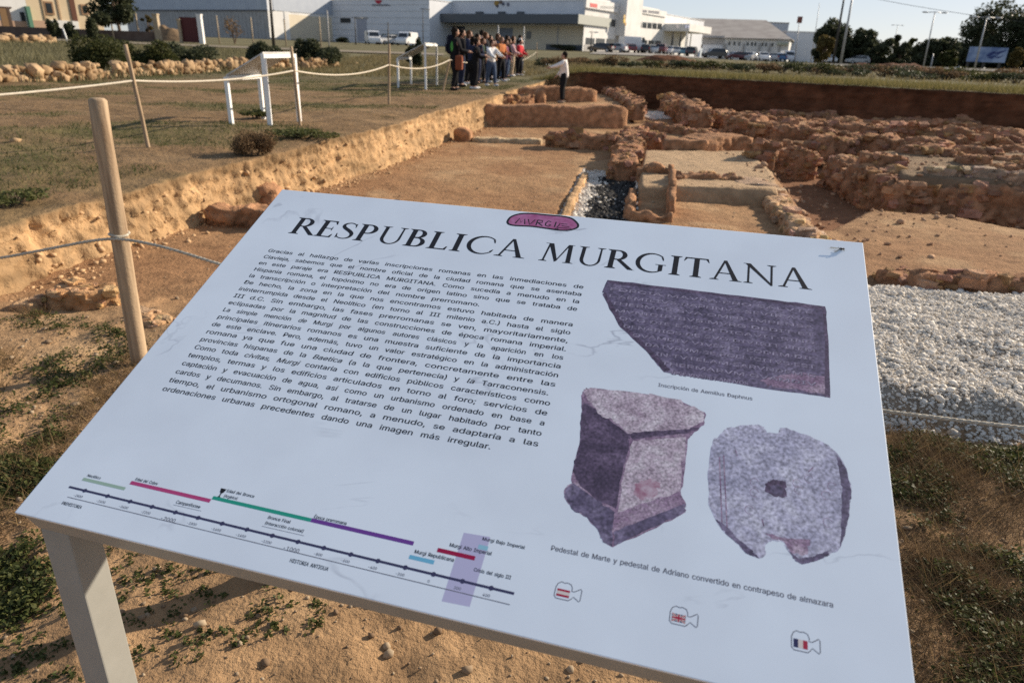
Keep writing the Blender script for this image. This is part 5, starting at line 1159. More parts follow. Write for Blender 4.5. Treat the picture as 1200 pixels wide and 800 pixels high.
# ------------------------------------------------------------------ people
def skin_mesh(name, joints, edges, root, sub=1):
    names = list(joints); me = bpy.data.meshes.new(name); me.from_pydata([joints[n][0] for n in names], [(names.index(a), names.index(b)) for a, b in edges], []); me.update()
    o = bpy.data.objects.new(name, me); scene.collection.objects.link(o); md = o.modifiers.new('s', 'SKIN'); md.use_smooth_shade = True
    for i, n in enumerate(names):
        v = me.skin_vertices[0].data[i]; r = joints[n][1]; v.radius = (r, r) if not hasattr(r, '__len__') else r; v.use_root = (n == root)
    if sub: sd = o.modifiers.new('d', 'SUBSURF'); sd.levels = sub; sd.render_levels = sub
    return o
PENDING = []
def person(label, pos, face, H, top, trousers, hair, shoes, arms=((.25, .5), (.25, .5)), stride=.0, group='visitors lined up along the bank', headturn=0.0, long_hair=False, hood=None, bag=None, backpack=None, lean=0.0, vest=None):
    """face: heading in degrees (0 = +X); arms: (upper-arm raise, fore-arm bend) for left and right, in radians forward"""
    t = thing('person', label, 'person', pos, R(face), group)
    def P(x, y, z): return (x * H, y * H, z * H)
    J = {}
    lz = lean
    J['pelvis'] = (P(0, 0, .525), (.085 * H, .066 * H)); J['waist'] = (P(.005 + lz * .3, 0, .62), (.075 * H, .055 * H)); J['chest'] = (P(.005 + lz * .7, 0, .735), (.088 * H, .060 * H)); J['neck0'] = (P(lz, 0, .825), .040 * H); J['neck1'] = (P(.008 + lz, 0, .868), .030 * H)
    E = [('pelvis', 'waist'), ('waist', 'chest'), ('chest', 'neck0'), ('neck0', 'neck1')]
    hands = {}
    for s, nm, (ra_, be) in ((1, 'l', arms[0]), (-1, 'r', arms[1])):
        sh = np.array([lz * .95, .112 * s, .805]); ua = np.array([math.sin(ra_), .16 * s * (1 - .4 * abs(math.sin(ra_))), -math.cos(ra_)]); ua /= np.linalg.norm(ua); el = sh + ua * .170
        b2 = ra_ + be; fa = np.array([math.sin(b2), -.10 * s * math.sin(b2) + .05 * s * math.cos(b2), -math.cos(b2)]); fa /= np.linalg.norm(fa); wr = el + fa * .150
        J['sh' + nm] = (P(*sh), .042 * H); J['el' + nm] = (P(*el), .030 * H); J['wr' + nm] = (P(*wr), .020 * H)
        E += [('chest', 'sh' + nm), ('sh' + nm, 'el' + nm), ('el' + nm, 'wr' + nm)]; hands[nm] = (wr, fa, s)
        st = stride * s; hp = np.array([0, .056 * s, .485]); kn = np.array([.02 + st * .45, .06 * s, .275]); an = np.array([-.005 + st, .062 * s, .045]); toe = an + np.array([.085, .012 * s, -.022])
        J['hp' + nm] = (P(*hp), .060 * H); J['kn' + nm] = (P(*kn), .040 * H); J['an' + nm] = (P(*an), .027 * H); J['to' + nm] = (P(*toe), .022 * H)
        E += [('pelvis', 'hp' + nm), ('hp' + nm, 'kn' + nm), ('kn' + nm, 'an' + nm), ('an' + nm, 'to' + nm)]
    body = skin_mesh('body', J, E, 'pelvis')
    tk = ['waist', 'chest', 'neck0', 'shl', 'ell', 'wrl', 'shr', 'elr', 'wrr', 'hem']
    JT = {k: J[k] for k in tk if k in J}; JT['hem'] = (P(0, 0, .465), (.094 * H, .074 * H))
    gr = lambda r, f: tuple(q * f for q in r) if hasattr(r, '__len__') else r * f
    JT = {k: (v[0], gr(v[1], 1.42)) for k, v in JT.items()}
    jac = skin_mesh('jacket', JT, [('hem', 'waist'), ('waist', 'chest'), ('chest', 'neck0'), ('chest', 'shl'), ('shl', 'ell'), ('ell', 'wrl'), ('chest', 'shr'), ('shr', 'elr'), ('elr', 'wrr')], 'chest')
    JL = {k: (J[k][0], gr(J[k][1], 1.34)) for k in ('pelvis', 'hpl', 'knl', 'anl', 'hpr', 'knr', 'anr')}
    JL['wst'] = (P(.002, 0, .64), (.078 * H, .058 * H))
    tro = skin_mesh('trousers', JL, [('wst', 'pelvis'), ('pelvis', 'hpl'), ('hpl', 'knl'), ('knl', 'anl'), ('pelvis', 'hpr'), ('hpr', 'knr'), ('knr', 'anr')], 'pelvis')
    PENDING.append((t, body, jac, tro, H, J, hands, lz, dict(top=top, trousers=trousers, hair=hair, shoes=shoes, headturn=headturn, long_hair=long_hair, hood=hood, bag=bag, backpack=backpack, vest=vest)))
    return t
_cm = {}
def cloth(c):
    k = tuple(c)
    if k not in _cm: _cm[k] = mat('cloth_%d' % len(_cm), c, .9, .1, col2=tuple(min(1, q * 1.35) for q in c), nscale=9, bump=.3, bscale=30, bdist=.01)
    return _cm[k]
SKIN = mat('skin', (.42, .24, .17), .6, .3)
def finish_people():
    bpy.context.view_layer.update(); dg = bpy.context.evaluated_depsgraph_get()
    done = []
    for t, body, jac, tro, H, J, hands, lz, q in PENDING:
        done.append([bpy.data.meshes.new_from_object(o.evaluated_get(dg)) for o in (body, jac, tro)])
    for (t, body, jac, tro, H, J, hands, lz, q), (mb_, mj, mt_) in zip(PENDING, done):
        for o in (body, jac, tro): me = o.data; bpy.data.objects.remove(o); bpy.data.meshes.remove(me)
        # head, face and hands become one mesh with the body
        hd = MB(); hc = np.array([.018 + lz, 0, .932]) * H
        u = np.linspace(0, math.pi, 13); v = np.linspace(0, 2 * math.pi, 20, endpoint=False); n0 = len(hd.v)
        for a in u:
            for b in v:
                d = np.array([math.sin(a) * math.cos(b), math.sin(a) * math.sin(b), math.cos(a)])
                r = np.array([.056, .044, .068]) * H; p = d * r
                if d[2] < -.2: p[1] *= 1 + .35 * (d[2] + .2); p[0] += .006 * H * (-d[2])
                if d[0] > .86 and -.45 < d[2] < .15: p[0] += (.017 if abs(d[1]) < .2 and d[2] < 0 else .0) * H
                hd.v.append(tuple(hc + p))
        for i in range(12):
            for k in range(20): k2 = (k + 1) % 20; hd.f.append((n0 + i * 20 + k, n0 + (i + 1) * 20 + k, n0 + (i + 1) * 20 + k2, n0 + i * 20 + k2))
        for s in (-1, 1): hd.ball(hc + np.array([-.004, .045 * s, -.006]) * H, np.array([.012, .006, .018]) * H, 6, 5)
        for nm, (wr, fa, s) in hands.items():
            wr = wr * H; side = np.cross(fa, [0, 0, 1.0]); side = side / (np.linalg.norm(side) + 1e-9) if np.linalg.norm(side) > .2 else np.array([0, 1.0, 0]); nn = np.cross(side, fa)
            hd.tube([wr - fa * .01 * H, wr + fa * .025 * H, wr + fa * .05 * H], [.016 * H, .02 * H, .017 * H], 8)
            for k, (o_, L) in enumerate(((-.013, .036), (-.0045, .042), (.0045, .040), (.013, .032))):
                b0 = wr + fa * .05 * H + side * o_ * H; hd.tube([b0 - fa * .006 * H, b0 + fa * L * .5 * H, b0 + (fa * L * .9 + nn * -.012) * H], [.0052 * H, .005 * H, .0038 * H], 5)
            b0 = wr + fa * .018 * H; sd = side * s; hd.tube([b0, b0 + (fa * .016 + sd * .022) * H, b0 + (fa * .036 + sd * .026) * H], [.007 * H, .006 * H, .0045 * H], 5)
        bm = bmesh.new(); bm.from_mesh(mb_); hm = hd.mesh('h', True); bm.from_mesh(hm); bm.to_mesh(mb_); bm.free(); bpy.data.meshes.remove(hm)
        for p in mb_.polygons: p.use_smooth = True
        mb_.name = 'body'; b = add('body', mb_, SKIN, t)
        mj.name = 'jacket'; j = add('jacket', mj, cloth(q['top']), t)
        mt_.name = 'trousers'; add('trousers', mt_, cloth(q['trousers']), t)
        hair = MB()
        hair.ball(hc + np.array([-.014, 0, .014]) * H, np.array([.060, .052, .066]) * H, 14, 10)
        if q['long_hair']: hair.ball(hc + np.array([-.034, 0, -.045]) * H, np.array([.036, .048, .085]) * H, 10, 8)
        ho = hair.build('hair', cloth(q['hair']) if not q['hood'] else cloth(q['hood']), t, True)
        if q['hood']: ho.name = 'hood'
        eyes = MB()
        for s in (-1, 1): eyes.ball(hc + np.array([.049, .017 * s, .004]) * H, .006 * H, 6, 5)
        eyes.build('eyes', MT['ink'], b); m = MB(); m.ball(hc + np.array([.053, 0, -.036]) * H, np.array([.004, .014, .004]) * H, 8, 5); m.build('mouth', flat('lips', (.25, .08, .07)), b)
        sh = MB()
        for nm in 'lr':
            a = np.array(J['an' + nm][0]); to = np.array(J['to' + nm][0]); d = to - a; d[2] = 0; d /= np.linalg.norm(d)
            ctr = np.array([a[0], a[1], .024 * H]) + d * .03 * H; s2 = MB(); k = len(sh.v); sh.ball((0, 0, 0), (.082 * H, .031 * H, .029 * H), 12, 8)
            for i in range(k, len(sh.v)): x, y, z = sh.v[i]; z = max(z, -.024 * H); sh.v[i] = tuple(ctr + d * x + np.array([-d[1], d[0], 0]) * y + np.array([0, 0, z]))
        sh.build('shoes', cloth(q['shoes']), t, True)
        if q['vest']:
            m = MB(); c = np.array([.004 + lz * .6, 0, .70]) * H; m.ball(c, np.array([.092, .118, .135]) * H, 16, 10); m.build('vest', cloth(q['vest']), t, True)
    PENDING.clear()
def ppos(px, py, z=None):
    p = G(px, py, .6 if z is None else z)
    for _ in range(6):
        zz = float(zt(p[0], p[1])) if z is None else z; p = G(px, py, zz)
    return p
BLK, NVY, JEAN, WHT = (.012, .012, .014), (.02, .025, .05), (.06, .085, .14), (.62, .62, .62)
DH, BH, LH = (.014, .010, .008), (.07, .035, .018), (.16, .09, .045)
crowd = [
 # label, px, py, top px, face, top, trousers, hair, shoes, arms, extras
 ('nearest visitor, tall, in black with a green hi-vis vest and bushy dark hair', 537, 106, 33, 15, BLK, BLK, DH, BLK, ((.2, 1.3), (.3, 1.2)), dict(vest=(.08, .28, .06), long_hair=True)),
 ('visitor in a dark jacket just behind the one in the green vest', 549, 104, 43, 25, NVY, BLK, DH, WHT, ((.3, 1.4), (.4, 1.2)), dict(long_hair=True)),
 ('visitor all in black, third from the near end of the row', 561, 104, 46, 20, BLK, BLK, DH, WHT, ((.3, 1.2), (.3, 1.3)), {}),
 ('visitor with a white sleeved arm stretched out over the rope', 571, 101, 47, 10, WHT, JEAN, DH, WHT, ((.9, .35), (.8, .3)), {}),
 ('tall visitor in a pale blue shirt standing behind the row', 566, 88, 36, 10, (.35, .42, .52), NVY, DH, BLK, ((.2, .9), (.2, .9)), {}),
 ('visitor in a mustard jacket bending forward by the rope', 577, 98, 47, 5, (.30, .17, .05), BLK, BH, WHT, ((.5, .9), (.6, .8)), dict(lean=.03, long_hair=True)),
 ('visitor in a rust orange jumper', 585, 95, 44, 10, (.36, .13, .05), BLK, LH, WHT, ((.3, 1.2), (.4, 1.1)), dict(long_hair=True)),
 ('visitor in a grey jacket and blue jeans', 591, 93, 45, 10, (.30, .30, .31), JEAN, BH, BLK, ((.3, .9), (.3, 1.0)), {}),
 ('visitor in a black coat and blue jeans between the grey jacket and the pink top', 597, 91, 46, 10, BLK, JEAN, BH, BLK, ((.2, 1.1), (.2, 1.0)), dict(long_hair=True)),
 ('visitor in a pink and white top with beige trousers', 602, 89.5, 46, 5, (.52, .32, .33), (.48, .36, .25), DH, WHT, ((.3, 1.0), (.3, 1.1)), dict(long_hair=True)),
 ('visitor in a red jacket near the far end of the row', 607, 88.5, 47, 10, (.42, .03, .04), BLK, DH, WHT, ((.3, .9), (.3, .8)), {}),
 ('visitor in black with a raised forearm behind the one in the navy coat', 545, 97, 41, 15, BLK, BLK, DH, BLK, ((.3, 1.6), (.2, .5)), dict(long_hair=True)),
 ('visitor in a plum jacket among the dark coats in the middle of the row', 593, 95, 47, 0, (.10, .03, .06), NVY, BH, WHT, ((.2, .4), (.7, .6)), dict(lean=.02)),
 ('visitor in a dark green coat in the second row', 565, 98, 45, 25, (.02, .035, .022), BLK, BH, BLK, ((.1, .3), (.4, 1.5)), {}),
 ('visitor in a white and dark striped top far back in the row', 605, 86.5, 46, 0, (.40, .38, .38), NVY, DH, WHT, ((.2, .5), (.2, .4)), dict(long_hair=True)),

 ('visitor in a black hoodie between the first two of the front row', 543, 101, 44, 30, BLK, NVY, BH, WHT, ((.2, .9), (.3, 1.0)), dict(long_hair=True)),
 ('visitor in a charcoal jacket close behind the one all in black', 558, 95, 45, 10, (.04, .04, .045), BLK, DH, BLK, ((.2, .7), (.2, .8)), {}),
 ('visitor in a beige coat partly hidden behind the white sleeved one', 576, 92, 46, 15, (.30, .22, .14), JEAN, BH, WHT, ((.3, 1.0), (.3, .9)), dict(long_hair=True)),
 ('visitor in a dark blue jacket near the middle of the second row', 583, 90, 45.5, 12, (.03, .05, .12), BLK, DH, BLK, ((.2, .8), (.3, 1.1)), {}),
 ('visitor in black with long brown hair behind the pink top', 600, 87, 45.5, 8, BLK, BLK, BH, BLK, ((.2, .7), (.2, .6)), dict(long_hair=True)),
 ('visitor in a brick coloured jumper behind the red jacket', 609, 86, 46.5, 5, (.30, .09, .06), NVY, BH, WHT, ((.3, .6), (.2, .9)), {}),
 ('visitor in a navy coat half hidden behind the one in black', 555, 99, 44, 10, NVY, NVY, BH, BLK, ((.3, .9), (.2, .9)), dict(long_hair=True)),
 ('visitor with light brown hair and a black coat behind the rust orange jumper', 581, 91, 46, 5, BLK, NVY, LH, WHT, ((.3, .8), (.3, .9)), dict(long_hair=True)),
 ('visitor in a dark brown jacket behind the mustard jacket', 573, 94, 46, 12, (.09, .05, .03), BLK, DH, BLK, ((.3, 1.1), (.2, .9)), {}),
 ('visitor in a black jacket half hidden behind the grey jacket', 589, 89.5, 46, 8, BLK, JEAN, DH, WHT, ((.3, .9), (.2, .9)), {}),
 ('visitor in a pale hooded jacket at the far end of the row', 613, 87.5, 45.5, 15, (.50, .47, .43), BLK, DH, BLK, ((.2, .6), (.2, .7)), dict(hood=(.52, .50, .48))),
]
for lab, px, py, tpx, fc, tc_, tr_, ha, shc, ar, ex in crowd:
    p = ppos(px, py); h = zpix(p[0], p[1], tpx) - p[2]
    gq = np.random.default_rng(int(px * 10)); person(lab, p + np.array([gq.normal(0, .10), gq.normal(0, .25), 0]), fc + gq.normal(0, 22), h, tc_, tr_, ha, shc, ar, .02 + abs(gq.normal(0, .03)), **dict(dict(lean=gq.uniform(-.005, .03)), **ex))
gq = np.random.default_rng(404)
for i in range(9):
    px = 541 + 8.2 * i + gq.uniform(-2, 2); p = ppos(px, 104.5 - (px - 541) * .235 - gq.uniform(1.5, 4)); q = gq.uniform
    person('visitor in dark clothes, mostly hidden inside the packed row of visitors', p, gq.normal(8, 20), q(1.52, 1.74), [BLK, NVY, (.05, .03, .025), (.03, .03, .035)][i % 4], BLK if i % 3 else NVY, [DH, BH][i % 2], [BLK, WHT][i % 2], ((q(.1, .4), q(.3, 1.3)), (q(.1, .5), q(.3, 1.3))), q(.01, .05), long_hair=bool(i % 2), lean=q(0, .03))
wz = .28; p = ppos(659, 121, wz); h = zpix(p[0], p[1], 61) - wz
person('woman in white jacket and black trousers alone in the dig, one arm stretched out', p, 172, h, (.66, .63, .60), BLK, DH, (.25, .2, .15), ((1.1, .25), (.3, .5)), .01, group='people in the dig', long_hair=False)
finish_people()
p = ppos(541, 93); 
def satchel(label, c, col, sc=1.0):
    t = thing('bag', label, 'bag', c); m = MB(); m.box((-.10 * sc, -.17 * sc, 0), (.2 * sc, 0, 0), (0, .34 * sc, 0), (0, 0, .38 * sc)); m.build('body', cloth(col), t, False, bevel=.05 * sc)
    m = MB(); m.tube([(0, -.12 * sc, .36 * sc), (0, -.1 * sc, .6 * sc), (0, .1 * sc, .6 * sc), (0, .12 * sc, .36 * sc)], .015, 6); m.build('strap', cloth((.03, .02, .02)), t, True); return t
b = ppos(537, 106); satchel('reddish brown shoulder bag hanging at the hip of the nearest visitor', (b[0] + .05, b[1] - .30, b[2] + .55), (.17, .055, .03), 1.0)
def pack(label, c, col, rz=0):
    t = thing('backpack', label, 'backpack', c, rz); m = MB(); m.box((-.11, -.17, 0), (.22, 0, 0), (0, .34, 0), (0, 0, .50)); m.build('body', cloth(col), t, True, bevel=.07); m = MB(); m.box((-.15, -.12, .06), (.039, 0, 0), (0, .24, 0), (0, 0, .22)); m.build('pocket', cloth(col), t, True, bevel=.015); return t
pack('black backpack on the back of the nearest visitor', (b[0] - .20, b[1] - .05, b[2] + .95), (.01, .011, .02), R(15))
p = ppos(642, 80); bb = MB().ball((0, 0, .12), (.16, .16, .14), 10, 8).ball((.1, .05, .27), (.09, .08, .08), 8, 6); tag(bb.build('white_bag', cloth((.6, .6, .6)), None, True), 'small white bundle lying on the field right of the far thin post', 'bundle'); scene.objects['white_bag'].location = p
# ------------------------------------------------------------------ buildings beyond the field
ang = R(-31.0); E1 = np.array([math.cos(ang), math.sin(ang)]); E2 = np.array([-math.sin(ang), math.cos(ang)])
V3 = lambda p, z=0.0: np.array([p[0], p[1], z])
MT['shadeclad'] = mat('blue_grey_cladding', (.36, .40, .47), .5, .4, col2=(.42, .46, .52), nscale=.6)
MT['concrete'] = mat('ribbed_concrete', (.40, .39, .38), .8, .2, col2=(.33, .32, .31), nscale=1.2)
MT['cream'] = mat('cream_render', (.62, .50, .34), .85, .2, col2=(.56, .44, .29), nscale=.8)
MT['whitewall'] = mat('white_render', (.72, .71, .69), .8, .2, col2=(.62, .61, .59), nscale=.5, ndetail=6)
MT['whitesheet'] = mat('white_sheeting', (.66, .68, .72), .5, .3, col2=(.60, .62, .66), nscale=.5)
MT['creamsheet'] = mat('cream_sheeting', (.66, .58, .44), .6, .3, col2=(.60, .52, .40), nscale=.5)
MT['glass'] = mat('dark_glass', (.03, .035, .04), .15, .6)
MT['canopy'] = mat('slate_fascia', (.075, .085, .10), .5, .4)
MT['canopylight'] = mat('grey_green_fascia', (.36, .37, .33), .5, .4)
MT['roofgrey'] = mat('fibre_cement_roof', (.30, .27, .25), .9, .1, col2=(.40, .37, .34), nscale=.35, ndetail=6)
MT['dado'] = mat('terracotta_dado', (.42, .28, .20), .8, .2)
MT['maroon'] = mat('maroon_metal', (.10, .025, .025), .6, .3)
MT['stonepier'] = mat('stone_pier', (.42, .34, .24), .9, .1, col2=(.34, .27, .19), nscale=4)
MT['blockwall'] = mat('block_wall', (.11, .075, .06), .9, .1, col2=(.15, .11, .09), nscale=2)
MT['asphalt'] = mat('asphalt', (.055, .055, .055), .9, .2, col2=(.075, .072, .07), nscale=3)
MT['lot'] = mat('car_park_paving', (.26, .24, .22), .9, .1, col2=(.32, .30, .27), nscale=1.5)
MT['steel'] = mat('galvanised_steel', (.38, .38, .38), .5, .4, metal=.3)
MT['darksteel'] = mat('dark_steel', (.05, .045, .04), .6, .3)
def block(par, name, m, P, e, L, D, z0, z1, n=None):
    # box standing along e from P, D deep away from the viewer
    n = np.array([-e[1], e[0]]) if n is None else n
    o = MB().box(V3(P, z0), V3(e) * L, V3(n) * D, np.array([0, 0, z1 - z0])).build(name, m, None); return reparent(o, par)
def reparent(o, par):
    if par is not None:
        o.data.transform(Matrix.Translation(-par.location)); o.parent = par
    return o
class Wall:
    """a wall face through P along e; features are given by photo pixels and stand out of the wall towards the viewer"""
    def __init__(s, P, e): s.P = np.array(P[:2], float); s.e = np.array(e); s.o = np.array([s.e[1], -s.e[0]])
    def rect(s, par, name, m, x0, y0, x1, y1, out=.06, grow=0.0, inset=.03):
        xm, ym = (x0 + x1) / 2, (y0 + y1) / 2
        t0 = onwall(x0, ym, s.P, s.e)[0]; t1 = onwall(x1, ym, s.P, s.e)[0]; z1 = onwall(xm, y0, s.P, s.e)[1]; z0 = onwall(xm, y1, s.P, s.e)[1]
        q = s.P + s.e * t0 + s.o * out
        o = MB().box(V3(q, z0), V3(s.e) * (t1 - t0), V3(-s.o) * (out + inset), np.array([0, 0, z1 - z0])).build(name, m, None)
        return reparent(o, par)
    def text(s, par, name, m, txt, x0, y0, x1, y1, out=.08):
        prep([txt]); Vv, F = WORDS[txt]; xm, ym = (x0 + x1) / 2, (y0 + y1) / 2
        t0 = onwall(x0, ym, s.P, s.e)[0]; t1 = onwall(x1, ym, s.P, s.e)[0]; z1 = onwall(xm, y0, s.P, s.e)[1]; z0 = onwall(xm, y1, s.P, s.e)[1]
        k = MB(); lo, hi = Vv.min(0), Vv.max(0); q = (Vv - lo) / (hi - lo)
        k.v = [tuple(V3(s.P + s.e * (t0 + a * (t1 - t0)) + s.o * out, z0 + b * (z1 - z0))) for a, b in q]; k.f = list(F)
        return reparent(k.build(name, m, None), par)
def ribs(par, P, e, L, z0, z1, step, m, out=.05, name='rib'):
    k = MB(); o = np.array([e[1], -e[0]]); n = int(L / step)
    for i in range(1, n): q = P + e * (i * step) + o * out; k.box(V3(q, z0), V3(e) * .12, V3(-o) * (out + .02), np.array([0, 0, z1 - z0]))
    return reparent(k.build(name, m, None), par)
zb = lambda p: float(zt(p[0], p[1])) - .3
# grey warehouse
KB = 1.65; A = np.array([-29.8, 90.0]) * KB; L1 = along(A, -E1, 150, 4); L2 = along(A, E2, 391, 4)
wh = thing('warehouse', 'long blue grey warehouse with a ribbed concrete base on the left', 'warehouse', V3(A, zb(A)))
A0_ = A - E1 * L1; zband = zpix(A[0], A[1], 12.5)
block(wh, 'wall', MT['concrete'], A0_, E1, L1, L2, zb(A), zband)
block(wh, 'cladding', MT['shadeclad'], A0_ - E2 * .12, E1, L1 + .12, L2 + .12, zband + .01, zband + 4.0)
ribs(wh, A0_, E1, L1, zb(A), zband - .05, 1.1, MT['concrete'])
ribs(wh, A0_ - E2 * .12, E1, L1, zband + .05, zband + 3.9, .8, MT['shadeclad'], .03)
block(wh, 'flashing', flat('dark_flashing', (.09, .09, .10)), A0_ - E2 * .2, E1, L1 + .2, .18, zband - .12, zband + .12)
side = Wall(A, E2)
s_ = side.rect(wh, 'side_wall', MT['creamsheet'], 315, -14, 391, 12.8, .04); side.rect(wh, 'side_wall', MT['whitewall'], 315, 12.8, 391, 46, .03)
side.rect(wh, 'gate', MT['creamsheet'], 338, 19, 389, 47, .08); side.rect(wh, 'corner_trim', MT['whitesheet'], 312, -14, 319, 13, .07)
side.rect(wh, 'gate_post', MT['whitewall'], 334, 14, 339, 47, .12)
rf = MB().prism([V3(A0_, zband + 4.0), V3(A + E1 * .3, zband + 4.0), V3(A + E1 * .3 - E1 * 0 , zband + 4.0) + V3(E2) * 0 + np.array([0, 0, .4]), V3(A0_, zband + 4.4)], V3(E2) * L2); reparent(rf.build('roof', MT['roofgrey'], None), wh)
# white factory hall
B = A + E2 * L2; L3 = along(B, E1, 503.5, 5); zt1 = zpix(*(B + E1 * L3 * .5), .4)
hall = thing('factory_hall', 'plain white sheet metal hall with a round red mark, left of the dark canopy', 'factory hall', V3(B, zb(B)))
block(hall, 'wall', MT['whitesheet'], B, E1, L3, 40, zb(B), zt1)
ww = Wall(B, E1)
for i in range(1, 7): 
    zq = zb(B) + .3 + (zt1 - zb(B)) * i / 7.0; q = B - E2 * .03; reparent(MB().box(V3(q, zq), V3(E1) * L3, V3(E2) * .05, np.array([0, 0, .05])).build('panel_joint', MT['concrete'], None), hall)
q = B - E2 * .1 - E1 * .1; reparent(MB().box(V3(q, zt1), V3(E1) * (L3 + .2), V3(E2) * 40, np.array([0, 0, .14])).build('roof_edge', MT['whitewall'], None), hall)
ww.rect(hall, 'window', MT['glass'], 399, 21.5, 411, 27, .05); d_ = ww.rect(hall, 'door', flat('door_grey', (.34, .36, .42)), 418.5, 22, 430, 49, .05); ww.rect(hall, 'door_frame', MT['concrete'], 416, 20, 431, 22.5, .09)
t0, z0 = onwall(443.5, -1.5, B, E1); em = MB(); cc = B + E1 * t0 - E2 * .08
ringp = [V3(cc + E1 * math.cos(a) * 1.0, z0 + math.sin(a) * 1.0) for a in np.linspace(0, 6.2832, 20, endpoint=False)]
reparent(MB().prism(ringp, V3(E2) * .07).build('emblem', flat('emblem_red', (.42, .02, .05)), None), hall)
cc2 = cc - E2 * .01; reparent(MB().prism([V3(cc2 + E1 * math.cos(a) * .5, z0 + .1 + math.sin(a) * .36) for a in np.linspace(0, 6.2832, 12, endpoint=False)], V3(E2) * .012).build('emblem', MT['whitewall'], None), hall)
k = MB(); g = np.random.default_rng(3); x = 436.0
while x < 457: 
    wv = g.uniform(.7, 1.3); ww.rect(hall, 'lettering', MT['inkgrey'], x, 5.2 + g.uniform(0, .5), x + wv, 7.3, .07, inset=.02); x += wv + g.uniform(.3, .7)
# big hall with the dark canopy, turning the corner to the sunlit office front
C0 = B + E1 * L3 + E2 * 4.6 * KB; L4 = along(C0, E1, 685, 3); Dc = C0 + E1 * L4; L5 = along(Dc, E2, 806, 3)
bh = thing('office_building', 'large white commercial building with a dark canopy and a tower on its sunlit side', 'commercial building', V3(Dc, zb(Dc)))
zr = zpix(Dc[0], Dc[1], .6)
block(bh, 'wall', MT['whitesheet'], C0, E1, L4, 70, zb(Dc), zr)
fw = Wall(C0, E1)
reparent(MB().box(V3(C0 - E2 * .15 - E1 * .05, zr), V3(E1) * (L4 + .2), V3(E2) * 70, np.array([0, 0, .12])).build('roof_edge', MT['whitewall'], None), bh)
zc1 = zpix(*Dc, 18.5); zc0 = zpix(*Dc, 29.5); dep = 4.2
reparent(MB().box(V3(C0 - E2 * dep, zc0), V3(E1) * (L4 + .35), V3(E2) * (dep - .02), np.array([0, 0, zc1 - zc0])).build('canopy', MT['canopy'], None), bh)
sdw = Wall(Dc, E2)
reparent(MB().box(V3(Dc - E2 * dep + E1 * .37, zc0), V3(E1) * .12, V3(E2) * (dep + 10), np.array([0, 0, zc1 - zc0])).build('canopy_end', MT['canopylight'], None), bh)
fw.rect(bh, 'wall', MT['creamsheet'], 506, 30, 684, 60, .04); fw.rect(bh, 'plinth', MT['canopy'], 640, 52.5, 684, 60, .10)
fw.rect(bh, 'window', MT['glass'], 617, 37, 622.5, 46, .08); fw.rect(bh, 'doorway', MT['glass'], 512, 31, 545, 60, .08); fw.rect(bh, 'doorway', flat('door_grey_blue', (.20, .22, .26)), 583, 33, 601, 56, .08); fw.rect(bh, 'wall_joint', MT['concrete'], 653, 31, 654.5, 53, .07)
for x in (559, 585, 607): fw.rect(bh, 'roof_vent', MT['canopy'], x, 14, x + 7.5, 18.5, .5)
# emblem on the shaded front
for (x, y, r, m) in ((582, 4, 3.0, flat('emblem_gold', (.36, .22, .05))), (587, 2.5, 2.4, flat('emblem_brown', (.12, .08, .06))), (583, 7.5, 1.6, flat('emblem_dark', (.08, .07, .08))), (590, 5.2, 1.8, flat('emblem_slate', (.12, .13, .17))), (595.5, 5.5, 1.9, flat('emblem_slate2', (.14, .15, .2)))):
    t_, z_ = onwall(x, y, C0, E1); rr = r / 868 * 92 * KB; q = C0 + E1 * t_ - E2 * .10
    reparent(MB().prism([V3(q + E1 * math.cos(a) * rr, z_ + math.sin(a) * rr) for a in np.linspace(0, 6.2832, 14, endpoint=False)], V3(E2) * .09).build('emblem', m, None), bh)
# sunlit office front
sdw.rect(bh, 'office_wall', MT['whitewall'], 684.2, -1, 722, 61, .05)
sdw.rect(bh, 'parapet_sign', MT['whitewall'], 684, 1.2, 722.5, 12.2, .5)
sdw.rect(bh, 'sign_mark', flat('sign_red', (.55, .10, .09)), 688.5, 4.5, 697, 9.0, .54); 
g = np.random.default_rng(8); x = 701.0
while x < 720.5: wv = g.uniform(1.0, 1.6); sdw.rect(bh, 'sign_lettering', flat('sign_grey', (.42, .42, .40)), x, 7.2 + (x - 700) * .04, x + wv, 10.0 + (x - 700) * .04, .54); x += wv + .7
def winrow(par, W, x0, x1, y0, y1, dy, n, sl):
    for i in range(n):
        a = x0 + (x1 - x0) * i / n; b = x0 + (x1 - x0) * (i + .88) / n; s_ = sl * ((a + b) / 2 - x0)
        f = W.rect(par, 'window', MT['glass'], a, y0 + s_, b, y1 + s_, .07)
winrow(bh, sdw, 688, 722, 21.4, 29.8, 0, 4, .06); winrow(bh, sdw, 683.8 + 2, 722, 44.5, 52.3, 0, 3, .05)
sdw.rect(bh, 'plinth', MT['concrete'], 684, 53.5, 722, 61, .10)
tw0 = onwall(722, 30, Dc, E2)[0]; tw1 = onwall(742, 30, Dc, E2)[0]; zt2 = zpix(*(Dc + E2 * tw0), -14); zt3 = zpix(*(Dc + E2 * tw0), 42)
reparent(MB().box(V3(Dc + E2 * tw0 - E1 * 3, zt3), V3(E2) * (tw1 - tw0 - .6), V3(E1) * 5.0, np.array([0, 0, zt2 - zt3])).build('tower', MT['whitewall'], None), bh)
twW = Wall(Dc + E2 * tw0 + E1 * 2.0, E2)
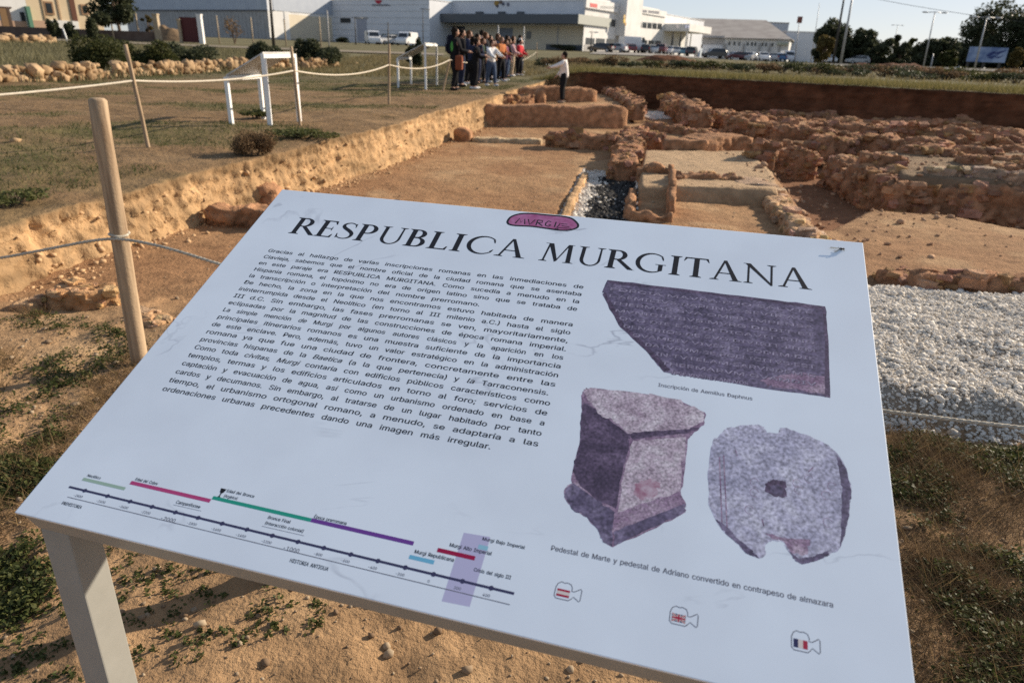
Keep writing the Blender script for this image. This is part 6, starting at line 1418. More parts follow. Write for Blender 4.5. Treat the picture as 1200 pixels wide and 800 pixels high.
for (x, y, r, c) in ((731.5, 20, 2.2, (.62, .42, .16)), (731.5, 24.5, 2.6, (.66, .44, .10)), (733, 28.5, 1.7, (.60, .36, .14))):
    t_, z_ = onwall(x, y, twW.P, E2); q = twW.P + E2 * t_ + E1 * .08; rr = r / 868 * 97 * KB
    reparent(MB().prism([V3(q + E2 * math.cos(a) * rr, z_ + math.sin(a) * rr) for a in np.linspace(0, 6.2832, 12, endpoint=False)], V3(-E1) * .09).build('tower_emblem', flat('tower_orange', c), None), bh)
reparent(MB().box(V3(Dc + E2 * tw0 - E1 * 2.9, zb(Dc)), V3(E2) * (tw1 - tw0 - .8), V3(E1) * 3.0, np.array([0, 0, zt3 - zb(Dc) - .02])).build('entrance', MT['concrete'], None), bh)
sdw.rect(bh, 'office_wall', MT['whitewall'], 738, 17, 806, 66, .06)
sdw.rect(bh, 'office_wall', MT['whitewall'], 738, 8, 772, 20, .05)
sdw.rect(bh, 'parapet_sign', MT['whitewall'], 742, 10.5, 780, 17.5, .3)
g = np.random.default_rng(9); x = 745.5
while x < 771: wv = g.uniform(1.0, 1.7); yy = 11.2 + (x - 745) * .10; sdw.rect(bh, 'sign_lettering', MT['inkgrey'], x, yy, x + wv, yy + 3.0, .34); x += wv + (.5 if g.uniform() > .2 else 1.8)
winrow(bh, sdw, 740.5, 776, 25, 32, 0, 6, .09); winrow(bh, sdw, 735.5, 775, 46, 52.5, 0, 5, .06)
t0 = onwall(778, 33, Dc, E2)[0]; t1 = onwall(806, 33, Dc, E2)[0]; za = zpix(*(Dc + E2 * t0), 28); zb_ = zpix(*(Dc + E2 * t0), 36.5)
reparent(MB().box(V3(Dc + E2 * t0 + E1 * .07, zb_), V3(E2) * (t1 - t0), V3(E1) * 6.0, np.array([0, 0, za - zb_])).build('porch_sign', MT['whitewall'], None), bh)
pw = Wall(Dc + E2 * t0 + E1 * 6.08, E2)
for x, m in ((792, MT['inkgrey']), (803, flat('sign_blue', (.2, .24, .4))), (806, flat('sign_pale_blue', (.3, .34, .5)))): pw.rect(bh, 'sign_mark', m, x, 29.6, x + 3.5 if x == 792 else x + 1.6, 33, .03)
for x in (786.5, 795.8, 803.5):
    t_, z_ = onwall(x + 1.4, 44, Dc, E2); w_ = .55; zz1 = zpix(*(Dc + E2 * t_), 42.5 + (x - 786) * .06); zz0 = zb(Dc)
    prof = [V3(Dc + E2 * (t_ - w_) + E1 * .16, zz0), V3(Dc + E2 * (t_ + w_) + E1 * .16, zz0)] + [V3(Dc + E2 * (t_ + w_ * math.cos(a)) + E1 * .16, zz1 + w_ * math.sin(a) * 2) for a in np.linspace(0, math.pi, 8)]
    reparent(MB().prism(prof, V3(-E1) * .12).build('arched_doorway', MT['glass'], None), bh)
for x in (776.5, 782): 
    t_, _ = onwall(x, 50, Dc, E2); q = Dc + E2 * t_ + E1 * 5.4; reparent(MB().box(V3(q, zb(Dc)), V3(E2) * .3, V3(E1) * .3, np.array([0, 0, zb_ - zb(Dc) - .01])).build('porch_column', MT['whitewall'], None), bh)
roof_things = ((696, -1), (709, 0), (748, 5))
for x, y in roof_things:
    t_, z_ = onwall(x, y + 4, Dc, E2); q = Dc + E2 * t_ - E1 * 2; reparent(MB().box(V3(q, z_ - .8), V3(E2) * .5, V3(E1) * .5, np.array([0, 0, 1.5])).build('roof_vent', MT['steel'], None), bh)
# long warehouse with the grey roof
Y0 = 205.0; H0 = np.array([(812 - 600) / 868 * Y0, Y0]); e3 = np.array([.93, -.37]); e3 /= np.linalg.norm(e3); n3 = np.array([-e3[1], e3[0]])
L6 = along(H0, e3, 924, 5); ze = zpix(*H0, 43.5); zri = zpix(*(H0 + n3 * 22), 22.5)
lw = thing('long_warehouse', 'long low white warehouse with a broad grey roof, right of the sunlit office front', 'warehouse', V3(H0, zb(H0)))
block(lw, 'wall', MT['whitewall'], H0, e3, L6, 42, zb(H0), ze)
ov = .8
rm = MB(); a0 = V3(H0 - n3 * ov - e3 * .6, ze - .25); a1 = V3(H0 + e3 * (L6 + .6) - n3 * ov, ze - .25); b0 = V3(H0 + n3 * 22 - e3 * 13, zri); b1 = V3(H0 + e3 * (L6 * .62) + n3 * 22, zri - .3); c0 = V3(H0 + n3 * 43 - e3 * 13, ze - .25); c1 = V3(H0 + e3 * (L6 + .6) + n3 * 43, ze - .25); up = np.array([0, 0, .18])
for f_ in ([a0, a1, b1, b0], [b0, b1, c1, c0], [a1, c1, b1]): rm.prism(f_, up)
reparent(rm.build('roof', MT['roofgrey'], None), lw)
lwW = Wall(H0, e3)
for i, x in enumerate((853.5, 859.5, 865, 875, 880, 884, 892.5, 896.5, 904)): lwW.rect(lw, 'window', MT['glass'], x, 48.9 + i * .2, x + 2.4, 53.2 + i * .2, .06)
for x in (848.5, 870, 888.5, 900.5, 912): lwW.rect(lw, 'pillar', MT['concrete'], x, 51, x + 1.9, 66, .35)
lwW.rect(lw, 'annex_wall', MT['concrete'], 823, 42, 849, 53, .10); lwW.rect(lw, 'annex_wall', MT['whitesheet'], 823, 53, 846, 68, .5); lwW.rect(lw, 'window', MT['glass'], 818.5, 52.5, 823.5, 56.5, .2)
lwW.rect(lw, 'sunshade', flat('pale_green_awning', (.36, .38, .30)), 911, 50, 924, 53, .8)
for i, (x0, x1, y0, y1, Y, lab, m) in enumerate([(866, 917, 26.5, 64, 262, 'grey sheet metal hall whose roof edge shows above the long warehouse roof', MT['shadeclad']), (916, 959, 38, 70, 215, 'plain pale blue grey box building left of the pine trees', MT['whitesheet']), (1110, 1136, 54, 74, 190, 'low pale blue building behind the billboard', MT['whitesheet'])]):
    p = at(x0, Y); p2 = at(x1, Y); t = thing('industrial_building', lab, 'building', p); Lx = p2[0] - p[0]; zt_ = zpix(p[0] + Lx / 2, Y, (y0 + y1) / 2 - (y1 - y0) / 2 + .5)
    block(t, 'wall', m, p[:2], np.array([1.0, 0]), Lx, 12, p[2] - 1, zt_)
    reparent(MB().box(np.array([p[0] - .1, Y - .1, zt_]), (Lx + .2, 0, 0), (0, 12.2, 0), (0, 0, .3)).build('roof_edge', MT['whitewall'] if i else MT['roofgrey'], None), t)
# houses on the left
Hh = np.array([-50.5, 73.0]); eh = np.array([.62, .785]); eh /= np.linalg.norm(eh); hl = Wall(Hh, eh)
L7 = along(Hh, eh, 32, 4)
h1 = thing('white_house', 'white house with a brown door and terracotta dado at the top left corner', 'house', V3(Hh, zb(Hh)))
X0 = Hh + eh * along(Hh, eh, -40, 4); L0 = along(X0, eh, 32, 4)
block(h1, 'wall', MT['whitewall'], X0, eh, L0, 9, zb(Hh), zpix(*(X0 + eh * L0), -30))
hw = Wall(X0, eh); hw.rect(h1, 'dado', MT['dado'], -30, 24, 32, 37, .06)
d_ = hw.rect(h1, 'door', flat('brown_door', (.20, .12, .06)), 1, 9, 9, 34, .09); hw.rect(h1, 'door_frame', flat('dark_brown', (.08, .05, .035)), 9.2, 9, 13, 34, .10); hw.rect(h1, 'door_frame', flat('dark_brown2', (.08, .05, .035)), -3, 8, 13, 9.8, .11)
f_ = hw.rect(h1, 'window', MT['glass'], 24, 14.5, 29, 25, .08)
X1 = X0 + eh * L0; L8 = along(X1, eh, 119, 4); hb = Wall(X1, eh)
h2 = thing('cream_house', 'cream coloured house with arched brown window surrounds beside the white house', 'house', V3(X1, zb(X1)))
block(h2, 'wall', MT['cream'], X1 + eh * .01, eh, L8, 9, zb(X1), zpix(*X1, -30)); hb.rect(h2, 'dado', MT['dado'], 36, 24.5, 60, 35, .06)
for (a, b, c, d) in ((52, 2, 62.5, 17.5), (95, 5.5, 103, 17.5)):
    f_ = hb.rect(h2, 'window_surround', flat('brown_surround', (.30, .18, .10)), a, b, d and c, d, .10); hb.rect(h2, 'window', MT['glass'], a + 2, b + 2, c - 2, d - 2, .13)
hb.rect(h2, 'door', flat('dark_brown_door', (.12, .05, .03)), 82, -8, 88, 25, .09); hb.rect(h2, 'wall_joint', flat('tan_joint', (.40, .28, .17)), 66, -20, 68, 24, .08); hb.rect(h2, 'wall_joint', flat('tan_joint2', (.40, .28, .17)), 48, -20, 50, 24, .08)
hb.rect(h2, 'garage_wall', MT['whitewall'], 60, 24.5, 92, 36, .12)
dp = hw.rect(None, 'drain_pipe', flat('green_pipe', (.10, .22, .15)), 31.5, 8, 36, 38, .5); tag(dp, 'tall green pipe between the white house and the cream house', 'pipe')
# low wall, piers, maroon gate, fence posts
Wp = at(-40, 66); Wq = at(185, 72); e_ = (Wq - Wp)[:2]; LL = np.linalg.norm(e_); e_ /= LL; zw = zpix(*at(100, 69)[:2], 34.5)
lw_ = tag(MB().box(V3(Wp, zb(Wp)), V3(e_) * LL, V3((-e_[1], e_[0])) * .3, np.array([0, 0, zw - zb(Wp)])).build('boundary_wall', MT['blockwall'], None), 'low dark boundary wall in front of the houses on the left', 'wall')
def pier(label, x0, x1, y0, Y, m, cat='gate pier', name='gate_pier'):
    p = at((x0 + x1) / 2, Y); w = width_px(x0, x1, Y); h = height_to(p, y0); t = thing(name, label, cat, p); 
    add('shaft', MB().box((-w / 2, -w / 2, -.3), (w, 0, 0), (0, w, 0), (0, 0, h + .3)).mesh('shaft'), m, t); add('cap', MB().box((-w / 2 - .04, -w / 2 - .04, h + .002), (w + .08, 0, 0), (0, w + .08, 0), (0, 0, .12)).mesh('cap'), m, t); return t
pier('tan stone gate pier at the end of the low dark wall', 184, 189.5, 18, 72, MT['stonepier']); pier('slim stone gate pier left of the maroon gate', 211.5, 214.5, 24, 73, MT['stonepier']); pier('pale gate pier right of the maroon gate', 235, 240, 18.5, 73, MT['whitewall'])
p = at(224, 73.2); wg = width_px(214.5, 234.5, 73.2); hg = height_to(p, 20.5); t = thing('metal_gate', 'maroon sheet metal gate between two gate piers', 'gate', p)
add('leaf', MB().box((-wg / 2, 0, .08), (wg, 0, 0), (0, .06, 0), (0, 0, hg - .08)).mesh('leaf'), MT['maroon'], t); k = MB()
for i in range(7): k.box((-wg / 2 + wg * i / 6.6, -.03, .1), (.05, 0, 0), (0, .029, 0), (0, 0, hg - .12))
add('rib', k.mesh('rib'), MT['maroon'], t)
p = at(200, 80); heap('soil_heap', 'heap of brown earth seen between the gate piers', p, 3.2, 2.5, height_to(p, 30), np.array([.2, .14, .09]))
fp_ = [(257.5, 19, 76), (297, 21, 77), (335.5, 23, 77), (376.5, 20, 76), (386, 13, 75), (164, 16, 72), (134, 18, 70)]
for i, (x, y, Y) in enumerate(fp_):
    p = at(x, Y); h = height_to(p, y); lab = 'pale fence post %s' % ['right of the maroon gate', 'in front of the grey warehouse corner', 'against the sunlit warehouse side', 'against the shaded foot of the warehouse side', 'beside the white hall corner, tallest of the fence posts', 'left of the tan gate pier', 'among the plants by the dark low wall'][i]
    t = thing('fence_post', lab, 'fence post', p, 0, 'fence posts by the warehouse'); add('shaft', MB().tube([(0, 0, -.3), (0, 0, h)], .07, 8).mesh('shaft', True), MT['stonepier'] if i != 4 else MT['concrete'], t); add('cap', MB().tube([(0, 0, h + .001), (0, 0, h + .06)], [.08, .05], 8).mesh('cap'), MT['concrete'], t)
p = at(79.5, 58); t = tag(MB().tube([(0, 0, -.2), (-.05, 0, .5), (-.15, 0, 1.05)], [.06, .06, .05], 8).build('marker_post', MT['whitepaint'], None, True), 'short bent white marker post in front of the low dark wall', 'marker post'); t.location = p
# poles, lamps, masts
def pole(label, x0, y0, x1, y1, Y, r, m, name='pole', cat='pole', heads=0, sign=False, group=None):
    p = at(x0, Y); z = zpix(p[0], p[1], y1); xt = p[0] + along((p[0], p[1]), (1, 0), x1, z); h = z - p[2]; t = thing(name, label, cat, p, 0, group); dx = (xt - p[0]) * .35
    add('shaft', MB().tube([(0, 0, -.4), (dx * .5, 0, h * .5), (dx, 0, h)], [r * 1.3, r, r * .7], 8).mesh('shaft', True), m, t)
    if heads:
        k = MB(); k.tube([(dx - .9 * heads / 2, 0, h - .02), (dx, 0, h + .06), (dx + .9 * heads / 2, 0, h - .02)], .045, 6); add('arm', k.mesh('arm', True), m, t)
        for s in ((-1, 1) if heads > 1 else (1,)):
            k = MB(); k.ball((dx + s * (.9 * heads / 2 + .3), 0, h), (.42, .16, .09), 10, 6); add('lamp_head', k.mesh('lamp_head', True), MT['steel'], t)
    if sign: add('sign_plate', MB().box((dx - .45, -.06, h), (.9, 0, 0), (0, .1, 0), (0, 0, 1.1)).mesh('sign_plate'), flat('rust_sign', (.20, .07, .05)), t)
    return t
pole('dark thick utility pole rising out of the picture before the grey warehouse', 321, 49, 317, -25, 70, .13, MT['darksteel'], 'utility_pole', 'utility pole')
pole('grey lamp post standing before the white hall door', 417, 52, 416.5, 21, 110, .07, MT['darksteel'], 'lamp_post', 'lamp post', 1)
pole('slim lamp post right of the white parked vans', 496, 56, 495.5, 11, 115, .06, MT['darksteel'], 'lamp_post', 'lamp post', 1)
pole('dark lamp post standing by the sunlit office front', 692, 60, 693, 38, 120, .08, MT['darksteel'], 'lamp_post', 'lamp post', 1)
for i, (x0, y0, x1, y1, Y) in enumerate([(583, 66, 583.5, 30, 40), (613, 70, 613.5, 31, 46)]): pole(['thin pale pole behind the middle of the visitors', 'thin pale pole behind the far end of the visitors'][i], x0, y0, x1, y1, Y, .035, MT['steel'])
pole('thin grey pole standing behind the thin post between the lecterns', 455.5, 60, 455.5, 26, 60, .05, MT['darksteel'])
pole('tall pole with a square rust red sign on top, left of the pines', 931, 72, 931.5, 27.5, 140, .10, MT['steel'], 'sign_pole', 'sign pole', sign=True)
pole('thin radio mast behind the pale blue grey box building', 950, 70, 955.5, 4, 205, .10, MT['steel'], 'mast', 'mast')
pole('tall dark pole crossing the pines', 976, 72, 987, -18, 100, .15, MT['darksteel'], 'utility_pole', 'utility pole')
pole('tall pale grey pole crossing the pines, right of the dark one', 985, 72, 997, -18, 100, .15, MT['steel'], 'utility_pole', 'utility pole')
pole('double headed street lamp rising above the dark bushy tree', 1082, 78, 1091.5, 15, 95, .08, MT['steel'], 'street_lamp', 'street lamp', 2)
pole('distant double headed street lamp above the spired dark tree', 1044, 76, 1046.5, 30, 190, .09, MT['steel'], 'street_lamp', 'street lamp', 2)
pole('street lamp leaning in front of the big dark trees by the billboard', 1142, 80, 1153, 21, 78, .08, MT['steel'], 'street_lamp', 'street lamp', 2)
pole('short pale post in front of the dark bushy tree', 1090.5, 84, 1092.5, 63, 70, .06, MT['steel'], 'road_post', 'post')
a_ = at(985, 85); b_ = at(1260, 70); ca = np.array([a_[0], 85, zpix(a_[0], 85, -6)]); cb = np.array([b_[0], 70, zpix(b_[0], 70, 34)])
rope('thin overhead cable sloping down to the right across the sky', sag(ca, cb, .3, 24), .022, MT['darksteel'], 'overhead_cable', twist=False)['category'] = 'cable'
# billboard
p0, p1 = at(1131, 82), at(1189, 80); Lb = p1[0] - p0[0]; z0 = zpix(p0[0], 81, 72.5); z1 = zpix((p0[0] + p1[0]) / 2, 81, 55.5)
bb_ = thing('billboard', 'wide blue billboard with a streaked blue picture below the big dark trees', 'billboard', p0)
MT['billprint'] = mat('billboard_print', (.10, .16, .32), .4, .3, col2=(.30, .38, .55), nscale=.5, ndetail=3, contrast=(.42, .6))
add('board', MB().box((0, 0, z0 - p0[2]), (Lb, 0, 0), (0, .2, 0), (0, 0, z1 - z0)).mesh('board'), MT['billprint'], bb_); k = MB()
for (a, b, c, d) in ((.45, .42, .72, .80), (.5, .30, .80, .55), (.62, .60, .98, .86), (.70, .35, .95, .52)): k.prism([(Lb * a, -.012, z0 - p0[2] + (z1 - z0) * b), (Lb * (a * .6 + c * .4), -.012, z0 - p0[2] + (z1 - z0) * (b - .06)), (Lb * c, -.012, z0 - p0[2] + (z1 - z0) * d), (Lb * (a * .5 + c * .5), -.012, z0 - p0[2] + (z1 - z0) * (d - .1))], (0, .01, 0))
add('picture', k.mesh('picture'), flat('billboard_navy', (.02, .04, .16)), bb_)
for f_ in (.08, .5, .92): add('leg', MB().box((Lb * f_ - .1, .21, -.5), (.2, 0, 0), (0, .2, 0), (0, 0, z1 - p0[2] + .3)).mesh('leg'), MT['darksteel'], bb_)
# roads and car park
def sheet(name, label, pts, m, dz=.05):
    k = MB(); n = 24
    A_, B_, C_, D_ = [np.array(q[:2]) for q in pts]
    for i in range(n + 1):
        for j in range(7):
            a, b = i / n, j / 6; q = (A_ * (1 - a) + B_ * a) * (1 - b) + (D_ * (1 - a) + C_ * a) * b; k.v.append((q[0], q[1], float(zt(q[0], q[1])) + dz))
    k.f = [(i * 7 + j, (i + 1) * 7 + j, (i + 1) * 7 + j + 1, i * 7 + j + 1) for i in range(n) for j in range(6)]
    return tag(k.build(name, m, None, True), label, name.replace('_', ' '), kind='structure')
sheet('car_park', 'pale paved car park in front of the sunlit offices', [at(690, 98), at(965, 98), at(975, 190), at(700, 146)], MT['lot'], .09)
sheet('road', 'grey road running past the trees on the right', [at(955, 64), at(1290, 54), at(1290, 64), at(955, 76)], MT['asphalt'], .10)
sheet('track', 'pale dirt track between the low wall and the field on the left', [at(-20, 60), at(520, 66), at(520, 72), at(-20, 64)], mat('dirt_track', (.20, .17, .13), .95, .1, col2=(.26, .22, .17), nscale=1.5), .07)
# ------------------------------------------------------------------ cars
CARGLASS = mat('car_glass', (.02, .025, .03), .08, .6); TYRE = mat('tyre', (.02, .02, .02), .85, .2); RIM = mat('wheel_rim', (.45, .45, .46), .35, .5, metal=.6); LAMP = flat('lamp_glass', (.6, .6, .58), .2, .5); TAIL = flat('tail_glass', (.35, .02, .02), .25, .5)
PROF = {'hatchback': ([(-2.0, .35), (-2.05, .62), (-1.95, .95), (-1.55, 1.42), (-.5, 1.5), (.35, 1.45), (1.05, 1.0), (1.85, .86), (2.03, .62), (2.02, .32)], 1.74, (-1.62, 1.0)),
        'saloon': ([(-2.2, .35), (-2.25, .62), (-2.15, .98), (-1.5, 1.04), (-.95, 1.42), (0.0, 1.46), (.5, 1.40), (1.15, .98), (2.0, .84), (2.2, .60), (2.18, .32)], 1.78, (-1.3, 1.08)),
        'van': ([(-2.35, .35), (-2.4, .8), (-2.36, 1.85), (-2.2, 1.98), (.8, 1.98), (1.25, 1.85), (1.75, 1.12), (2.3, .95), (2.42, .62), (2.4, .32)], 1.9, (.55, 1.72)),
        'box_van': ([(-2.9, .5), (-2.9, 2.7), (.9, 2.7), (.92, 2.1), (1.5, 2.0), (1.95, 1.25), (2.6, 1.05), (2.7, .6), (2.68, .35)], 2.0, (1.0, 1.95)),
        'suv': ([(-2.15, .42), (-2.2, .75), (-2.15, 1.15), (-1.9, 1.68), (-.6, 1.76), (.4, 1.70), (1.05, 1.18), (1.95, 1.02), (2.15, .72), (2.12, .38)], 1.86, (-1.95, 1.0))}
def car(kind, label, c, rz, paint):
    pr, wd, gl_ = PROF[kind]; t = thing('parked_car' if 'van' not in kind else 'parked_van', label, 'car' if 'van' not in kind else 'van', c, rz, 'vehicles parked beyond the field')
    bm = bmesh.new(); rings = []
    top = max(z for _, z in pr); belt = .62 * top + .05
    for f, tk in ((-.5, .0), (-.47, 1), (.47, 1), (.5, .0)):
        r = []
        for x, z in pr:
            tum = 1 - .16 * max(0, (z - belt) / (top - belt + 1e-6)) * (0.3 if 'van' in kind else 1)
            k = 1.0 if tk else .97
            r.append(bm.verts.new((x * k, f * wd * tum, z if tk else .03 + z * .97)))
        rings.append(r)
    n = len(pr)
    for a in range(3):
        for i in range(n): j = (i + 1) % n; bm.faces.new((rings[a][i], rings[a + 1][i], rings[a + 1][j], rings[a][j]))
    bm.faces.new(rings[0]); bm.faces.new(rings[3][::-1]); bmesh.ops.recalc_face_normals(bm, faces=bm.faces)
    me = bpy.data.meshes.new('body'); bm.to_mesh(me); bm.free(); b = add('body', me, paint, t)
    # glass: side panes, windscreen and rear window set just proud of the shell
    up = [(x, z) for x, z in pr if z > belt]; zt_ = top - .09; x0 = min(x for x, z in up) + .16; x1 = max(x for x, z in up) - .1
    if 'van' in kind: x0, x1 = gl_[0], gl_[1] - .12
    for s in (-1, 1):
        for (a, b_) in (((x0, (x0 + x1) / 2 - .05), ((x0 + x1) / 2 + .05, x1)) if 'van' not in kind else ((x0, x1),)):
            yy = lambda z: s * wd * .5 * (1 - .16 * max(0, (z - belt) / (top - belt)) * (0.3 if 'van' in kind else 1)) + s * .012
            in_ = .32 if b_ == x1 else .02; i0 = .25 if a == x0 and 'van' not in kind else 0
            add('side_window', MB().poly([(a, yy(belt + .03), belt + .03), (b_ + .12, yy(belt + .03), belt + .03), (b_ - in_, yy(zt_), zt_), (a + i0, yy(zt_), zt_)]).mesh('side_window'), CARGLASS, t)
    idx = [i for i in range(len(pr) - 1) if pr[i + 1][1] < pr[i][1] - .25 and pr[i][1] > belt and pr[i][0] > 0][-1:]
    for i in idx:
        (xa, za), (xb, zb2) = pr[i], pr[i + 1]; q = lambda f: (xa + (xb - xa) * f + .02, za + (zb2 - za) * f + .015)
        (xt, zt2_), (xl, zl) = q(.12), q(.9); add('windscreen', MB().poly([(xl, -wd * .41, zl), (xl, wd * .41, zl), (xt, wd * .36, zt2_), (xt, -wd * .36, zt2_)]).mesh('windscreen'), CARGLASS, t)
    if 'van' not in kind:
        i = [i for i in range(3) if pr[i + 1][1] > belt and pr[i + 1][1] > pr[i][1] + .3 or (kind == 'saloon' and i == 3)]; i = 3 if kind == 'saloon' else 2
        (xa, za), (xb, zb2) = pr[i], pr[i + 1]; add('rear_window', MB().poly([(xa + (xb - xa) * .2 - .02, wd * .4, za + (zb2 - za) * .2 + .015), (xa + (xb - xa) * .2 - .02, -wd * .4, za + (zb2 - za) * .2 + .015), (xa + (xb - xa) * .9 - .02, -wd * .35, za + (zb2 - za) * .9 + .015), (xa + (xb - xa) * .9 - .02, wd * .35, za + (zb2 - za) * .9 + .015)]).mesh('rear_window'), CARGLASS, t)
    xf = max(x for x, z in pr); xr = min(x for x, z in pr)
    for s in (-1, 1):
        add('headlight', MB().box((xf - .10, s * wd * .36 - .14, .62), (.09, 0, 0), (0, .28, 0), (0, 0, .14)).mesh('headlight'), LAMP, t); add('tail_light', MB().box((xr - .02, s * wd * .40 - .09, .72), (.08, 0, 0), (0, .18, 0), (0, 0, .26)).mesh('tail_light'), TAIL, t)
        for x in (xr + .75, xf - .78):
            w_ = add('wheel', MB().tube([(x, s * (wd / 2 - .19), .32), (x, s * (wd / 2 + .015), .32)], .32, 18).mesh('wheel'), TYRE, t); add('rim', MB().tube([(x, s * (wd / 2 - .10), .32), (x, s * (wd / 2 + .022), .32)], .19, 12).mesh('rim'), RIM, w_)
    return t
def paint(n, c): return mat('paint_' + n, c, .28, .5, coat=.6)
SIL, WHI, BLA, RED_, BLU, DRED, TEAL = paint('silver', (.42, .43, .44)), paint('white', (.70, .70, .70)), paint('black', (.018, .018, .022)), paint('red', (.30, .02, .02)), paint('blue', (.05, .14, .28)), paint('dark_red', (.12, .02, .025)), paint('teal', (.10, .28, .36))
CARS = [('van', 437, 118, 290, WHI, 'white van parked left of the two other white vehicles before the white hall'), ('hatchback', 455, 119, 225, WHI, 'white hatchback between the two white vans before the white hall'), ('van', 477, 118, 255, WHI, 'white van parked right of the white hatchback, before the white hall'),
        ('saloon', 704, 126, 150, BLA, 'black saloon parked first in the row before the sunlit offices'), ('hatchback', 721, 128, 150, SIL, 'silver hatchback second in the row before the sunlit offices'), ('hatchback', 735, 134, 110, DRED, 'dark red hatchback partly behind the white box van'), ('box_van', 742, 138, 30, WHI, 'white box van, tallest of the vehicles before the offices'),
        ('hatchback', 757, 136, 75, BLA, 'black hatchback right beside the white box van'), ('hatchback', 767, 138, 250, WHI, 'white hatchback between the black one and the dark red one'), ('suv', 775, 139, 70, DRED, 'dark red off-roader before the office windows'), ('hatchback', 783, 141, 250, WHI, 'white hatchback left of the porch arches'),
        ('hatchback', 791, 142, 255, SIL, 'silver hatchback before the porch arches'), ('hatchback', 800.5, 143, 255, TEAL, 'light blue hatchback before the porch arches'), ('suv', 810, 142, 70, BLA, 'black off-roader at the end of the row by the porch'),
        ('suv', 836, 138, 185, BLA, 'big black off-roader seen side on before the long warehouse'), ('saloon', 862, 140, 195, DRED, 'dark red saloon right of the big black off-roader'), ('hatchback', 877, 141, 240, SIL, 'silver hatchback right of the dark red saloon'), ('saloon', 887, 144, 60, BLU, 'dark blue saloon behind the round white front of another car'),
        ('hatchback', 893, 137, 265, WHI, 'white hatchback facing us before the long warehouse'), ('saloon', 904, 143, 80, SIL, 'silver saloon fourth from the right end of the long warehouse row'), ('hatchback', 912, 144, 90, BLU, 'blue hatchback near the right end of the long warehouse row'), ('van', 922, 146, 265, WHI, 'small white van at the right end of the long warehouse row'),
        ('hatchback', 1004, 140, 180, SIL, 'silver hatchback under the pines on the right'), ('hatchback', 971, 142, 265, WHI, 'white hatchback left of the two tall poles')]
for k_, x, Y, rz, pm_, lab in CARS:
    p = at(x, Y); car(k_, lab, (p[0], p[1], p[2] + .09), R(rz), pm_)
p0 = at(450, 140); sk = thing('skip', 'long dark green container behind the white vans', 'container', p0); 
add('body', MB().prism([(0, 0, .15), (4.4, 0, .15), (4.7, 0, 1.7), (-.3, 0, 1.7)], (0, 1.8, 0)).mesh('body'), flat('dark_green_paint', (.03, .06, .04)), sk); add('rim', MB().box((-.4, -.08, 1.71), (5.2, 0, 0), (0, 1.96, 0), (0, 0, .1)).mesh('rim'), flat('dark_green_rim', (.04, .07, .05)), sk)
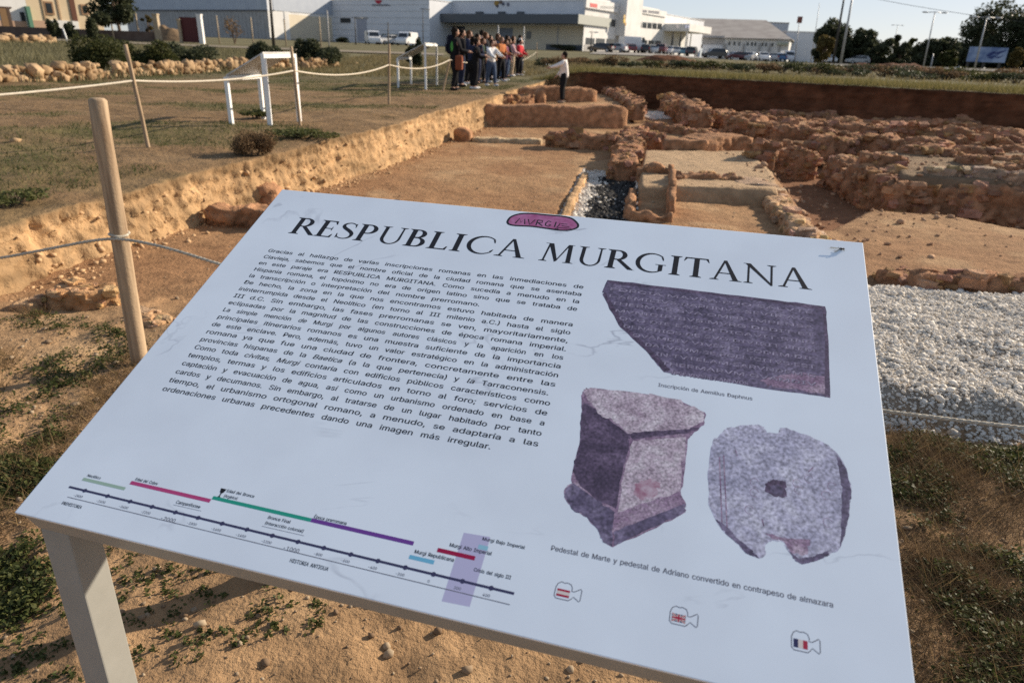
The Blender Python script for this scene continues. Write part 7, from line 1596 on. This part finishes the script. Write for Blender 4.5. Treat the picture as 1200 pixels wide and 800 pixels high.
# ------------------------------------------------------------------ trees
TR = [('rounded umbrella pine, tallest tree left of the two tall poles', 973, 148, 21, 42, .0, MT['tree'], 1.7, 1), ('yellowish small tree at the foot of the tall pines', 964, 135, 41, 20, .0, MT['tree3'], 1.2, 2), ('dark tree right of the tall pale grey pole', 1004, 146, 35, 34, 0, MT['tree'], 1.5, 3), ('dark spreading tree left of the spired one', 1026, 140, 43, 30, 0, MT['tree'], 1.3, 4),
      ('spired dark tree sticking up behind the spreading ones', 1043, 151, 38, 14, 0, MT['tree'], 1.0, 5), ('dark round tree between the spired tree and the small far tree', 1052, 135, 50, 22, 0, MT['tree'], 1.0, 14), ('small distant tree alone against the sky', 1063, 256, 43, 12, 0, MT['tree2'], 1.5, 6), ('big dark bushy tree under the double headed street lamp', 1092, 116, 46, 46, 0, MT['tree'], 1.4, 7),
      ('brownish green bush tree at the right foot of the big bushy tree', 1108, 108, 60, 20, 0, MT['tree2'], .8, 8), ('tallest dark tree behind the billboard', 1163, 124, 3, 84, 0, MT['tree'], 2.0, 9), ('huge dark tree at the right edge', 1206, 119, 8, 70, 0, MT['tree'], 2.0, 10), ('lower dark tree filling the gap left of the tallest tree', 1142, 130, 27, 34, 0, MT['tree'], 1.6, 11),
      ('dark low tree closing the gap between the pale grey pole and the spreading tree', 1016, 150, 47, 34, 0, MT['tree'], 1, 41), ('dark low tree below the small distant tree', 1066, 140, 56, 30, 0, MT['tree'], 1, 42), ('dark low tree under the rounded umbrella pine', 984, 152, 46, 40, 0, MT['tree'], 1, 43), ('dark tree between the bushy tree and the billboard', 1126, 130, 48, 30, 0, MT['tree'], 1, 44),
      ('yellow green small tree right of the billboard', 1188, 100, 55, 14, 0, MT['tree3'], .8, 12)]
for lab, x, Y, yt, wpx, _, m, th_, sd in TR:
    th_ = .12
    p = at(x, Y); H_ = height_to(p, yt); r_ = width_px(0, wpx, Y) / 2 * 1.12
    tree(lab, p, H_, r_, th_, 15000 if wpx > 30 else 6500, .14 * Y / 90 * (1.2 if wpx > 40 else 1), m, 'trees beyond the road', sd, nb=40 if wpx > 30 else 20)
p = at(141, 71); tree('dark feathery tree growing over the low wall between the cream house and the grey warehouse', p, height_to(p, -22), width_px(0, 62, 71) / 2, 1.6, 6000, .17, MT['tree'], 'trees beyond the road', 31, nb=18)
p = at(176, 72.5); tree('thin orange brown sapling left of the tan gate pier', p, height_to(p, 12), width_px(0, 13, 72) / 2, .8, 900, .10, MT['tree3'], 'trees beyond the road', 33, nb=7)
for i, (x, Y, yt, w, lab) in enumerate([(66, 65, 22, 14, 'round dark green bush in front of the cream house'), (88, 66, 26, 18, 'dark bush over the low wall right of the round one'), (110, 67, 18, 20, 'bush under the dark feathery tree'), (275, 78, 18, 30, 'bare reddish bush against the ribbed warehouse base'), (400, 140, 43, 20, 'dark hedge at the foot of the white hall corner'), (660, 140, 52, 36, 'dark low plants along the foot of the canopy building')]):
    p = at(x, Y); bush('shrub', lab, 'shrub', p, width_px(0, w, Y) / 2, max(.5, height_to(p, yt)), 1500 if i != 3 else 260, .12, MT['tree'] if i != 3 else MT['drydark'], 'bushes by the buildings', seed=300 + i)
